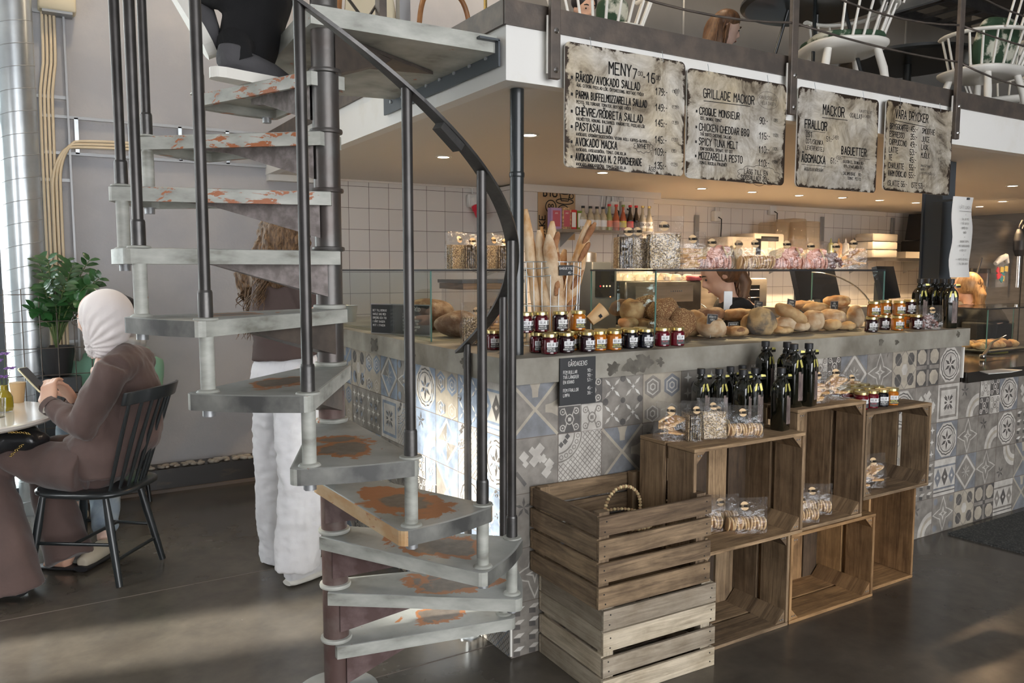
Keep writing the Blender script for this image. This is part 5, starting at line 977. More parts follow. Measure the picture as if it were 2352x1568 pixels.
# ---------------------------------------------------------------- oil bottles, square shouldered black glass
def sqring(h, z, rr=.35, n=5):
    out = []; r = h*rr
    for k, (sx, sy) in enumerate(((1, 1), (-1, 1), (-1, -1), (1, -1))):
        for j in range(n): a = math.pi/2*(k+j/(n-1)); out.append(V((sx*(h-r)+r*math.cos(a), sy*(h-r)+r*math.sin(a), z)))
    return out
bo = thing('oil_bottle', 'x', 'bottle', (0, 0, 0)); g = MB(); rings = [sqring(.026, 0), sqring(.030, .004), sqring(.030, .165), sqring(.0295, .180, .5), sqring(.025, .195, .8), sqring(.017, .205, .98), sqring(.0125, .210, .999), sqring(.012, .232, .999)]; N = 20
g.add(sum(rings, []), [(j*N+i, j*N+(i+1) % N, (j+1)*N+(i+1) % N, (j+1)*N+i) for j in range(7) for i in range(N)]+[tuple(reversed(range(N)))], 0, True); g.build('glass_body', 'glass_bottle', bo)
MB().lathe([(.0135, .228), (.0165, .230), (.0165, .250), (.0155, .252), (0, .252)], n=20).build('cap', 'rubber_black', bo)
g = MB(); g.box((.009, -.0304, .085), (.026, .0008, .115), m=0)
for q in range(4): g.box((-.001+q*.0068, -.0311, .085), (.0012, .0005, .095-.012*(q % 2)), m=1)
g.build('label', ['label_oil', 'ink'], bo)
rb_ = bpy.data.objects.new('ribbon_tie', None); COL.objects.link(rb_); rb_.parent = bo
def ribbon(pts, w_=.006):
    vs = []; g = MB()
    for p in pts: vs += [V(p)+V((0, 0, w_)), V(p)-V((0, 0, w_))]
    g.add(vs, [(2*i, 2*i+1, 2*i+3, 2*i+2) for i in range(len(pts)-1)], 0, True); return g
COL.objects.unlink(rb_); bpy.data.objects.remove(rb_)
g = MB(); g.tube([(.0145*math.cos(a), .0145*math.sin(a), .214+.003*math.sin(a*2)) for a in [i*math.pi/8 for i in range(16)]], .003, 6, closed=True, m=0)
for q, (sx, sz) in enumerate(((1, 1), (-1, .6))):
    pts = [(0, -.016, .214), (sx*.014, -.022, .222), (sx*.034, -.024, .220), (sx*.036, -.026, .212), (sx*.012, -.020, .211)]; g.v += []; rr = ribbon(pts, .005); o_ = len(g.v); g.v += rr.v; g.f += [tuple(o_+a for a in f_) for f_ in rr.f]; g.m += [1 if (q == 0 and i in (1, 2)) else 0 for i in range(len(rr.f))]; g.sm += rr.sm; g.uv += rr.uv
for sx in (.5, -.9):
    rr = MB(); ps_ = [V((0, -.017, .212)), V((sx*.012, -.029, .19)), V((sx*.022, -.0345, .16)), V((sx*.026, -.0345, .135))]; vs = []
    for p in ps_: vs += [p+V((.005, 0, .002)), p-V((.005, 0, .002))]
    o_ = len(g.v); g.v += [tuple(p) for p in vs]; g.f += [(o_+2*i, o_+2*i+1, o_+2*i+3, o_+2*i+2) for i in range(3)]; g.m += [0, 1, 0]; g.sm += [True]*3; g.uv += [[(0, 0)]*4]*3
g.build('ribbon', ['ribbon', 'ribbon_gold'], bo)
BOT = [(2.555, 2.135, .81, 1.0, 'front-most short black oil bottle beside the tall crate, on the wide crate'), (2.505, 2.225, .81, .97, 'short black oil bottle just behind the front-most one on the wide crate'), (2.425, 2.215, .81, .97, 'short black oil bottle with hanging gold ribbon, middle of the group on the wide crate'),
 (2.365, 2.285, .81, .97, 'short black oil bottle second from the left on the wide crate'), (2.305, 2.325, .81, .97, 'leftmost short black oil bottle on the wide crate'), (2.455, 2.31, .81, .97, 'short black oil bottle at the back of the group on the wide crate'), (2.53, 2.315, .81, .97, 'short black oil bottle at the back beside the tall crate'),
 (2.735, 2.15, .89, 1.03, 'rightmost black oil bottle on the tall crate, ribbon bow at its neck'), (2.705, 2.235, .89, 1.03, 'third black oil bottle from the left on the tall crate'), (2.66, 2.31, .89, 1.03, 'second black oil bottle from the left on the tall crate'), (2.662, 2.165, .89, 1.03, 'leftmost black oil bottle on the tall crate'),
 (atY(2112, 700, 2.64).x, 2.64, ZS, 1.07, 'leftmost black oil bottle at the right end of the worktop'), (atY(2128, 700, 2.70).x, 2.70, ZS, 1.07, 'second black oil bottle at the right end of the worktop'), (atY(2143, 700, 2.61).x, 2.61, ZS, 1.07, 'third black oil bottle at the right end of the worktop'), (atY(2164, 700, 2.56).x, 2.56, ZS, 1.07, 'black oil bottle with pinkish label, right end of the worktop'), (atY(2182, 700, 2.49).x, 2.49, ZS, 1.07, 'front black oil bottle with pinkish label, at the far right corner of the worktop')]
for i, (x, y, z, s_, lb) in enumerate(BOT):
    rz = [.15, -.2, .3, .1, 0, .4, -.1, .25, -.3, .2, 0, -.3, -.2, -.4, -.5, -.55][i]; gp = 'oil bottles on the wide crate' if z < .85 else 'oil bottles on the tall crate' if z < 1 else 'oil bottles at the end of the worktop'
    if i == 0: bo.location = (x, y, z); bo.rotation_euler = (0, 0, rz); bo['label'] = lb; bo['group'] = gp
    else: copy_tree(bo, (x, y, z), (0, 0, rz), lb, s_, gp)
# ---------------------------------------------------------------- cellophane bags
def pouch(w, d, h, seed, top=.35):
    g = MB(); n = 20; so = V((seed*3.3, seed, 0)); K = 13; vs = []
    for j in range(K):
        t = j/(K-1); z = h*t; tt = max(0, (t-(1-top))/top); hw = w/2*(1-.04*t+(.10*tt)); hd = d/2*(1-.15*t)*(1-tt)**.8+.0015
        for i in range(n):
            a = 2*math.pi*i/n; x = hw*math.copysign(abs(math.cos(a))**.5, math.cos(a)); y = hd*math.copysign(abs(math.sin(a))**.55, math.sin(a)); p = V((x, y, z))
            am = .007*(1 if 0 < j else 0); p += V((noise.noise(p*22+so), noise.noise(p*22+so+V((9, 0, 0))), .5*noise.noise(p*15+so)*(1 if j else 0)))*am; p.z = max(p.z, .001); vs.append(p)
    g.add(vs, [(j*n+i, j*n+(i+1) % n, (j+1)*n+(i+1) % n, (j+1)*n+i) for j in range(K-1) for i in range(n)], 0, False); return g
def bag_proto(kind, seed):
    rs = random.Random(seed); nm = {'crisp': 'crispbread_bag', 'crispside': 'crispbread_bag'}.get(kind, 'biscuit_bag'); r = thing(nm, 'x', 'bag', (0, 0, 0)); w, d, h = .105, .07, .165
    if kind == 'crisp':
        w, d, h = .125, .055, .185
        for i in range(4): random.seed(seed+i); g = MB(); g.box((rs.uniform(-.003, .003), -.018+i*.012, .062), (.108, .006, .118), (rs.uniform(-.03, .03), rs.uniform(-.02, .02), 0)); g.build('crispbread', 'crisp', r, bevel=.002)
    elif kind == 'crispside':
        w, d, h = .075, .12, .175
        for i in range(6): g = MB(); g.box((-.028+i*.011, rs.uniform(-.003, .003), .062), (.005, .105, .118), (0, rs.uniform(-.05, .05), 0)); g.build('crispbread', 'crisp' if i == 0 else 'crisp_dark', r, bevel=.0015)
    elif kind in ('rounds', 'pink', 'pale'):
        w, d, h = .155, .068, .135; m_ = {'rounds': 'biscuit', 'pink': 'biscuit_pink', 'pale': 'biscuit_pale'}[kind]
        for i in range(12): MB().lathe([(.0, 0), (.026, 0), (.028, .002), (.028, .006), (.026, .008), (0, .008)], (-.076+i*.0128, rs.uniform(-.003, .003), .028+rs.uniform(0, .003)), 18, axis=(1, rs.uniform(-.2, .2), rs.uniform(-.2, .2))).build('biscuit', m_, r)
        if kind != 'rounds':
            for i in range(6): MB().lathe([(.0, 0), (.026, 0), (.028, .002), (.028, .006), (0, .008)], (rs.uniform(-.05, .05), rs.uniform(-.01, .01), .062+i*.003), 18, axis=(rs.uniform(-1, 1), rs.uniform(-1, 0), rs.uniform(.2, 1))).build('biscuit', m_ if i % 2 else 'biscuit_pale', r)
    elif kind == 'rusk':
        w, d, h = .125, .075, .15
        for i in range(9): MB().rbox((rs.uniform(-.02, .02), rs.uniform(-.015, .01), .010+i*.0085), (.085, .035, .009), .006, (rs.uniform(-.12, .12), rs.uniform(-.12, .12), rs.uniform(-.5, .5))).build('rusk', 'biscuit_gold' if i % 3 else 'biscuit', r)
    elif kind == 'shard':
        w, d, h = .115, .08, .15
        for i in range(9): MB().prism([(-.035, -.02), (.04, -.012), (.02, .03), (-.02, .026)], .008, 0, (rs.uniform(-.02, .02), rs.uniform(-.015, .015), .018+i*.008), V((1, rs.uniform(-.5, .5), rs.uniform(-.7, .7))).normalized(), V((rs.uniform(-.4, .4), 1, rs.uniform(-.6, .6))).normalized()).build('flatbread_piece', 'biscuit_gold' if i % 2 else 'biscuit', r, bevel=.003)
    elif kind == 'granola':
        w, d, h = .12, .085, .13
        for i in range(14): MB().ell((rs.uniform(-.035, .035), rs.uniform(-.022, .022), .014+i*.0042), (.018, .014, .011), (i, i*.5, 0), nu=9, nv=6, nz=.35, ns=50).build('granola_cluster', 'granola', r)
    pouch(w+.012, d+.012, h, seed).build('cellophane', 'cello', r)
    g = MB(); c = V((rs.uniform(-.015, .015), -.0075-(d*.28 if kind != 'crisp' else d*.2), h*.80)); tl = V((0, .28, 1)).normalized(); g.add([c+UX*.0175*math.cos(a)+tl*.0175*math.sin(a) for a in [i*math.pi/12 for i in range(24)]], [tuple(range(24))], 0); lettering(g, 'BULLAR&BRÖD', c+V((0, -.0026, -.0045)), .0095, v=tl, wd=.27, st=.16, gap=1.1, m=1, align='c'); g.build('sticker', ['sticker', 'ink'], r)
    return r
BP = {k: bag_proto(k, i+2) for i, k in enumerate(('crisp', 'crispside', 'rounds', 'pink', 'pale', 'rusk', 'shard', 'granola'))}; ub = set()
def put_bag(kind, loc_, rot, label, group, s_=1.0):
    rot = (rot[0], rot[1], -.32-rot[2]*.6)
    if 'bread case' in group: s_ *= 1.14
    if kind in ub: return copy_tree(BP[kind], loc_, rot, label, s_, group)
    ub.add(kind); o = BP[kind]; o.location = loc_; o.rotation_euler = rot; o['label'] = label; o['group'] = group; o.scale = (s_,)*3; return o
ZT = 1.452; GT = 'bags on top of the bread case'
def bx(px, Y): return atY(px, 610, Y).x
put_bag('crispside', (bx(1432, 2.72), 2.72, ZT), (0, 0, .3), 'crispbread bag at the left end of the bread case top, edges showing', GT); put_bag('crisp', (bx(1468, 2.78), 2.80, ZT), (0, 0, .1), 'crispbread bag second from the left on the bread case top', GT)
put_bag('crisp', (bx(1522, 2.70), 2.70, ZT), (0, 0, .2), 'tall crispbread bag with a raised sticker, third from the left on the bread case', GT, 1.12)
put_bag('rusk', (bx(1583, 2.72), 2.72, ZT), (0, 0, .1), 'bag of golden rusks beside the tall crispbread bag on the bread case', GT)
put_bag('pink', (bx(1636, 2.72), 2.72, ZT), (0, 0, .25), 'bag of pink round biscuits right of the rusks on the bread case', GT); put_bag('pale', (bx(1690, 2.80), 2.82, ZT), (0, 0, .2), 'bag of pale round biscuits behind, middle of the bread case top', GT); put_bag('rounds', (bx(1735, 2.72), 2.72, ZT), (0, 0, .2), 'bag with a horizontal roll of yellow biscuits, centre of the bread case top', GT)
put_bag('pink', (bx(1806, 2.72), 2.72, ZT), (0, 0, .2), 'glinting bag of pink biscuits, right of the yellow biscuit roll', GT); put_bag('pink', (bx(1862, 2.74), 2.74, ZT), (0, 0, .35), 'pink biscuit bag next to the dark granola bag on the bread case', GT, .95)
put_bag('granola', (bx(1912, 2.76), 2.76, ZT), (0, 0, .2), 'bag of dark chocolate granola near the right end of the bread case top', GT); put_bag('shard', (bx(1958, 2.74), 2.74, ZT), (0, 0, .5), 'bag of golden biscuits at the right end of the bread case top', GT)
for i, px in enumerate((1040, 1068, 1092, 1118, 1142, 1166)): put_bag('crispside' if i not in (0, 3) else 'crisp', (atY(px, 610, 3.55).x, 3.50 if i in (0, 3) else 3.52, ZT), (0, 0, -.95 if i in (0, 3) else -.35), 'crispbread bag, %s from the left on top of the left glass case' % ORD[i], 'crispbread bags on the left glass case', .98)
put_bag('crisp', (1.640, 3.00, ZS), (0, 0, -.5), 'seeded crispbread bag standing on the worktop behind the stair handrail', 'bags by the handrail', .98); put_bag('rusk', (1.78, 3.0, ZS), (0, 0, .2), 'rusk bag behind the seeded crispbread bag near the handrail', 'bags by the handrail')
put_bag('shard', (2.055, 2.235, .81), (0, .1, .4), 'bag of flatbread shards at the left end of the wide crate', 'bags on the wide crate', .95); put_bag('crispside', (2.125, 2.19, .81), (0, 0, .2), 'crispbread bag with edges showing, second on the wide crate', 'bags on the wide crate', .84); put_bag('crisp', (2.205, 2.155, .81), (-.1, 0, .15), 'seeded crispbread bag, third on the wide crate', 'bags on the wide crate', .84)
put_bag('pale', (2.30, 2.25, .81), (0, 0, .3), 'shiny biscuit bag behind the biscuit roll on the wide crate', 'bags on the wide crate', .85); put_bag('rounds', (2.335, 2.125, .81), (0, 0, .22), 'bag with a roll of golden round biscuits at the front of the wide crate', 'bags on the wide crate', .9)
put_bag('rusk', (2.835, 2.20, .89), (0, 0, .1), 'rusk bag next to the rightmost bottle on the tall crate', 'bags on the tall crate', .98); put_bag('rusk', (2.905, 2.30, .89), (0, 0, .3), 'rusk bag at the back of the tall crate', 'bags on the tall crate', .95); put_bag('shard', (2.985, 2.21, .89), (0, 0, .2), 'bag of golden biscuits at the right end of the tall crate', 'bags on the tall crate', .98)
put_bag('shard', (3.20, 2.385, .838), (0, 0, .2), 'clear biscuit bag behind the jars at the left on the dark crate', 'bags on the dark crate', .9); put_bag('shard', (3.34, 2.385, .838), (0, 0, .1), 'clear biscuit bag behind the jars at the right on the dark crate', 'bags on the dark crate', .85)
put_bag('rounds', (2.40, 2.16, .416), (0, 0, .3), 'biscuit roll bag at the front inside the wide crate', 'bags inside the wide crate', 1.0); put_bag('rounds', (2.27, 2.26, .416), (0, 0, .3), 'biscuit roll bag behind on the left inside the wide crate', 'bags inside the wide crate', .95); put_bag('rounds', (2.38, 2.275, .416), (0, 0, .1), 'biscuit bag at the back inside the wide crate', 'bags inside the wide crate', .9)
put_bag('rounds', (2.745, 2.17, .396), (0, 0, .25), 'left biscuit roll bag inside the tall crate', 'bags inside the tall crate', .9); put_bag('rounds', (2.885, 2.22, .396), (0, 0, .45), 'right biscuit roll bag inside the tall crate', 'bags inside the tall crate', .95)
put_bag('shard', (3.14, 2.19, .463), (0, 0, .3), 'left bag of browned crackers inside the dark crate', 'bags inside the dark crate', .95); put_bag('shard', (3.27, 2.21, .463), (0, 0, .1), 'right bag of browned crackers inside the dark crate', 'bags inside the dark crate', 1.0)
put_bag('granola', (atY(2134, 740, 2.50).x, 2.50, ZS), (0, 0, .3), 'bag of dark granola lying before the bottles at the right end of the worktop', 'bags on the worktop end', 1.0)
# ---------------------------------------------------------------- glass bread cases
def glass_case(nm, label, x0, x1, y0, y1, z0, z1, open_back=True, post=None):
    r = thing(nm, label, 'display case', (x0, y0, z0)); L, W, H = x1-x0, y1-y0, z1-z0; t = .006
    MB().box((L/2, t/2, H/2), (L, t, H)).build('front_glass', 'pane', r); MB().box((t/2, W/2+t/2, H/2), (t, W-t, H)).build('side_glass', 'pane_green', r); MB().box((L-t/2, W/2+t/2, H/2), (t, W-t, H)).build('side_glass', 'pane', r)
    MB().box((L/2, W/2, H+.003), (L, W, .006)).build('top_glass', 'pane_green', r)
    for c, s_ in (((L/2, 0, H), (L+.004, .006, .008)), ((L/2, W, H), (L+.004, .006, .008)), ((0, W/2, H), (.006, W, .008)), ((L, W/2, H), (.006, W, .008))): MB().box(c, s_).build('edge_strip', 'rubber_black', r)
    for c in ((.002, .002), (L-.002, .002), (.002, W-.002), (L-.002, W-.002)): MB().box((c[0], c[1], H/2), (.0055, .0055, H)).build('corner_seam', 'glass_edge', r)
    return r
gc = glass_case('bread_case', 'long clear glass bread case on the concrete worktop, full of loaves and rolls', 2.30, 3.90, 2.600, 3.06, ZS, 1.447)
MB().tube([(1.56, .01+.42*(1-math.cos(a)) , .02+.285*math.sin(a)) for a in [i*math.pi/20 for i in range(11)]], .004, 6).build('curved_seal', 'chrome', gc)
gc2 = glass_case('glass_case', 'smaller glass case on the left arm of the worktop behind the stairs', 1.525, 2.03, 3.20, 4.62, ZS, 1.447)
t1 = tag(MB().box((3.02, 2.66, ZS+.004), (.70*1.9, .006, .003)).box((3.02, 2.84, ZS+.003), (1.34, .38, .006)).build('baking_tray', 'wood_dark'), 'dark flat baking tray under the rolls in the bread case', 'tray')
# loaves and rolls
def loaf(px, py, hw, hh, m, Y, label, nm='bread_roll', tilt=0, nz=.14, pw=.95, fl=None, cat='bread'):
    c = atY(px, py, Y); k = (c-CAM0).dot(fw0)/F_PX; a, b = hw*k*1.07, hh*k*1.03
    zmin = ZS+.008; z = max(c.z, zmin+b*.97 if abs(tilt) < .2 else zmin+b); g = MB(); g.ell((0, 0, 0), (a, min(a, .075 if a > .06 else a)*.85, b), nz=.24, ns=13, nu=30, nv=20, pw=.88)
    o = g.build(nm, m, loc=(c.x, Y, z)); displace(o, .0045, 34, (1, 1, 1), px % 17); o.rotation_euler = (0, tilt, (px % 5-2)*.08)
    if m in ('crust_flour', 'crust_pale', 'crust'):
        g = MB(); q_ = a*.62; g.tube([(-q_, -min(a, .07)*.50, b*.70), (0, -min(a, .07)*.62, b*.74), (q_, -min(a, .07)*.50, b*.66)], [.001, b*.10, .001], 8, flat=(1, .5)); g.build('score_mark', 'slash' if m == 'crust' else 'crust', o)
    return tag(o, label, cat, 'breads in the glass case')
LO = [(1428, 706, 26, 19, 'crust_dark', 2.96, 'dark seeded roll at the far left of the bread case, behind the jars'), (1452, 712, 26, 26, 'crust', 2.86, 'knobbly golden roll left of the purple-brown seeded roll'), (1484, 708, 28, 30, 'crust_seed', 2.86, 'seeded roll high in the pile left of the glass seam'), (1442, 742, 26, 13, 'crust', 2.82, 'golden roll low behind the jars at the left of the bread case'), (1480, 745, 26, 14, 'crust', 2.80, 'golden roll low behind the jars by the glass seam'),
 (1524, 712, 34, 27, 'crust_seed', 2.74, 'large round sesame roll on top, just right of the glass seam'), (1520, 758, 27, 26, 'crust_seed', 2.655, 'sesame roll at the bottom left corner of the bread case front'), (1562, 750, 31, 34, 'crust_seed', 2.69, 'large tilted seeded roll below the first price card'), (1596, 756, 23, 28, 'crust', 2.77, 'plain smooth roll right of the tilted seeded roll'), (1636, 755, 33, 23, 'crust_flour', 2.68, 'flour-dusted round roll with dimples below its price card'),
 (1632, 722, 32, 17, 'crust_dark', 2.93, 'dark brown loaf behind the dimpled floury roll'), (1692, 722, 30, 14, 'crust', 2.88, 'browned flat roll right of the dark loaf, at the back'), (1722, 728, 24, 16, 'crust_pale', 2.86, 'pale roll at the back behind the poppy-seed roll'), (1748, 744, 31, 31, 'crust_poppy', 2.685, 'big knotted poppy-seed roll in the middle of the bread case'), (1716, 752, 16, 22, 'crust_pale', 2.76, 'pale roll half hidden left of the poppy-seed roll'),
 (1800, 743, 28, 17, 'crust_flour', 2.70, 'floury roll right of the poppy-seed roll'), (1796, 767, 24, 8, 'crust_pale', 2.645, 'flat pale roll at the very front edge of the case'), (1838, 755, 24, 13, 'crust_flour', 2.66, 'pale floury roll at the front, right of the flat one'), (1846, 700, 30, 10, 'crust', 2.92, 'long brown roll at the back behind its price card'), (1872, 706, 32, 12, 'crust_pale', 2.86, 'long pale roll slanting up at the back of the pile'),
 (1868, 740, 26, 24, 'crust_flour', 2.69, 'thick folded floury roll, right of the long tilted roll'), (1912, 728, 30, 17, 'crust_flour', 2.74, 'broad split floury roll below the right price card'), (1908, 752, 22, 12, 'crust_pale', 2.655, 'small scored roll at the front right of the case'), (1944, 757, 20, 9, 'crust_pale', 2.65, 'small pale roll at the front right corner'), (1964, 727, 20, 27, 'crust_flour', 2.70, 'upright oval scored roll at the right end of the bread case'),
 (1922, 690, 32, 13, 'crust', 2.84, 'long browned roll lying on top at the right of the pile'), (1940, 712, 18, 12, 'crust_pale', 2.86, 'pale roll half hidden under the top right roll')]
for px, py, hw, hh, m_, Y, lb in LO: loaf(px, py, hw, hh, m_, Y, lb)
loaf(1816, 722, 38, 15, 'crust_pale', 2.68, 'long pale roll tilted down to the right across the pile', tilt=.5)
o = loaf(1692, 770, 27, 12, 'crust', 2.655, 'half-round golden pastry with dark filling at the front of the case', nm='filled_pastry', cat='pastry'); g = MB(); g.ell((-.008, -.030, .004), (.034, .018, .014), nz=.05); g.build('filling', 'crust_dark', o)
def slash(o, pts, r=.007):
    g = MB(); g.tube(pts, r, 8); g.build('crease', 'slash', o)
# price cards: small slates on wire stems
def card(px, py, Y, w_, h_, lines, label, tilt=0):
    c = atY(px, py, Y); r = thing('price_card', label, 'sign', (c.x, Y, c.z), 0, 'price cards in the bread case', rot=(0, tilt, 0)); MB().box((0, 0, 0), (w_+.004, .003, h_+.004)).build('frame', 'zinc', r); g = MB(); g.box((0, -.002, 0), (w_, .001, h_), m=0)
    for i, s_ in enumerate(lines): lettering(g, s_, V((-.0 if i < 2 else w_*.2, -.0028, h_*.16-i*h_*.30)), h_*.19, wd=.6, st=.14, m=1, align='c')
    g.build('card', ['slate', 'chalk'], r); MB().tube([(0, .002, -h_/2), (0, .004, ZS+.008-c.z if abs(tilt) < .1 else -.09)], .0012, 5).build('stem', 'zinc', r)
card(1554, 714, 2.72, .058, .045, ['RÅGFRÖ', 'FRALLA', '9:-'], 'tilted slate price card above the seeded rolls on the left', .55); card(1636, 733, 2.64, .060, .042, ['RÅGBITS', 'KAKA', '6:-'], 'slate price card above the dimpled floury roll', .08); card(1684, 748, 2.67, .062, .030, ['ROSTBULLAR', ''], 'low slate price card behind the filled pastry', 0)
card(1742, 702, 2.90, .056, .044, ['GROVT', 'FRALLA', '9:-'], 'clear-framed slate price card at the back above the poppy-seed roll', .12); card(1817, 698, 2.78, .058, .044, ['DANSK', 'FRALLA', '9:-'], 'slate price card above the long tilted roll', .18); card(1916, 701, 2.76, .058, .040, ['RÅG', 'FRALLA', '9:-'], 'slate price card above the split floury roll on the right', 0)
# left case contents
sg = thing('chalk_sign', 'dark slate sign with white chalk lines standing inside the left glass case', 'sign', (1.56, 3.62, ZS+.002), 0); sg.rotation_euler = (0, 0, -1.05)
MB().box((0, 0, .075), (.36, .008, .15)).build('frame', 'zinc', sg); g = MB(); g.box((0, -.005, .075), (.35, .002, .14), m=0); lettering(g, 'BRÖD', (.10, -.0065, .118), .016, m=1, align='c', st=.13)
for i, s_ in enumerate(['I VÅRT BRÖD', 'FÅR DU EN HÄR', 'BAKAD PÅ SURDEG', 'UPPBUREN AV TID', 'DE BÄSTA RÅVAROR', 'DET ÄR VÅR HIT']): lettering(g, s_, (.02, -.0065, .098-i*.0155), .0095, wd=.5, st=.13, m=1); 
for i, s_ in enumerate(['DET TILLVERKAS', 'VARJE DAG MED', 'OMSORG OCH TID', 'I VÅRT BAGERI', 'MITT I STADEN']): lettering(g, s_, (-.165, -.0065, .112-i*.0185), .0095, wd=.5, st=.12, m=1)
g.build('writing', ['slate', 'chalk'], sg)
tag(MB().ell((0, 0, 0), (.16, .10, .085), nz=.10, ns=9, nu=28, nv=18).build('rye_loaf', 'rye', loc=(1.80, 3.82, ZS+.084)), 'big brown sourdough loaf at the back of the left glass case', 'bread', 'loaves in the left case'); tag(MB().ell((0, 0, 0), (.115, .09, .062), nz=.16, ns=12, nu=28, nv=18).build('rye_loaf', 'rye', loc=(1.755, 3.38, ZS+.062)), 'floury cracked dark loaf wrapped in film in the left glass case', 'bread', 'loaves in the left case'); tag(MB().ell((0, 0, 0), (.075, .075, .055), nz=.16, ns=12, nu=28, nv=18).build('rye_loaf', 'rye', loc=(1.935, 3.40, ZS+.055)), 'small dark cracked loaf at the right in the left glass case', 'bread', 'loaves in the left case')
bk_ = atz(838, 742, ZS); pl_ = thing('zinc_bucket', 'small zinc bucket on the worktop left of the glass case sign', 'bucket', (bk_.x, bk_.y, ZS)); pl_.location = (1.70, 4.72, ZS); MB().lathe([(.032, 0), (.034, .002), (.046, .098), (.049, .10), (.046, .101), (.044, .098), (.031, .006), (0, .006)], n=24).build('pail', 'galv', pl_)
jr = thing('glass_pot', 'small glass pot with yellow-green filling beside the zinc bucket', 'jar', (1.60, 4.70, ZS)); MB().lathe([(.022, 0), (.024, .04), (.02, .05)], n=16).build('glass_body', 'cup_clear', jr); MB().lathe([(.0, .002), (.02, .003), (.021, .034), (0, .036)], n=16).build('filling', 'ink_yellow', jr)
tag(MB().prism([(-.16, -.14), (.16, -.12), (.14, .15), (-.15, .13)], .0015).build('paper_sheet', 'paper', loc=(1.76, 4.2, 1.4545)), 'thin sheet of baking paper lying on top of the left glass case', 'paper')
cb_ = thing('sandwich_box', 'wooden-lidded clear box with a pink note behind the handrail', 'box', (2.42, 4.35, ZS-.18)); MB().box((0, 0, .19), (.40, .30, .38)).build('clear_bin', 'cup_clear', cb_); MB().box((0, 0, .40), (.42, .32, .035)).build('lid', 'wood_mid', cb_); MB().box((0, 0, .43), (.44, .33, .02)).build('lid_edge', 'anthracite', cb_); MB().box((.05, -.155, .20), (.15, .004, .16)).build('dark_panel', 'screen', cb_)
g = MB(); g.box((.07, -.159, .24), (.075, .001, .075), (0, .1, 0), m=0); [g.box((.07, -.160, .262-q*.012), (.055-.008*(q % 2), .0006, .003), (0, .1, 0), m=1) for q in range(4)]; g.build('pink_note', ['post_pink', 'ink'], cb_); g = MB()
for i in range(24): a = i*2*math.pi/24; g.prism([(0, -.012), (.13, -.018), (.13, .018), (0, .012)], .001, 0, (.03, 0, .46+.03*(i % 2)), (math.cos(a), math.sin(a), .35), (-math.sin(a), math.cos(a), 0))
g.build('coffee_filters', 'paper', cb_)
tag(MB().box((2.42, 4.35, .472), (.5, .45, .944)).build('kitchen_cabinet', 'stainless'), 'low steel cabinet behind the counter under the wooden-lidded box', 'cabinet')
# ---------------------------------------------------------------- baguette basket
BC = V((1.905, 2.835, ZS)); bk = thing('wire_basket', 'tall round wire basket holding baguettes on the worktop', 'basket', BC); rt, rbm, hh = .140, .125, .352
for i in range(24): a = i*2*math.pi/24; MB().tube([(rbm*math.cos(a), rbm*math.sin(a), .0), (rt*math.cos(a), rt*math.sin(a), hh)], .0016, 5).build('wire', 'galv', bk)
for z_, r_ in ((.003, rbm), (hh, rt), (hh-.022, rt), (hh-.055, rt-.002), (.17, .132)): MB().tube([(r_*math.cos(a), r_*math.sin(a), z_+.006*math.sin(a*3)*(1 if z_ > .28 and z_ < .34 else 0)) for a in [i*math.pi/24 for i in range(48)]], .0022, 6, closed=True).build('ring', 'galv', bk)
g = MB(); cz = hh-.035; g.box((-.01, -rt-.005, cz), (.068, .003, .042), m=0); lettering(g, 'BAGUETTE', (-.01, -rt-.0068, cz+.004), .0085, wd=.7, st=.15, m=1, align='c'); lettering(g, '45:-', (.012, -rt-.0068, cz-.014), .0085, wd=.6, st=.15, m=1, align='c'); g.build('price_card', ['slate', 'chalk'], bk)
def baguette(ptop, dtop, base, r, label, cuts, m='baguette'):
    T = atY(ptop[0], ptop[1]+14, dtop); Bq = V(base); mid = (T+Bq)/2+V((0, 0, 0)); g = MB(); K = 16; pts = []; rr = []
    for i in range(K+1): t = i/K; pts.append(Bq.lerp(T, t)-Bq+V((.006*math.sin(t*5), 0, 0))); rr.append(r*min(1, (math.sin(math.pi*min(max(t, .012), .988))**.42))*(1+.05*math.sin(t*23)))
    g.tube(pts, rr, 16, up=V((0, 1, 0))); o = g.build('baguette', m, loc=Bq); displace(o, .0035, 30, (1, 1, .5), 2); tag(o, label, 'bread', 'baguettes in the wire basket')
    ax_ = (T-Bq).normalized(); L = (T-Bq).length; sx = ax_.cross(V((0, -1, 0))).normalized(); fr = sx.cross(ax_).normalized(); fr = fr if fr.y < 0 else -fr
    for c_ in cuts:
        c0 = pts[0]+ (pts[-1]-pts[0])*c_+fr*r*.80; g = MB(); g.ell(c0, (.013*r/.03, .009, .055), Matrix((sx, fr, ax_)).transposed().to_4x4() @ Matrix.Rotation(.28, 4, 'Y'), nz=.2, ns=40, nu=12, nv=10); g.build('slash', 'slash', o)
    return o
b0 = BC+V((0, 0, .015))
baguette((1210, 466), 2.82, b0+V((-.055, -.02, 0)), .027, 'tall narrow pale baguette at the left of the wire basket', (), 'baguette'); baguette((1240, 514), 2.78, b0+V((-.03, -.062, 0)), .029, 'golden baguette with a dark tip, second from the left in the basket', ()); baguette((1262, 524), 2.72, b0+V((.012, -.075, 0)), .036, 'broad floury baguette behind the price card', (.55,), 'crust_flour')
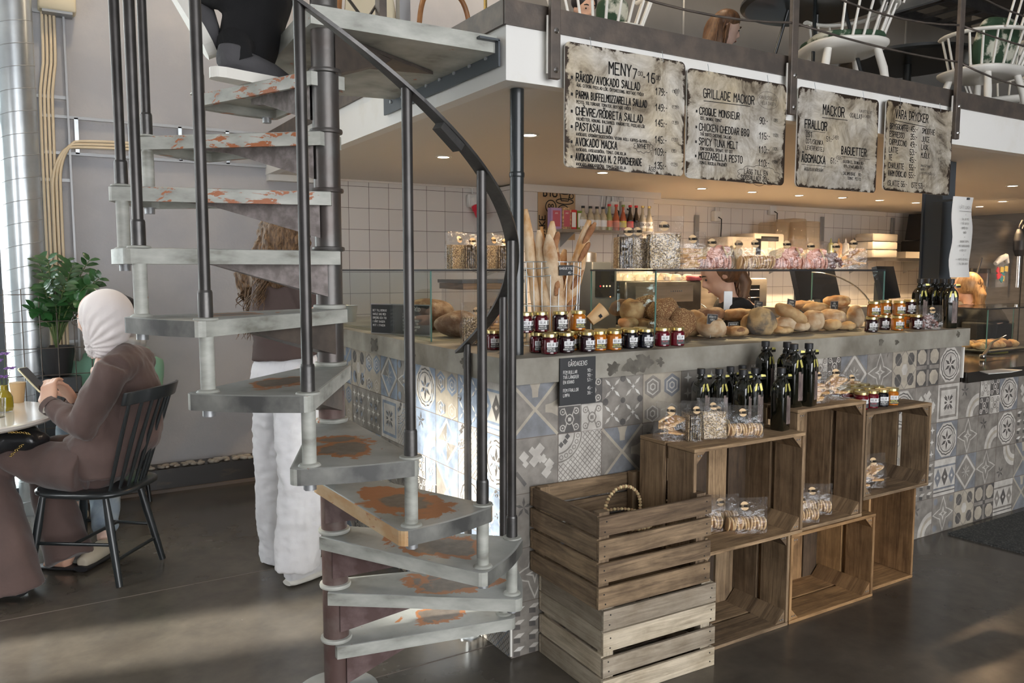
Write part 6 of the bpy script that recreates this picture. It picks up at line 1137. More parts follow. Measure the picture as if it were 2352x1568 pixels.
baguette((1271, 494), 2.84, b0+V((.02, 0, 0)), .034, 'tall floury baguette with dark slashes behind the broad one', (.45, .65, .82), 'baguette'); baguette((1247, 506), 2.90, b0+V((-.02, .05, 0)), .026, 'pale baguette tip at the back of the basket', ()); baguette((1356, 492), 2.80, b0+V((.062, .02, 0)), .033, 'baguette leaning right with long open slashes', (.30, .52, .74, .90), 'baguette'); baguette((1300, 560), 2.92, b0+V((.03, .06, 0)), .028, 'dark baguette half hidden in the middle of the basket', (.6,), 'crust')
cp2 = thing('paper_cup', 'small brown paper cup tipped over behind the jam jars', 'cup', (2.13, 2.80, ZS+.115), rot=(.3, .85, 0)); MB().lathe([(.024, -.03), (.034, .05), (.035, .052), (.032, .05), (.023, -.026), (.0, -.026)], n=24, cap=False).build('cup_body', 'cup_kraft', cp2); MB().box((.0, -.031, .015), (.016, .002, .014)).build('logo', 'phone', cp2)
st_ = thing('cup_stand', 'thin wire stand holding the tipped paper cup', 'stand', (2.13, 2.83, ZS)); MB().tube([(0, 0, 0), (0, 0, .085)], .003, 6).build('rod', 'galv', st_); MB().lathe([(.03, 0), (.03, .003)], n=16).build('base', 'galv', st_)
# ---------------------------------------------------------------- small slate price list on the slab edge
sl_ = thing('price_list', 'small black slate price list headed GÅRDAGENS hanging on the worktop edge', 'sign', (1.757, 2.4145, 1.033)); MB().box((0, 0, 0), (.165, .005, .178)).build('slate', 'slate', sl_); g = MB(); lettering(g, 'GÅRDAGENS', (0, -.0032, .058), .017, wd=.42, st=.08, align='c', jit=.03)
for i, (a_, b_) in enumerate((('FEM BULLAR', '90:-'), ('TVÅ LÄNGDER', '90:-'), ('EN KRANS', '57:-'), ('', ''), ('FEM FRALLOR', '45:-'), ('LIMPA', '38:-'))): z_ = .030-i*.0185+(.006 if i > 3 else 0); lettering(g, a_, (-.068, -.0032, z_), .0115, wd=.42, st=.10, jit=.04); lettering(g, b_, (.070, -.0032, z_+.002), .0115, wd=.45, st=.10, align='r', jit=.04)
g.build('writing', 'chalk', sl_)
# ---------------------------------------------------------------- menu boards
def board(i, x0, x1, z0, z1, label, fn):
    r = thing('menu_board', label, 'sign', ((x0+x1)/2, 2.4195, (z0+z1)/2)); W, H = (x1-x0)/2, (z1-z0)/2; rr = .022; poly = []
    for k, (sx, sy) in enumerate(((1, 1), (-1, 1), (-1, -1), (1, -1))):
        for j in range(5): a = math.pi/2*(k+j/4); poly.append((sx*(W-rr)+rr*math.cos(a), sy*(H-rr)+rr*math.sin(a)))
    g = MB(); N = len(poly); vs = [V((x, -.003, z)) for x, z in poly]+[V((x, .003, z)) for x, z in poly]; uv = [((x/W+1)/2, (z/H+1)/2) for x, z in poly]
    g.add(vs, [tuple(range(N)), tuple(reversed(range(N, 2*N)))], 0, False, [uv, list(reversed(uv))]); g.add(vs, [(k, N+k, N+(k+1) % N, (k+1) % N) for k in range(N)], 1); g.build('tin_plate', ['board_%d' % i, 'white_tin'], r)
    t = MB(); T = lambda s_, x, z, h, wd=.5, st=.10, al='l', m=0, jit=.05: lettering(t, s_, (x-W, -.0038, H-z), h*1.06, wd=wd, st=st*1.35, align=al, m=m, jit=jit); fn(T, t, W, H); t.build('lettering', ['ink', 'ink_faded'], r)
    for sx in (-.6, .6): MB().tube([(sx*W, -.004, H-.012), (sx*W, .0, H+.01), (sx*W, .004, H+.03)], .0012, 5).build('wire_hook', 'galv', r)
    return r
def loop(t, cx_, cz_, a, b, W, H, n=40, bump_=0, wdt=.0016, m=0):
    pts = [((a*(1+bump_*abs(math.sin(i*math.pi/4)))*math.cos(2*math.pi*i/n)), (b*(1+bump_*1.3*abs(math.sin(i*math.pi/4)))*math.sin(2*math.pi*i/n))) for i in range(n)]
    for (ax_, az_), (bx_, bz_) in zip(pts, pts[1:]+pts[:1]):
        d = math.hypot(bx_-ax_, bz_-az_) or 1; nx, nz = -(bz_-az_)/d*wdt/2, (bx_-ax_)/d*wdt/2; o = V((cx_-W, -.0038, H-cz_)); t.add([o+V((ax_+nx, 0, az_+nz)), o+V((ax_-nx, 0, az_-nz)), o+V((bx_-nx, 0, bz_-nz)), o+V((bx_+nx, 0, bz_+nz))], [(0, 1, 2, 3)], m)
def line(t, x0, z0, x1, z1, W, H, w_=.003, m=0): o = V((-W, -.0038, H)); t.add([o+V((x0, 0, -z0)), o+V((x1, 0, -z1)), o+V((x1, 0, -z1-w_)), o+V((x0, 0, -z0-w_))], [(0, 1, 2, 3)], m)
def b1(T, t, W, H):
    T('MENY', .20, .090, .040, .48, .10); T('7', .315, .095, .034); T('00', .34, .080, .014, .6); T('-16', .362, .100, .034, .45); T('00', .43, .084, .014, .6)
    rows = [('RÄKOR/AVOKADO SALLAD', '179:-', '(169)', .135, 'ÄGG, CITRON, PICKLAD LÖK, ÖRTDRESSING, ROSTADE FRÖER'), ('PARMA BUFFELMOZZARELLA SALLAD', '149:-', '(139)', .195, 'PESTO, SOLTORKADE TOMATER, ROSTADE FRÖER'), ('CHÈVRE/RÖDBETA SALLAD', '145:-', '(139)', .255, 'VALNÖTTER, HONUNG, BALSAMICO, VINÄGRETTE, PICKLAD LÖK'), ('PASTASALLAD', '', '', .310, 'AVOKADO, KRONÄRTSKOCKSRÖRA, VEGAN AIOLI, KAPRIS, OLIVER'), ('AVOKADO MACKA', '109:-', '(99)', .365, 'AVOKADO, AVOKADORÖRA, TOMAT, CHILIOLJA'), ('AVOKADOMACKA M. 2 POACHERADE', '135:-', '(129)', .418, 'AVOKADO, AVOKADORÖRA, TOMAT, CHILIOLJA')]
    for s_, p_, q_, z_, sub in rows:
        T('.', .028, z_-.008, .03, .5, .22); ln = len(s_); T(s_, .05, z_, .026 if ln < 26 else .024, .40 if ln < 26 else .335, .12); T(sub, .052, z_+.019, .0095, .48, .15)
        if p_: T(p_, .43, z_+(.006), .024, .40, .10); T(q_, .515, z_-.010, .012, .42, .09)
    T('145:-', .43, .325, .024, .40, .10); T('(139)', .515, .311, .012, .42, .09); T('ÄGG', .40, .436, .016, .5); T('NYHET!', .375, .352, .016, .5, .12, 'c'); loop(t, .372, .345, .042, .019, W, H, bump_=.22)
    for (a_, b_, c_, d_) in ((.525, .118, .535, .106), (.535, .106, .540, .112), (.540, .112, .546, .106), (.546, .106, .552, .113), (.552, .113, .540, .134), (.540, .134, .525, .118)): line(t, a_, b_, c_, d_, W, H, .0022)
def b2(T, t, W, H):
    T('GRILLADE MACKOR', .09, .105, .032, .44); line(t, .09, .118, .36, .112, W, H); T('KAN BESTÄLLAS', .415, .075, .013, .45, .09, m=1); T('HELA DAGEN', .425, .097, .013, .5, .09, m=1); loop(t, .468, .078, .066, .036, W, H, m=1)
    for s_, p_, q_, z_, sub in (('CROQUE MONSIEUR', '90:-', '(89)', .175, 'OST, SKINKA, TOMAT'), ('CHICKEN CHEDDAR BBQ', '115:-', '(109)', .238, 'TVÅ SORTS CHEDDAR, SALLAD'), ('SPICY TUNA MELT', '110:-', '(109)', .296, 'TONFISKRÖRA, SPENAT, VIT OST'), ('MOZZARELLA PESTO', '110:-', '(109)', .352, 'TOMAT, RUCOLA, PINJENÖT')):
        T('.', .05, z_-.008, .03, .5, .2); T(s_, .07, z_, .026, .42, .11); T(sub, .075, z_+.020, .0105, .48, .15); T(p_, .42, z_+.004, .025, .42); T(q_, .505, z_-.012, .012, .42)
    T('LÄGG TILL EN', .335, .395, .018, .5, .11); T('SIDOSALLAD! 20:-', .315, .420, .018, .46, .12); loop(t, .425, .398, .118, .036, W, H, bump_=.16)
def b3(T, t, W, H):
    T('MACKOR', .17, .105, .040, .44, .10); line(t, .165, .118, .345, .114, W, H); T('(KALLA)', .36, .10, .020, .45); T('KAN BESTÄLLAS', .43, .070, .012, .42, .09, m=1); T('HELA DAGEN', .44, .090, .012, .42, .09, m=1)
    T('FRALLOR', .05, .175, .034, .44, .12); line(t, .05, .186, .19, .184, W, H, .0018); T('OST', .06, .215, .022, .45); T('OST/SKINKA', .06, .242, .019, .45); T('LEVERPASTEJ', .06, .270, .017, .46); T('51:-', .20, .222, .020); T('(49)', .245, .208, .015)
    T('ÄGGMACKA', .035, .325, .032, .44, .12); line(t, .035, .336, .20, .334, W, H, .0018); T('61:-', .235, .318, .022); T('(59)', .275, .297, .015); T('ÄGG/KAVIARKRÄM', .055, .362, .013, .5)
    T('BAGUETTER', .31, .270, .032, .44, .12); line(t, .31, .281, .52, .281, W, H, .0018); T('. KALKON EL. SKINKA 90:-', .315, .310, .012, .45, .12); T('OST, SENAP, RÖDLÖK', .33, .330, .011, .5, .12); T('. SALAMI/BRIE   90:-', .315, .365, .013, .48, .12); T('TOMAT, PESTO', .36, .385, .012, .5, .12)
def b4(T, t, W, H):
    T('VÅRA DRYCKER', .075, .080, .038, .42, .10); line(t, .075, .092, .335, .100, W, H)
    for i, (s_, p_) in enumerate((('BRYGGKAFFE', '45:-'), ('ESPRESSO', '35:-'), ('CAPPUCCINO', '49:-'), ('LATTE', '53:-'), ('TE', '45:-'), ('CHAILATTE', '55:-'), ('VARM CHOKLAD', '55:-'))): z_ = .135+i*.0375; T(s_, .035, z_, .024, .42 if len(s_) < 11 else .36, .11); T(p_, .205, z_, .025, .46, .11)
    T('ISLATTE 56:-   ISTE 53:-', .035, .408, .024, .42, .10)
    for i, (s_, p_) in enumerate((('SMOOTHIE', '55:-'), ('JUICE', '31:-'), ('LÄSK', '35:-'), ('MJÖLK', '10:-'))): T(s_, .30, .135+i*.040, .024, .42, .10); T(p_, .45, .145+i*.040, .018, .5, .08, m=1)
    for i, s_ in enumerate(('SMAKSÄTTNING  5:-', 'HAVRE/', 'LAKTOSFRI MJÖLK  5:-')): T(s_, .30, .300+i*.018, .010, .5, .12, m=1)
board(0, 1.692, 2.274, 1.822, 2.268, 'leftmost menu board, headed MENY, weathered tin with black hand lettering', b1); board(1, 2.286, 2.870, 1.818, 2.250, 'second menu board, headed GRILLADE MACKOR, weathered tin', b2); board(2, 2.946, 3.522, 1.818, 2.255, 'third menu board, headed MACKOR, yellowish weathered tin', b3); board(3, 3.580, 4.145, 1.835, 2.267, 'rightmost menu board, headed VÅRA DRYCKER, by the dark column', b4)
# ---------------------------------------------------------------- downlights under the mezzanine (the room's lamps, plus unseen ones behind the boards)
for i, (x, y) in enumerate(((2.13, 4.28), (2.15, 3.37), (4.75, 4.83), (5.33, 4.82), (5.93, 4.82), (6.45, 4.76), (6.99, 4.75), (7.56, 4.74), (8.595, 4.68), (8.14, 4.215), (3.4, 4.4), (3.6, 3.4), (5.2, 3.4), (6.7, 3.4), (8.2, 3.3))):
    lb = '%s recessed ceiling light %s' % (('small warm', ['between the staircase rods', 'beside the black steel post'][i]) if i < 2 else ('warm', 'in the ceiling, %s of the row along the kitchen wall' % ORD[i-2]) if i < 10 else ('warm', 'in the kitchen ceiling hidden by the menu boards'))
    r = thing('ceiling_light', lb, 'lamp', (x, y, MZB+.001), 0, 'recessed lights under the mezzanine'); MB().lathe([(.048, -.004), (.050, 0), (.036, .001), (.034, -.004)], n=24, cap=False).build('trim_ring', 'white_tin', r); MB().lathe([(0, -.0025), (.034, -.0025), (.034, -.001)], n=20).build('bulb', 'lamp_glow', r)
    ld_ = bpy.data.lights.new('downlight', 'SPOT'); ld_.energy = 105 if i > 1 else 26; ld_.color = (1, .68, .38); ld_.spot_size = math.radians(140); ld_.spot_blend = .7; ld_.shadow_soft_size = .03; lo = bpy.data.objects.new('downlight', ld_); COL.objects.link(lo); lo.location = (x, y, MZB-.012)
# warm pendant-like lamps upstairs (unseen, off frame above) and one near the corner speaker
for i, (x, y, z, e) in enumerate(((4.2, 4.6, 4.9, 45), (6.8, 4.2, 4.9, 45), (2.6, 4.8, 4.9, 40), (.6, 4.6, 4.7, 70))):
    r = thing('ceiling_lamp', 'unseen round white ceiling lamp high above the picture', 'lamp', (x, y, z), 0, 'ceiling lamps above the mezzanine'); MB().ell((0, 0, .1), (.13, .13, .05)).build('shade', 'white_tin', r); MB().tube([(0, 0, .14), (0, 0, 5.2-z)], .006, 6).build('cord', 'rubber_black', r)
    ld_ = bpy.data.lights.new('lamp', 'POINT'); ld_.energy = e; ld_.color = (1, .80, .56); ld_.shadow_soft_size = .12; lo = bpy.data.objects.new('lamp', ld_); COL.objects.link(lo); lo.location = (x, y, z-.08)
# ---------------------------------------------------------------- back counter and appliances
tag(MB().box((6.9, 5.38, .45), (3.9, .62, .90)).box((6.9, 5.38, .915), (3.94, .66, .03)).build('back_counter', 'stainless'), 'long steel back counter along the white tiled kitchen wall', 'counter')
em = thing('espresso_machine', 'dark steel espresso machine on the back counter seen through the bread case', 'coffee machine', (3.93, 4.72, .93)); 
cbn = tag(MB().box((4.32, 4.93, .455), (.96, .5, .91)).box((4.32, 4.93, .92), (.98, .52, .02)).build('machine_counter', 'stainless'), 'short steel counter carrying the espresso machine', 'counter')
MB().rbox((.38, .24, .31), (.80, .40, .24), .02, m=0).build('body', 'steel_dark', em); MB().rbox((.38, .26, .05), (.76, .36, .08), .02).build('drip_base', 'stainless', em); MB().box((.38, .40, .14), (.74, .06, .20)).build('back_panel', 'steel_dark', em); MB().box((.38, .045, .33), (.60, .012, .13)).build('front_panel', 'stainless', em)
for x in (.03, .73): MB().lathe([(.012, .08), (.012, .36)], (x, .06, 0), 12).build('pillar', 'chrome', em)
for x in (.18, .38, .58):
    gh = MB().lathe([(.035, .13), (.038, .15), (.038, .19), (.03, .21)], (x, .09, 0), 18).build('group_head', 'chrome', em); MB().tube([(x, .07, .145), (x+.03, -.03, .14), (x+.05, -.10, .135)], [.009, .011, .014], 8).build('portafilter_handle', 'rubber_black', gh)
MB().tube([(.80, .07, .24), (.86, .02, .18), (.87, .0, .06)], .006, 8).build('steam_wand', 'chrome', em); MB().tube([(-.02, .07, .24), (-.06, .02, .18), (-.065, .0, .06)], .006, 8).build('steam_wand', 'chrome', em)
for i in range(6): MB().lathe([(.007, 0), (.007, .004)], (.44+.022*i, .038, .35), 8, axis=(0, -1, 0)).build('button', 'chrome', em)
mg = thing('cup', 'x', 'cup', (0, 0, 0)); MB().lathe([(.020, .052), (.034, .048), (.043, .028), (.046, .002), (.043, .002), (.040, .028), (.0, .046)], n=20).build('bowl', 'mug', mg); MB().tube([(.043, 0, .035), (.062, 0, .034), (.064, 0, .018), (.046, 0, .014)], .005, 6).build('handle', 'mug', mg)
for i in range(11):
    x, y = 4.0+(i % 6)*.125+.02*(i//6), 4.84+.11*(i//6); rz = i*1.3
    lb = 'upside-down cream cup, %s from the left in the %s row on the espresso machine' % (ORD[i % 6], ['front', 'back'][i//6])
    if i == 0: mg.location = (x, y, 1.362); mg['label'] = lb; mg['group'] = 'cups on the espresso machine'
    else: copy_tree(mg, (x, y, 1.362), (0, 0, rz), lb, 1.15 if i % 3 == 0 else 1, 'cups on the espresso machine')
g = MB(); g.ell((0, 0, .02), (.09, .05, .025), nz=.4, ns=22, nu=22, nv=12); tag(g.build('dish_cloth', 'cloth_pink', loc=(4.67, 4.80, 1.362)), 'crumpled pink dish cloth at the right end of the espresso machine top', 'cloth')
cg = thing('coffee_brewer', 'tall dark brewer with buttons left of the espresso machine', 'coffee machine', (3.70, 4.90, .947)); MB().rbox((0, 0, .28), (.24, .30, .56), .015).build('body', 'anthracite', cg); MB().box((0, -.152, .40), (.18, .006, .20)).build('panel', 'screen', cg); MB().lathe([(.075, .561), (.075, .63), (.02, .64)], (-.16+.1, 0, 0), 24).build('steel_pot', 'stainless', cg)
for i in range(4): MB().lathe([(.007, 0), (.007, .003)], (-.045+.03*i, -.155, .38), 10, axis=(0, -1, 0)).build('button', 'plastic_white' if i else 'plastic_red', cg)
MB().lathe([(.005, 0), (.005, .003)], (.05, -.155, .30), 10, axis=(0, -1, 0)).build('indicator_light', 'led_orange', cg)
tag(MB().box((3.70, 4.93, .47), (.28, .45, .94)).build('machine_counter', 'stainless'), 'narrow steel stand under the coffee brewer', 'counter')
# steel shelf with bottles
sf = thing('wall_shelf', 'narrow steel shelf with soft-drink bottles on the tiled chase', 'shelf', (3.56, 5.10, 1.765)); MB().box((.50, .11, -.012), (1.02, .22, .024)).build('board', 'stainless', sf)
for x in (.12, .80): MB().prism([(0, -.0), (.20, 0), (.20, -.11)], .006, 0, (x, .01, -.024), (0, 1, 0), (0, 0, 1)).build('bracket', 'zinc', sf)
def drink(px, glass, lab, cap, kind, words, label):
    x = atY(px, 500, 5.19).x; r = thing('soda_bottle', label, 'bottle', (x, 5.19, 1.7655), -.5, 'bottles on the steel shelf'); h = .215 if kind == 's' else .19
    prof = [(.026, 0), (.029, .004), (.029, .09), (.026, .11), (.014, .15), (.011, .17), (.011, h-.012)] if kind == 's' else [(.030, 0), (.033, .004), (.033, .10), (.026, .125), (.014, .145), (.013, h-.014)]
    MB().lathe(prof, n=18).build('glass_body', glass, r); MB().lathe([(.0135, h-.018), (.0145, h-.016), (.0145, h), (0, h)], n=16).build('cap', cap, r); rr = prof[2][0]+.0006
    g = MB(); g.lathe([(rr, .030), (rr, .082)], n=18, m=0); 
    if words: lettering(g, words, (0, -rr-.001, .048), .020 if words == 'LOKA' else .010, wd=.55, st=.13, m=1, align='c')
    g.build('label', [lab, 'ink'], r)
mat('gl_pale', (.48, .42, .30), .08, coat=1); mat('gl_green', (.34, .36, .14), .08, coat=1); mat('gl_orange', (.42, .10, .04), .08, coat=1); mat('gl_cola', (.012, .006, .004), .06, coat=1); mat('lb_yellow', (.78, .66, .05), .5); mat('lb_red', (.62, .04, .04), .5); mat('lb_redw', (.72, .25, .16), .5)
for a in ((1339, 'gl_pale', 'label_white', 'rubber_black', 'j', '', 'juice bottle with white label, first of four with black caps on the shelf'), (1356, 'gl_pale', 'label_white', 'rubber_black', 'j', '', 'juice bottle with white label, second of four with black caps on the shelf'), (1371, 'gl_pale', 'label_white', 'rubber_black', 'j', '', 'juice bottle with white label, third of four with black caps on the shelf'), (1385, 'gl_pale', 'label_white', 'rubber_black', 'j', '', 'juice bottle with white label, fourth of four with black caps on the shelf'),
 (1399, 'gl_green', 'lb_redw', 'lb_red', 's', '', 'pale green soda bottle with red cap on the steel shelf'), (1415, 'gl_orange', 'lb_redw', 'lb_red', 's', '', 'orange-red soda bottle with red cap on the steel shelf'), (1431, 'gl_orange', 'lb_yellow', 'juice_green', 's', '', 'amber soda bottle with a bright yellow label on the steel shelf'), (1447, 'gl_cola', 'lb_red', 'lb_red', 's', '', 'dark cola bottle with a red label band on the steel shelf'), (1461, 'gl_cola', 'ink', 'lb_red', 's', '', 'dark cola bottle with a black label on the steel shelf'), (1476, 'gl_pale', 'label_white', 'gold', 's', 'LOKA', 'clear soda bottle with white lettered label, left of the last bottle'), (1491, 'gl_pale', 'label_white', 'gold', 's', 'LOKA', 'last clear soda bottle at the right end of the shelf')): drink(*a)
for px, m_, lb, w_, h_ in ((1274, 'poster_purple', 'purple printed juice carton at the left end of the shelf', .10, .165), (1298, 'poster_mix', 'colourful patterned carton beside the purple one on the shelf', .085, .17), (1314, 'juice_red', 'small red juice carton on the steel shelf', .055, .155), (1328, 'juice_green', 'small green juice carton on the steel shelf', .055, .15)):
    x = atY(px, 500, 5.21).x; r = thing('drink_carton', lb, 'carton', (x, 5.21, 1.7655), 0, 'cartons on the steel shelf'); MB().box((0, 0, h_/2), (w_, .05, h_)).build('box_body', m_, r); g = MB(); g.box((0, -.0256, h_*.5), (w_*.7, .0004, h_*.75), m=0); lettering(g, 'FESTIS' if 'small' in lb else 'JUICE', (0, -.0262, h_*.72), .010, wd=.5, st=.14, m=1, align='c'); g.build('printing', ['chalk' if 'small' in lb else 'cloth_pink', 'chalk'], r)
# kraft bag poster on the wall
pr = thing('kraft_bag_poster', 'kraft paper bag poster reading BIG with a drawn cup, on the tiled chase', 'poster', (3.655, 5.322, 1.90)); MB().box((0, 0, 0), (.36, .006, .42)).build('paper', 'kraft', pr); g = MB(); lettering(g, 'BIG', (-.13, -.0045, .13), .065, wd=.62, st=.16, jit=.05); lettering(g, 'CAKE', (-.115, -.0045, -.20), .055, u=(0, 0, 1), v=(-1, 0, 0), wd=.62, st=.16)
def doodle(pts, w_=.008, cl=False):
    pts = pts+[pts[0]] if cl else pts
    for (a, b), (c, d) in zip(pts, pts[1:]):
        L = math.hypot(c-a, d-b) or 1; nx, nz = -(d-b)/L*w_/2, (c-a)/L*w_/2; g.add([V((a+nx, -.0046, b+nz)), V((a-nx, -.0046, b-nz)), V((c-nx, -.0046, d-nz)), V((c+nx, -.0046, d+nz))], [(0, 1, 2, 3)], 0)
el = lambda cx_, cz_, a, b, t0=0, t1=6.283, n=16: [(cx_+a*math.cos(t0+(t1-t0)*i/n), cz_+b*math.sin(t0+(t1-t0)*i/n)) for i in range(n+1)]
doodle(el(.075, .17, .05, .018)); doodle([(.025, .17), (.04, .10), (.11, .10), (.125, .17)]); doodle(el(.075, .095, .085, .022)); doodle(el(.14, .14, .02, .02)); doodle(el(.055, -.05, .08, .02)); doodle([(-.025, -.05), (-.02, -.10), (.13, -.10), (.135, -.05)]); doodle(el(.06, .02, .055, .045, 0, 3.14)); doodle(el(.06, .02, .035, .028, 0, 3.14)); doodle(el(-.06, .05, .05, .05)); doodle(el(-.075, .055, .010, .014)); doodle(el(-.045, .055, .010, .014))
g.build('drawing', 'ink', pr)
# sockets, plugs and cords on the tiles
def socket(px, py, Y, label, red=False, s=1.0):
    c = atY(px, py, Y); r = thing('wall_socket', label, 'socket', (c.x, Y-.03, c.z), 0, 'sockets on the kitchen tiles'); MB().rbox((0, 0, 0), (.10*s, .055, .10*s), .012).build('box_body', 'plastic_white', r); MB().tube([(0, .01, .05), (.0, .015, .18)], .006, 6).build('conduit', 'plastic_white', r)
    if red: MB().lathe([(.042, 0), (.045, .05), (.038, .06)], (.0, -.005, .01), 20, axis=(.1, -.5, -1)).build('collar', 'plastic_white', r); MB().lathe([(.034, .055), (.034, .09), (.026, .10), (.024, .15), (.014, .16)], (.0, -.005, .01), 16, axis=(.15, -.4, -1)).build('plug', 'plastic_red', r); MB().lathe([(.028, 0), (.028, .045)], (.035, -.06, -.10), 14, axis=(1, -.3, -.2)).build('red_switch', 'plastic_red', r); MB().tube([(.02, -.05, -.14), (.05, -.04, -.22), (.09, -.03, -.36)], .009, 8).build('cord', 'rubber_black', r)
    else: MB().tube([(0, -.03, -.01), (.01, -.06, -.03), (.02, -.05, -.12), (.03, -.03, -.30)], .006, 6).build('cord', 'rubber_black', r)
socket(1082, 462, WY, 'white industrial socket with a red plug hanging on the white tiles', True); socket(1136, 478, WY, 'white socket with a black cord behind the curved handrail'); socket(1403, 478, 5.33, 'white socket box among looping white cords above the shelf'); socket(1430, 478, 5.33, 'second white socket box above the shelf bottles'); socket(1640, 497, WY, 'white socket with two black plugs on the warm-lit tiles'); socket(1768, 484, WY, 'white socket above the stacked plastic tubs', s=.9)
for px in (1380, 1392, 1404): c = atY(px, 455, 5.325); tag(MB().tube([(c.x, 5.32, c.z-.08), (c.x+.01, 5.315, c.z+.03), (c.x+.05, 5.315, c.z+.05), (c.x+.08, 5.32, c.z-.06)], .007, 6).build('cable', 'plastic_white'), 'looped white cable on the tiles above the drinks shelf', 'cable', 'white looped cables')
for px in (1440, 1598, 1886, 2048): Y_ = 5.32 if px < 1500 else WY-.01; c = atY(px, 530, Y_); tag(MB().box((c.x, Y_-.012, c.z), (.045, .022, .34 if px < 1500 else .30)).build('shelf_rail', 'zinc'), 'upright steel shelf rail on the kitchen tiles', 'rail', 'shelf rails')
# right part of kitchen: shelf, tubs, bins
sf2 = thing('wall_shelf', 'long steel shelf at the right of the kitchen wall', 'shelf', (4.95, 5.35, 1.575)); MB().box((2.0, .16, -.015), (4.3, .34, .03)).build('board', 'stainless', sf2)
for x in (.3, 1.6, 2.9, 3.9): MB().prism([(0, 0), (.3, 0), (.3, -.14)], .006, 0, (x, .02, -.03), (0, 1, 0), (0, 0, 1)).build('bracket', 'zinc', sf2)
def on_shelf(px, Y=5.45): return atY(px, 580, Y).x
for i, (px, w_, h_) in enumerate(((1818, .20, .38), (1778, .18, .34), (1850, .20, .36))): r = tag(MB().rbox((0, 0, h_/2), (w_, .24, h_), .02).build('plastic_tub', 'tub_clear', loc=(on_shelf(px), 5.47, 1.577)), 'stack of clear plastic tubs, %s from the left on the long shelf' % ORD[(1, 0, 2)[i]], 'tub', 'plastic tubs on the shelf')
r = thing('storage_crate', 'white plastic crate with handle holes on the long kitchen shelf', 'crate', (on_shelf(1745), 5.46, 1.577)); MB().rbox((0, 0, .11), (.42, .26, .22), .02).build('tub', 'crates_plastic', r); MB().box((0, -.132, .17), (.24, .006, .045)).build('handle_hole', 'soot', r)
tag(MB().rbox((0, 0, .09), (.46, .26, .18), .02).build('storage_crate', 'box_white', loc=(on_shelf(1690), 5.46, 1.577)), 'pale storage crate at the left of the long kitchen shelf', 'crate')
for i, (px, m_) in enumerate(((1902, 'gl_green'), (1920, 'crust_pale'), (1936, 'plastic_white'), (1953, 'biscuit_pale'))): r = thing('squeeze_bottle', 'sauce squeeze bottle, %s from the left on the kitchen shelf' % ORD[i], 'bottle', (on_shelf(px), 5.42, 1.577), 0, 'sauce bottles'); MB().lathe([(.034, 0), (.036, .01), (.036, .13), (.026, .15), (.012, .155)], n=18).build('body', m_, r); MB().lathe([(.012, .153), (.004, .20), (0, .20)], n=12).build('nozzle', m_, r)
r = thing('round_bin', 'black round bin on the kitchen shelf', 'bin', (on_shelf(2005), 5.50, 1.577)); MB().lathe([(.13, 0), (.16, .20), (.168, .205), (.16, .22), (.02, .23)], n=28).build('body', 'rubber_black', r)
for k, z_ in enumerate((0, .085, .17)): tag(MB().rbox((0, 0, .04), (.42, .22, .078), .015).build('storage_crate', 'box_white' if k != 1 else 'crates_plastic', loc=(on_shelf(1995)-.12, 5.24+.04, 1.577+z_)), '%s white tray crate in the stack of three before the black bin' % ('bottom', 'middle', 'top')[k], 'crate', 'stacked white trays')
tag(MB().box((0, 0, .035), (.36, .26, .07), taper=1.06).build('cardboard_tray', 'box_white', loc=(on_shelf(2068), 5.40, 1.577)), 'low pale cardboard tray on the right of the kitchen shelf', 'tray')
r = thing('toaster_grill', 'big black contact grill at the right end of the kitchen shelf', 'appliance', (on_shelf(2118), 5.42, 1.577)); MB().rbox((0, 0, .10), (.42, .34, .20), .02).build('body', 'rubber_black', r); MB().prism([(-.16, 0), (.18, 0), (.20, .30), (-.10, .30)], .30, 0, (0, .15, .21), (1, 0, 0), (0, 0, 1)).build('lid', 'rubber_black', r); MB().lathe([(0, .0), (.07, .0), (.07, .02)], (-.02, -.172, .16), 24, axis=(0, -1, 0)).build('gauge', 'chrome', r)
tag(MB().box((5.2, 4.0, .72), (.9, .45, .9)).build('work_cabinet', 'stainless'), 'steel work cabinet behind the right part of the bread case', 'cabinet')
ov = thing('oven', 'steel sandwich oven with wire shelves behind the bread case', 'oven', (5.34, 5.1, .935)); MB().rbox((0, 0, .22), (.62, .4, .44), .02).build('housing', 'stainless', ov); MB().box((-.02, -.203, .23), (.44, .006, .30)).build('dark_window', 'screen', ov)
for i in range(4): MB().tube([(-.23, -.21, .13+i*.07), (.19, -.21, .13+i*.07)], .004, 6).build('wire_shelf', 'chrome', ov)
# cash register screens
for i, (px, lb) in enumerate(((1850, 'black cash register screen seen through the right part of the bread case'), (1896, 'second dark till screen behind the rolls'), (2035, 'large black till monitor behind the jam jars at the end of the worktop'))):
    Y_ = (3.30, 3.38, 3.00)[i]; c = atY(px, 665, Y_); r = thing('till_screen', lb, 'screen', (c.x, Y_, 1.13 if i == 2 else .87)); H0 = 0
    zc = 1.36-r.location.z if i < 2 else .24; MB().box((0, 0, zc), (.30 if i < 2 else .29, .03, .20), (-.25, 0, .25)).build('screen', 'screen', r); MB().box((0, .03, zc/2), (.08, .05, zc)).build('stand', 'anthracite', r); MB().box((0, .03, .008), (.20, .16, .016)).build('foot', 'anthracite', r)
tag(MB().box((4.27, 3.36, .434), (1.1, .48, .868)).build('till_counter', 'steel_dark'), 'dark under-counter behind the bread case carrying the tills', 'cabinet')
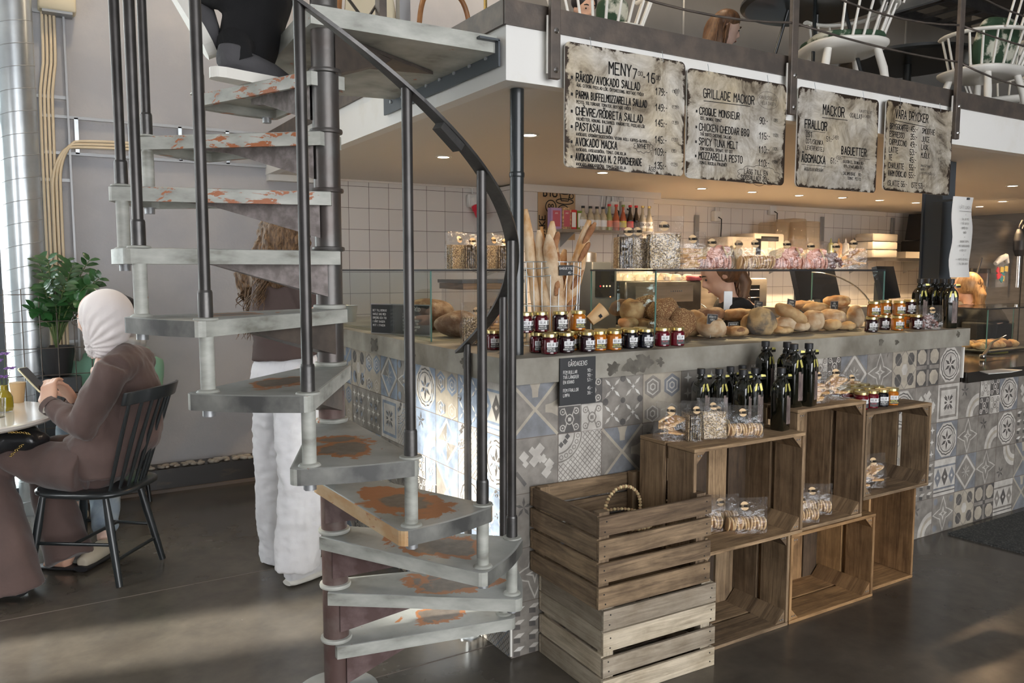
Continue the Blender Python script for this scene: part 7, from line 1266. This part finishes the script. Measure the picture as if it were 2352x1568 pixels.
# dark steel column with hanging paper menu
sc_ = thing('steel_column', 'square anthracite steel column at the right end of the worktop', 'column', (4.875, 2.85, .886)); MB().box((0, 0, .612), (.13, .012, 1.224)).box((0, .12, .612), (.13, .012, 1.224)).box((-.0, .06, .612), (.10, .108, 1.224)).build('shaft', 'anthracite', sc_)
hm = thing('hanging_menu', 'long white paper menu hanging beside the anthracite column', 'sign', (4.73, 2.665, 1.64)); K = 14; g = MB(); vs = []
for i in range(K+1):
    z = .235-i*.47/K; w0, w1 = -.085+.004*math.sin(i), .085+.003*math.cos(i*1.3); yy = .006*math.sin(i*.7)
    vs += [V((w0-.012, yy+.012, z)), V((w0, yy, z)), V((w1, yy-.004, z)), V((w1+.014, yy+.010, z))]
g.add(vs, [(i*4+q, i*4+4+q, i*4+5+q, i*4+1+q) for i in range(K) for q in range(3)], 0, True); po_ = g.build('paper', 'paper', hm); g = MB()
lettering(g, 'LÄTT LUNCH', (-.008, -.012, .165), .016, wd=.5, st=.09, align='c'); g.box((0, -.011, .150), (.13, .001, .002))
for i, s_ in enumerate(('*', 'SALLAD MED', 'TVÅ SORTER', 'BRÖD OCH', 'SMÖR', '*', 'DAGENS SOPPA', 'MED SURDEGSBRÖD', 'OCH OST', '*', 'KAFFE OCH BULLE', 'TILL DIN LUNCH')): lettering(g, s_, (0, -.013, .125-i*.026), .011, wd=.5, st=.11, align='c')
g.build('lettering', 'ink_faded', hm); MB().box((.03, .10, .225), (.02, .22, .012)).build('clip_arm', 'anthracite', hm)
# steel fridge wall, hanging tools
fr = thing('steel_fridge', 'tall stainless steel fridge side wall at the right edge', 'fridge', (8.05, 4.15, 0)); MB().box((.08, .09, .96), (1.3, .16, 1.92)).build('body', 'stainless', fr); MB().box((.40, .008, .96), (.012, .006, 1.9)).build('door_seam', 'soot', fr)
def fz(px, py): return atY(px, py, 4.13)
c = fz(2330, 560); ib = thing('immersion_blender', 'black stick blender with steel shaft hanging on the steel fridge', 'blender', (c.x, 4.08, c.z)); MB().lathe([(.035, -.12), (.055, -.06), (.058, .03), (.045, .10), (.03, .14)], n=18).build('motor', 'rubber_black', ib); MB().lathe([(.018, -.42), (.020, -.12)], n=14).build('shaft', 'chrome', ib); MB().tube([(.02, 0, .13), (.06, 0, .18), (.02, 0, .22), (-.03, 0, .16), (.08, 0, .10)], .010, 8).build('cord', 'rubber_black', ib)
c = fz(2292, 625); bg_ = thing('plastic_bag', 'clear plastic bag of colourful packets taped to the steel fridge', 'bag', (c.x, 4.10, c.z)); rs = random.Random(2)
for q in range(9): MB().box((rs.uniform(-.07, .07), -.005*q/3, rs.uniform(-.10, .04)), (.055, .008, .05), (0, rs.uniform(-1, 1), 0)).build('packet', ['bag_blue', 'bag_red', 'bag_yellow'][q % 3], bg_)
pouch(.19, .03, .26, 5).build('wrapper', 'cello', bg_, loc=(0, -.01, -.14)); g = MB(); g.tube([(-.11, 0, .08), (-.03, -.01, .13), (.06, 0, .15), (.10, 0, .09)], [.02, .03, .03, .02], 8); g.build('knot', 'paper', bg_)
c = fz(2248, 622); kr = thing('knife_rack', 'dark magnetic knife rack on the steel fridge', 'knife rack', (c.x, 4.11, c.z)); MB().box((0, 0, 0), (.30, .02, .045)).build('bar', 'steel_dark', kr); MB().box((.10, -.015, -.07), (.022, .008, .16)).build('knife', 'chrome', kr); MB().box((-.06, -.015, .03), (.018, .008, .20), (0, .4, 0)).build('knife', 'chrome', kr)
# glass case and buns on the black counter
gc3 = glass_case('pastry_case', 'glass pastry case on the low black counter at the right edge', 5.42, 6.5, 2.86, 3.24, .885, 1.19); zc = .886
ty = thing('pastry_tray', 'dark tray of browned buns inside the pastry case', 'tray', (5.75, 3.02, .892)); MB().rbox((0, 0, .008), (.52, .30, .014), .02).build('pan', 'steel_dark', ty)
for i in range(12): c_ = V((5.54+.085*(i % 6)+.02*(i//6), 2.97+.09*(i//6), .909+.022)); tag(MB().ell((0, 0, 0), (.045, .042, .026), nz=.3, ns=30, nu=18, nv=10).build('cinnamon_bun', 'crust_dark' if i % 3 == 1 else 'crust', loc=c_), 'browned swirled bun, %s from the left in the %s row on the pastry tray' % (ORD[i % 6], ['front', 'back'][i//6]), 'bun', 'buns on the pastry tray')
tg = thing('serving_tongs', 'open steel serving tongs in front of the pastry case', 'tongs', (5.12, 2.72, .886)); MB().tube([(0, 0, .02), (.14, .0, .012), (.26, -.03, .008)], [.008, .006, .004], 8, flat=(1.6, .5)).build('arm', 'chrome', tg); MB().tube([(0, 0, .02), (.16, .03, .10), (.30, .02, .14)], [.008, .006, .004], 8, flat=(1.6, .5)).build('arm', 'chrome', tg); MB().rbox((0, 0, .02), (.03, .03, .03), .008).build('hinge', 'chrome', tg)
c = atz(2288, 808, .886); tag(MB().rbox((0, 0, .008), (.19, .05, .016), .006, (0, 0, -.15)).build('butter_knife_handle', 'ink_yellow', loc=(c.x, c.y, .886)), 'pale yellow wrapped cutlery lying before the pastry case', 'cutlery')
c = atz(2296, 853, .886); g = MB(); g.prism([(-.17, -.05), (.02, -.075), (.17, -.055), (.12, .03), (-.10, .035)], .003); tag(g.build('napkin', 'paper', loc=(c.x, c.y+.02, .886)), 'white paper napkin on the edge of the low black counter', 'napkin')
tag(MB().prism([(4.262, 2.40), (4.30, 1.98), (5.9, 1.95), (5.9, 2.38)], .012, 0, (0, 0, 0)).build('door_mat', 'mat_floor'), 'dark bristly floor mat along the tiled counter at the right edge', 'mat')
# ---------------------------------------------------------------- staff behind the counter
def staff(label, hd, facing, lean, hipz, shirt, hair, hx=0, ponytail=True):
    f_ = V(facing).normalized(); l_ = UPZ.cross(f_); B_ = V((hd.x-f_.x*lean, hd.y-f_.y*lean, 0)); r = thing('person', label, 'person', B_); hp_ = V((B_.x, B_.y, hipz)); nk_ = hd-f_*.05-V((0, 0, .13)); sh_ = nk_-f_*.03-V((0, 0, .07))
    g = loc(B_); P_ = head(g, hd, (f_+V((0, 0, -.6))).normalized()); g.tube([hd-f_*.02, nk_, sh_], [.05, .05, .075], 12); g.tube([sh_, (sh_+hp_)/2-f_*.04, hp_], [.10, .13, .13], 14)
    for q in (-1, 1): s0 = sh_+l_*q*.17; e0 = s0+V((0, 0, -.27))+f_*.05; w0 = e0+f_*.20+V((0, 0, -.12)); g.tube([s0, e0, w0], [.046, .038, .027], 12); hand(g, w0, f_+V((0, 0, -.4)), (0, 0, -1), .5, 1, q); fz_ = hp_+l_*q*.09; g.tube([fz_, fz_-V((0, 0, hipz*.5)), V((fz_.x, fz_.y, .07)), V((fz_.x, fz_.y, .04))+f_*.14], [.09, .06, .045, .035], 12)
    g.build('body', 'skin', r, remesh=.009, smoothit=3); face_bits(P_, r, B_)
    g = loc(B_); g.tube([sh_+V((0, 0, .03)), sh_-V((0, 0, .04)), (sh_+hp_)/2-f_*.04, hp_], [.085, .13, .16, .16], 18); g.tube([sh_-l_*.16, sh_+l_*.16], .075, 12)
    for q in (-1, 1): s0 = sh_+l_*q*.17; g.tube([s0, s0+V((0, 0, -.18))+f_*.03], [.068, .058], 12)
    o_ = g.build('t_shirt', shirt, r, remesh=.012, smoothit=4); displace(o_, .008, 12, (1, 1, .6), 3)
    g = loc(B_)
    for q in (-1, 1): fz_ = hp_+l_*q*.085; g.tube([fz_+V((0, 0, .06)), fz_-V((0, 0, hipz*.5)), V((fz_.x, fz_.y, .09))], [.125, .10, .08], 14)
    g.build('trousers', 'cloth_black', r, remesh=.012, smoothit=3)
    g = loc(B_); g.ell(hd-f_*.03+V((0, 0, .035)), (.10, .095, .10), nz=.1, ns=12, nu=20, nv=12); g.tube([hd-f_*.08+V((0, 0, .03)), hd-f_*.14-V((0, 0, .05)), hd-f_*.12-V((0, 0, .24))], [.05, .045, .02], 12); o_ = g.build('hair', hair, r, remesh=.009, smoothit=2)
    g = loc(B_); hair_strands(g, [(hd-f_*.13, hd-f_*.10+V((0, 0, .06)))], V((0, 0, -1)), 36, .26, .02, .004, 4, .03); g.build('strands', hair, o_); return r, B_, f_, sh_
r_, B_, f_, sh_ = staff('staff member bending over behind the bread case, black shirt, reddish-brown hair', atD(1652, 628, 4.45), (-.75, .45, 0), .26, .95, 'cloth_black', 'hair_brown')
g = loc(B_); c = sh_-f_*.14-V((0, 0, .22)); c = atD(1672, 690, (c-CAM0).dot(fw0)-.16); g.box(c, (.045, .006, .10), (0, 0, -.54)); g.build('back_print', 'zinc', r_)
staff('staff member with blonde hair and black t-shirt beside the steel fridge', atD(2220, 662, 6.5), (.25, .95, 0), .22, .98, 'cloth_black', 'hair_blonde')
# ---------------------------------------------------------------- mezzanine railing
for i, x in enumerate((1.640, 2.895, 4.160, 5.42)):
    r = thing('railing_post', 'flat steel railing post, %s from the left, bolted to the mezzanine edge' % ORD[i], 'post', (x, 2.408, 2.125), 0, 'railing posts'); MB().box((0, 0, .62), (.042, .020, 1.24)).build('bar', 'steel_brown', r, bevel=.003); MB().box((0, .012, .12), (.05, .006, .20)).build('spacer', 'white_tin', r)
    for z_ in (.03, .165): MB().lathe([(.011, 0), (.011, .004), (.006, .009), (0, .009)], (.0, -.010, z_), 14, axis=(0, -1, 0)).build('bolt', 'chrome', r)
for k, z_ in enumerate((2.515, 2.70, 2.89, 3.08, 3.27)):
    pts = []
    for i in range(3):
        x0, x1 = (1.640, 2.895, 4.160, 5.42)[i:i+2]
        for j in range(9): t = j/8; pts.append((x0+(x1-x0)*t, 2.408, z_-.05*4*t*(1-t)*(1 if (k+i) % 2 == 0 else .35)))
    tag(MB().tube(pts, .0048, 6).build('railing_rod', 'steel_brown'), 'thin dark sagging railing rod, %s from the bottom along the mezzanine' % ORD[k], 'railing', 'railing rods')
r = thing('landing_rail', 'short steel rail with diagonal rod where the stair landing meets the mezzanine', 'railing', (1.40, 3.47, 2.33)); MB().box((.02, 0, .55), (.035, .05, 1.15)).build('post', 'steel_brown', r); MB().tube([(-.50, -.82, .10), (.04, -.02, .10)], .006, 8).build('lower_rod', 'steel_dark', r); MB().tube([(-.15, -.1, .10), (.25, .25, .62)], .006, 8).build('diagonal_rod', 'steel_dark', r)
# ---------------------------------------------------------------- white armchairs upstairs
def armchair(label, loc_, rz, cushion=None):
    r = thing('spindle_armchair', label, 'chair', loc_, rz, 'white chairs upstairs'); N = 32; out = [(.24*math.copysign(abs(math.cos(t))**.75, math.cos(t)), .265*math.copysign(abs(math.sin(t))**.75, math.sin(t))) for t in [2*math.pi*i/N for i in range(N)]]
    g = MB(); L = [(.70, .395), (.92, .405), (1, .425), (1, .438), (.94, .445), (.5, .432)]; rg = [[V((x*s_, y*s_, z)) for x, y in out] for s_, z in L]; g.add(sum(rg, []), [(j*N+i, j*N+(i+1) % N, (j+1)*N+(i+1) % N, (j+1)*N+i) for j in range(5) for i in range(N)]+[tuple(reversed(range(N))), tuple(range(5*N, 6*N))], 0, True); g.build('seat', 'white_chair', r)
    for fx, fy in ((.20, .20), (.20, -.20), (-.22, .20), (-.22, -.20)): MB().tube([(fx*.68, fy*.68, .41), (fx*.82, fy*.82, .28), (fx, fy, 0)], [.022, .024, .015], 12).build('leg', 'white_chair', r)
    MB().tube([(.17, .17, .2), (-.18, .17, .2)], .009, 8).build('stretcher', 'white_chair', r); MB().tube([(.17, -.17, .2), (-.18, -.17, .2)], .009, 8).build('stretcher', 'white_chair', r); MB().tube([(0, .17, .2), (0, -.17, .2)], .009, 8).build('stretcher', 'white_chair', r)
    arc = [(.27*math.cos(a)*.95-.03, .305*math.sin(a), .655+.0*math.cos(a)) for a in [math.radians(52+i*(256/22)) for i in range(23)]]; MB().tube(arc, .017, 10, flat=(1.3, .75)).build('arm_bow', 'white_chair', r)
    for i in range(15): a = math.radians(60+i*(240/14)); MB().tube([(.20*math.cos(a)-.01, .225*math.sin(a), .435), (.255*math.cos(a)-.03, .305*math.sin(a), .65)], [.0085, .0075], 8).build('spindle', 'white_chair', r)
    top = [(-.335-.03*math.cos(t*1.4), .20*t, .895) for t in [-1+i/5 for i in range(11)]]; MB().tube(top, .022, 10, flat=(.7, 1.5)).build('comb_rail', 'white_chair', r)
    for i in range(6): t = -.85+i*.34; MB().tube([(-.265-.02, .185*t, .65), (-.355, .19*t, .88)], [.008, .007], 8).build('back_spindle', 'white_chair', r)
    if cushion == 'seat': g = MB(); g.ell((.0, 0, .468), (.215, .225, .028), pw=.6, nu=24, nv=10, nz=.05); g.build('cushion', 'leafprint', r)
    if cushion == 'back': g = MB(); g.ell((-.10, -.05 if loc_[0] < 4 else 0, .53 if loc_[0] < 4 else .60), (.05, .09 if loc_[0] < 4 else .19, .075 if loc_[0] < 4 else .17), (0, -.2, 0), pw=.7, nu=24, nv=14, nz=.08); g.build('cushion', 'leafprint', r)
    return r
MZ = 2.3385
armchair('white spindle armchair with leafy cushion beside the bearded man upstairs', (2.84, 3.72, MZ), math.radians(62), 'back'); armchair('white spindle armchair with a thin leafy seat pad, between the middle railing posts', (4.25, 3.18, MZ), math.radians(150), 'seat'); armchair('white spindle armchair with green leafy back cushion at the right edge upstairs', (5.60, 3.08, MZ), math.radians(80), 'back'); armchair('white spindle armchair partly cut by the right edge, behind the leafy-cushion chair', (6.7, 3.5, MZ), math.radians(200))
TBX = atD(1872, 40, 5.1)
mt = thing('cafe_table', 'black round-topped table upstairs seen from below', 'table', (TBX.x, TBX.y, MZ+.03)); MB().lathe([(0, .70), (.42, .705), (.45, .72), (.45, .735), (.44, .74), (0, .74)], n=48).build('table_top', 'black_paint', mt)
for a in (.6, 2.2, 3.8, 5.3): MB().tube([(.16*math.cos(a), .16*math.sin(a), .70), (.36*math.cos(a), .36*math.sin(a), -.03)], .011, 8).build('leg', 'black_paint', mt)
mt2 = thing('cafe_table', 'dark table upstairs beside the chair with the green cushion', 'table', (5.95, 3.85, MZ)); MB().lathe([(0, .70), (.47, .705), (.50, .72), (.50, .74), (0, .74)], n=40).build('table_top', 'black_paint', mt2); MB().tube([(0, 0, .70), (0, 0, 0)], .03, 12).build('pedestal', 'black_paint', mt2)
def bentchair(label, loc_, rz, fill, m_='bentwood', s_=1.0):
    r = thing('bentwood_chair', label, 'chair', loc_, rz, 'bentwood chairs upstairs'); arch = [V((0, .21*math.copysign(abs(math.cos(a))**.6, math.cos(a)), .45+.40*abs(math.sin(a))**.75)) for a in [i*math.pi/22 for i in range(23)]]
    arch = [V((0, .19, 0))]+arch+[V((0, -.19, 0))]; MB().tube(arch, .017, 10).build('back_bow', m_, r); MB().rbox((.21, 0, .44), (.42, .42, .035), .12).build('seat', m_, r)
    for y in (-.18, .18): MB().tube([(.38, y*.9, .43), (.41, y, 0)], [.018, .013], 10).build('leg', m_, r)
    MB().tube([(.40, .16, .2), (.02, .18, .2)], .008, 8).build('stretcher', m_, r); MB().tube([(.40, -.16, .2), (.02, -.18, .2)], .008, 8).build('stretcher', m_, r)
    r.scale = (s_, s_, s_)
    if fill: g = MB(); g.prism([(.17*math.copysign(abs(math.cos(a))**.6, math.cos(a)), .47+.34*abs(math.sin(a))**.8) for a in [i*math.pi/14 for i in range(15)]], .01, 0, (.0, 0, 0), (0, 1, 0), (0, 0, 1)); g.build('back_panel', fill, r)
    return r
bentchair('orange-brown bentwood chair with pale back panel, above the stair landing', (1.83, 4.62, MZ), math.radians(100), 'cream_panel', s_=1.06); bentchair('orange-brown bentwood chair with an open arched back, right of the first', (2.24, 4.46, MZ), math.radians(100), None, s_=.93); bentchair('dark upholstered chair with orange wooden edge behind the bearded man\'s arm', (4.42, 5.28, MZ), math.radians(230), 'cloth_black'); bentchair('dark slatted bentwood chair beyond the third railing post', (6.35, 4.75, MZ), math.radians(150), None, 'wood_mid')
# people upstairs
def sitter(label, hd, facing, shirt, skin, hair, long_hair=False, beard=False):
    f_ = V(facing).normalized(); l_ = UPZ.cross(f_); B_ = V((hd.x-f_.x*.06, hd.y-f_.y*.06, MZ)); r = thing('person', label, 'person', B_); hp_ = B_+V((0, 0, .52)); sh_ = hd-f_*.05-V((0, 0, .24))
    g = loc(B_); P_ = head(g, hd, (f_+V((0, 0, -.35))).normalized()); g.tube([hd, hd-f_*.03-V((0, 0, .13)), sh_], [.05, .052, .08], 12); g.tube([sh_, (sh_+hp_)/2, hp_], [.11, .13, .14], 14)
    for q in (-1, 1): s0 = sh_+l_*q*.18; e0 = s0+V((0, 0, -.25))+f_*.12; w0 = e0+f_*.24-l_*q*.05; g.tube([sh_, s0, e0, w0], [.07, .05, .042, .028], 12); hand(g, w0, f_-l_*q*.2, (0, 0, -1), .45, 1, q); k0 = hp_+f_*.42+l_*q*.12; g.tube([hp_+l_*q*.09, k0, V((k0.x, k0.y, MZ+.07)), V((k0.x, k0.y, MZ+.04))+f_*.15], [.09, .06, .045, .035], 12)
    g.build('body', skin, r, remesh=.009, smoothit=3); face_bits(P_, r, B_, hair)
    g = loc(B_); g.tube([sh_+V((0, 0, .03)), sh_-V((0, 0, .05)), (sh_+hp_)/2, hp_], [.085, .13, .16, .165], 18); g.tube([sh_-l_*.17, sh_+l_*.17], .075, 12)
    if not long_hair:
        for q in (-1, 1): s0 = sh_+l_*q*.18; g.tube([s0, s0+V((0, 0, -.17))+f_*.08], [.07, .06], 12)
    g.build('t_shirt', shirt, r, remesh=.012, smoothit=3); g = loc(B_)
    for q in (-1, 1): k0 = hp_+f_*.42+l_*q*.12; g.tube([hp_+l_*q*.09, k0, V((k0.x, k0.y, MZ+.10))], [.12, .09, .07], 14)
    g.build('trousers', 'denim', r, remesh=.012, smoothit=3)
    if beard: g = loc(B_); g.ell(P_(.035, 0, -.075), (.060, .062, .045), nz=.15, ns=40); g.ell(P_(.085, 0, -.082), (.024, .034, .020), nz=.2, ns=40); g.build('beard', hair, r)
    g = loc(B_); g.ell(P_(-.02, 0, .055), (.105, .090, .082), nz=.1, ns=14, nu=20, nv=12)
    if long_hair: g.ell(P_(-.06, 0, -.10), (.07, .10, .17), nz=.15, ns=12); g.tube([P_(-.05, 0, -.05), sh_-f_*.10, sh_-f_*.14-V((0, 0, .20))], [.09, .10, .06], 14)
    o_ = g.build('hair', hair, r, remesh=.009, smoothit=2)
    if long_hair: g = loc(B_); hair_strands(g, [(P_(-.07, -.09, .03), P_(-.07, .09, .03)), (P_(-.02, -.09, .0), P_(-.09, 0, .06))], V((0, 0, -1))-f_*.25, 110, .50, .02, .005, 8, .02); g.build('strands', hair, o_)
sitter('bearded man in a navy t-shirt looking down, seated upstairs behind a white chair', atD(1342, 22, 6.2), (-.15, -1, 0), 'cloth_navy', 'skin', 'hair_dark', beard=True); sitter('woman with long light-brown hair and olive top at the black table upstairs', atD(1668, 66, 6.1), (.75, -.35, 0), 'cloth_olive', 'skin_pale', 'hair_brown', long_hair=True)
tag(MB().lathe([(.012, 0), (.012, 2.8)], n=10).build('brass_pole', 'gold', loc=(atY(1115, 60, 4.9).x, 4.9, MZ)), 'thin brass pole standing upstairs left of the grey wall corner', 'pole')
tag(MB().box((0, 0, 1.4), (.07, .06, 2.8)).build('frame_post', 'zinc', loc=(atY(926, 40, 4.6).x, 4.6, MZ)), 'grey steel frame post upstairs between the bentwood chairs', 'post')
r = thing('cable_ladder', 'dark cable ladder hanging over the right part of the mezzanine', 'cable ladder', (6.6, 4.6, 3.93))
for y_ in (-.25, .25): MB().box((0, y_, 0), (4.2, .03, .08)).build('rail', 'steel_dark', r)
for i in range(14): MB().box((-1.95+i*.3, 0, -.01), (.04, .5, .03)).build('rung', 'steel_dark', r)
MB().box((-1.6, 0, -.07), (.05, .7, .08)).build('hanger', 'galv', r); MB().box((.4, 0, -.07), (.05, .7, .08)).build('hanger', 'galv', r)
tag(MB().box((7.6, 3.55, 4.22), (4.4, 2.6, .24)).build('ceiling_duct', 'steel_brown'), 'broad dark rectangular duct under the ceiling at the upper right', 'duct')
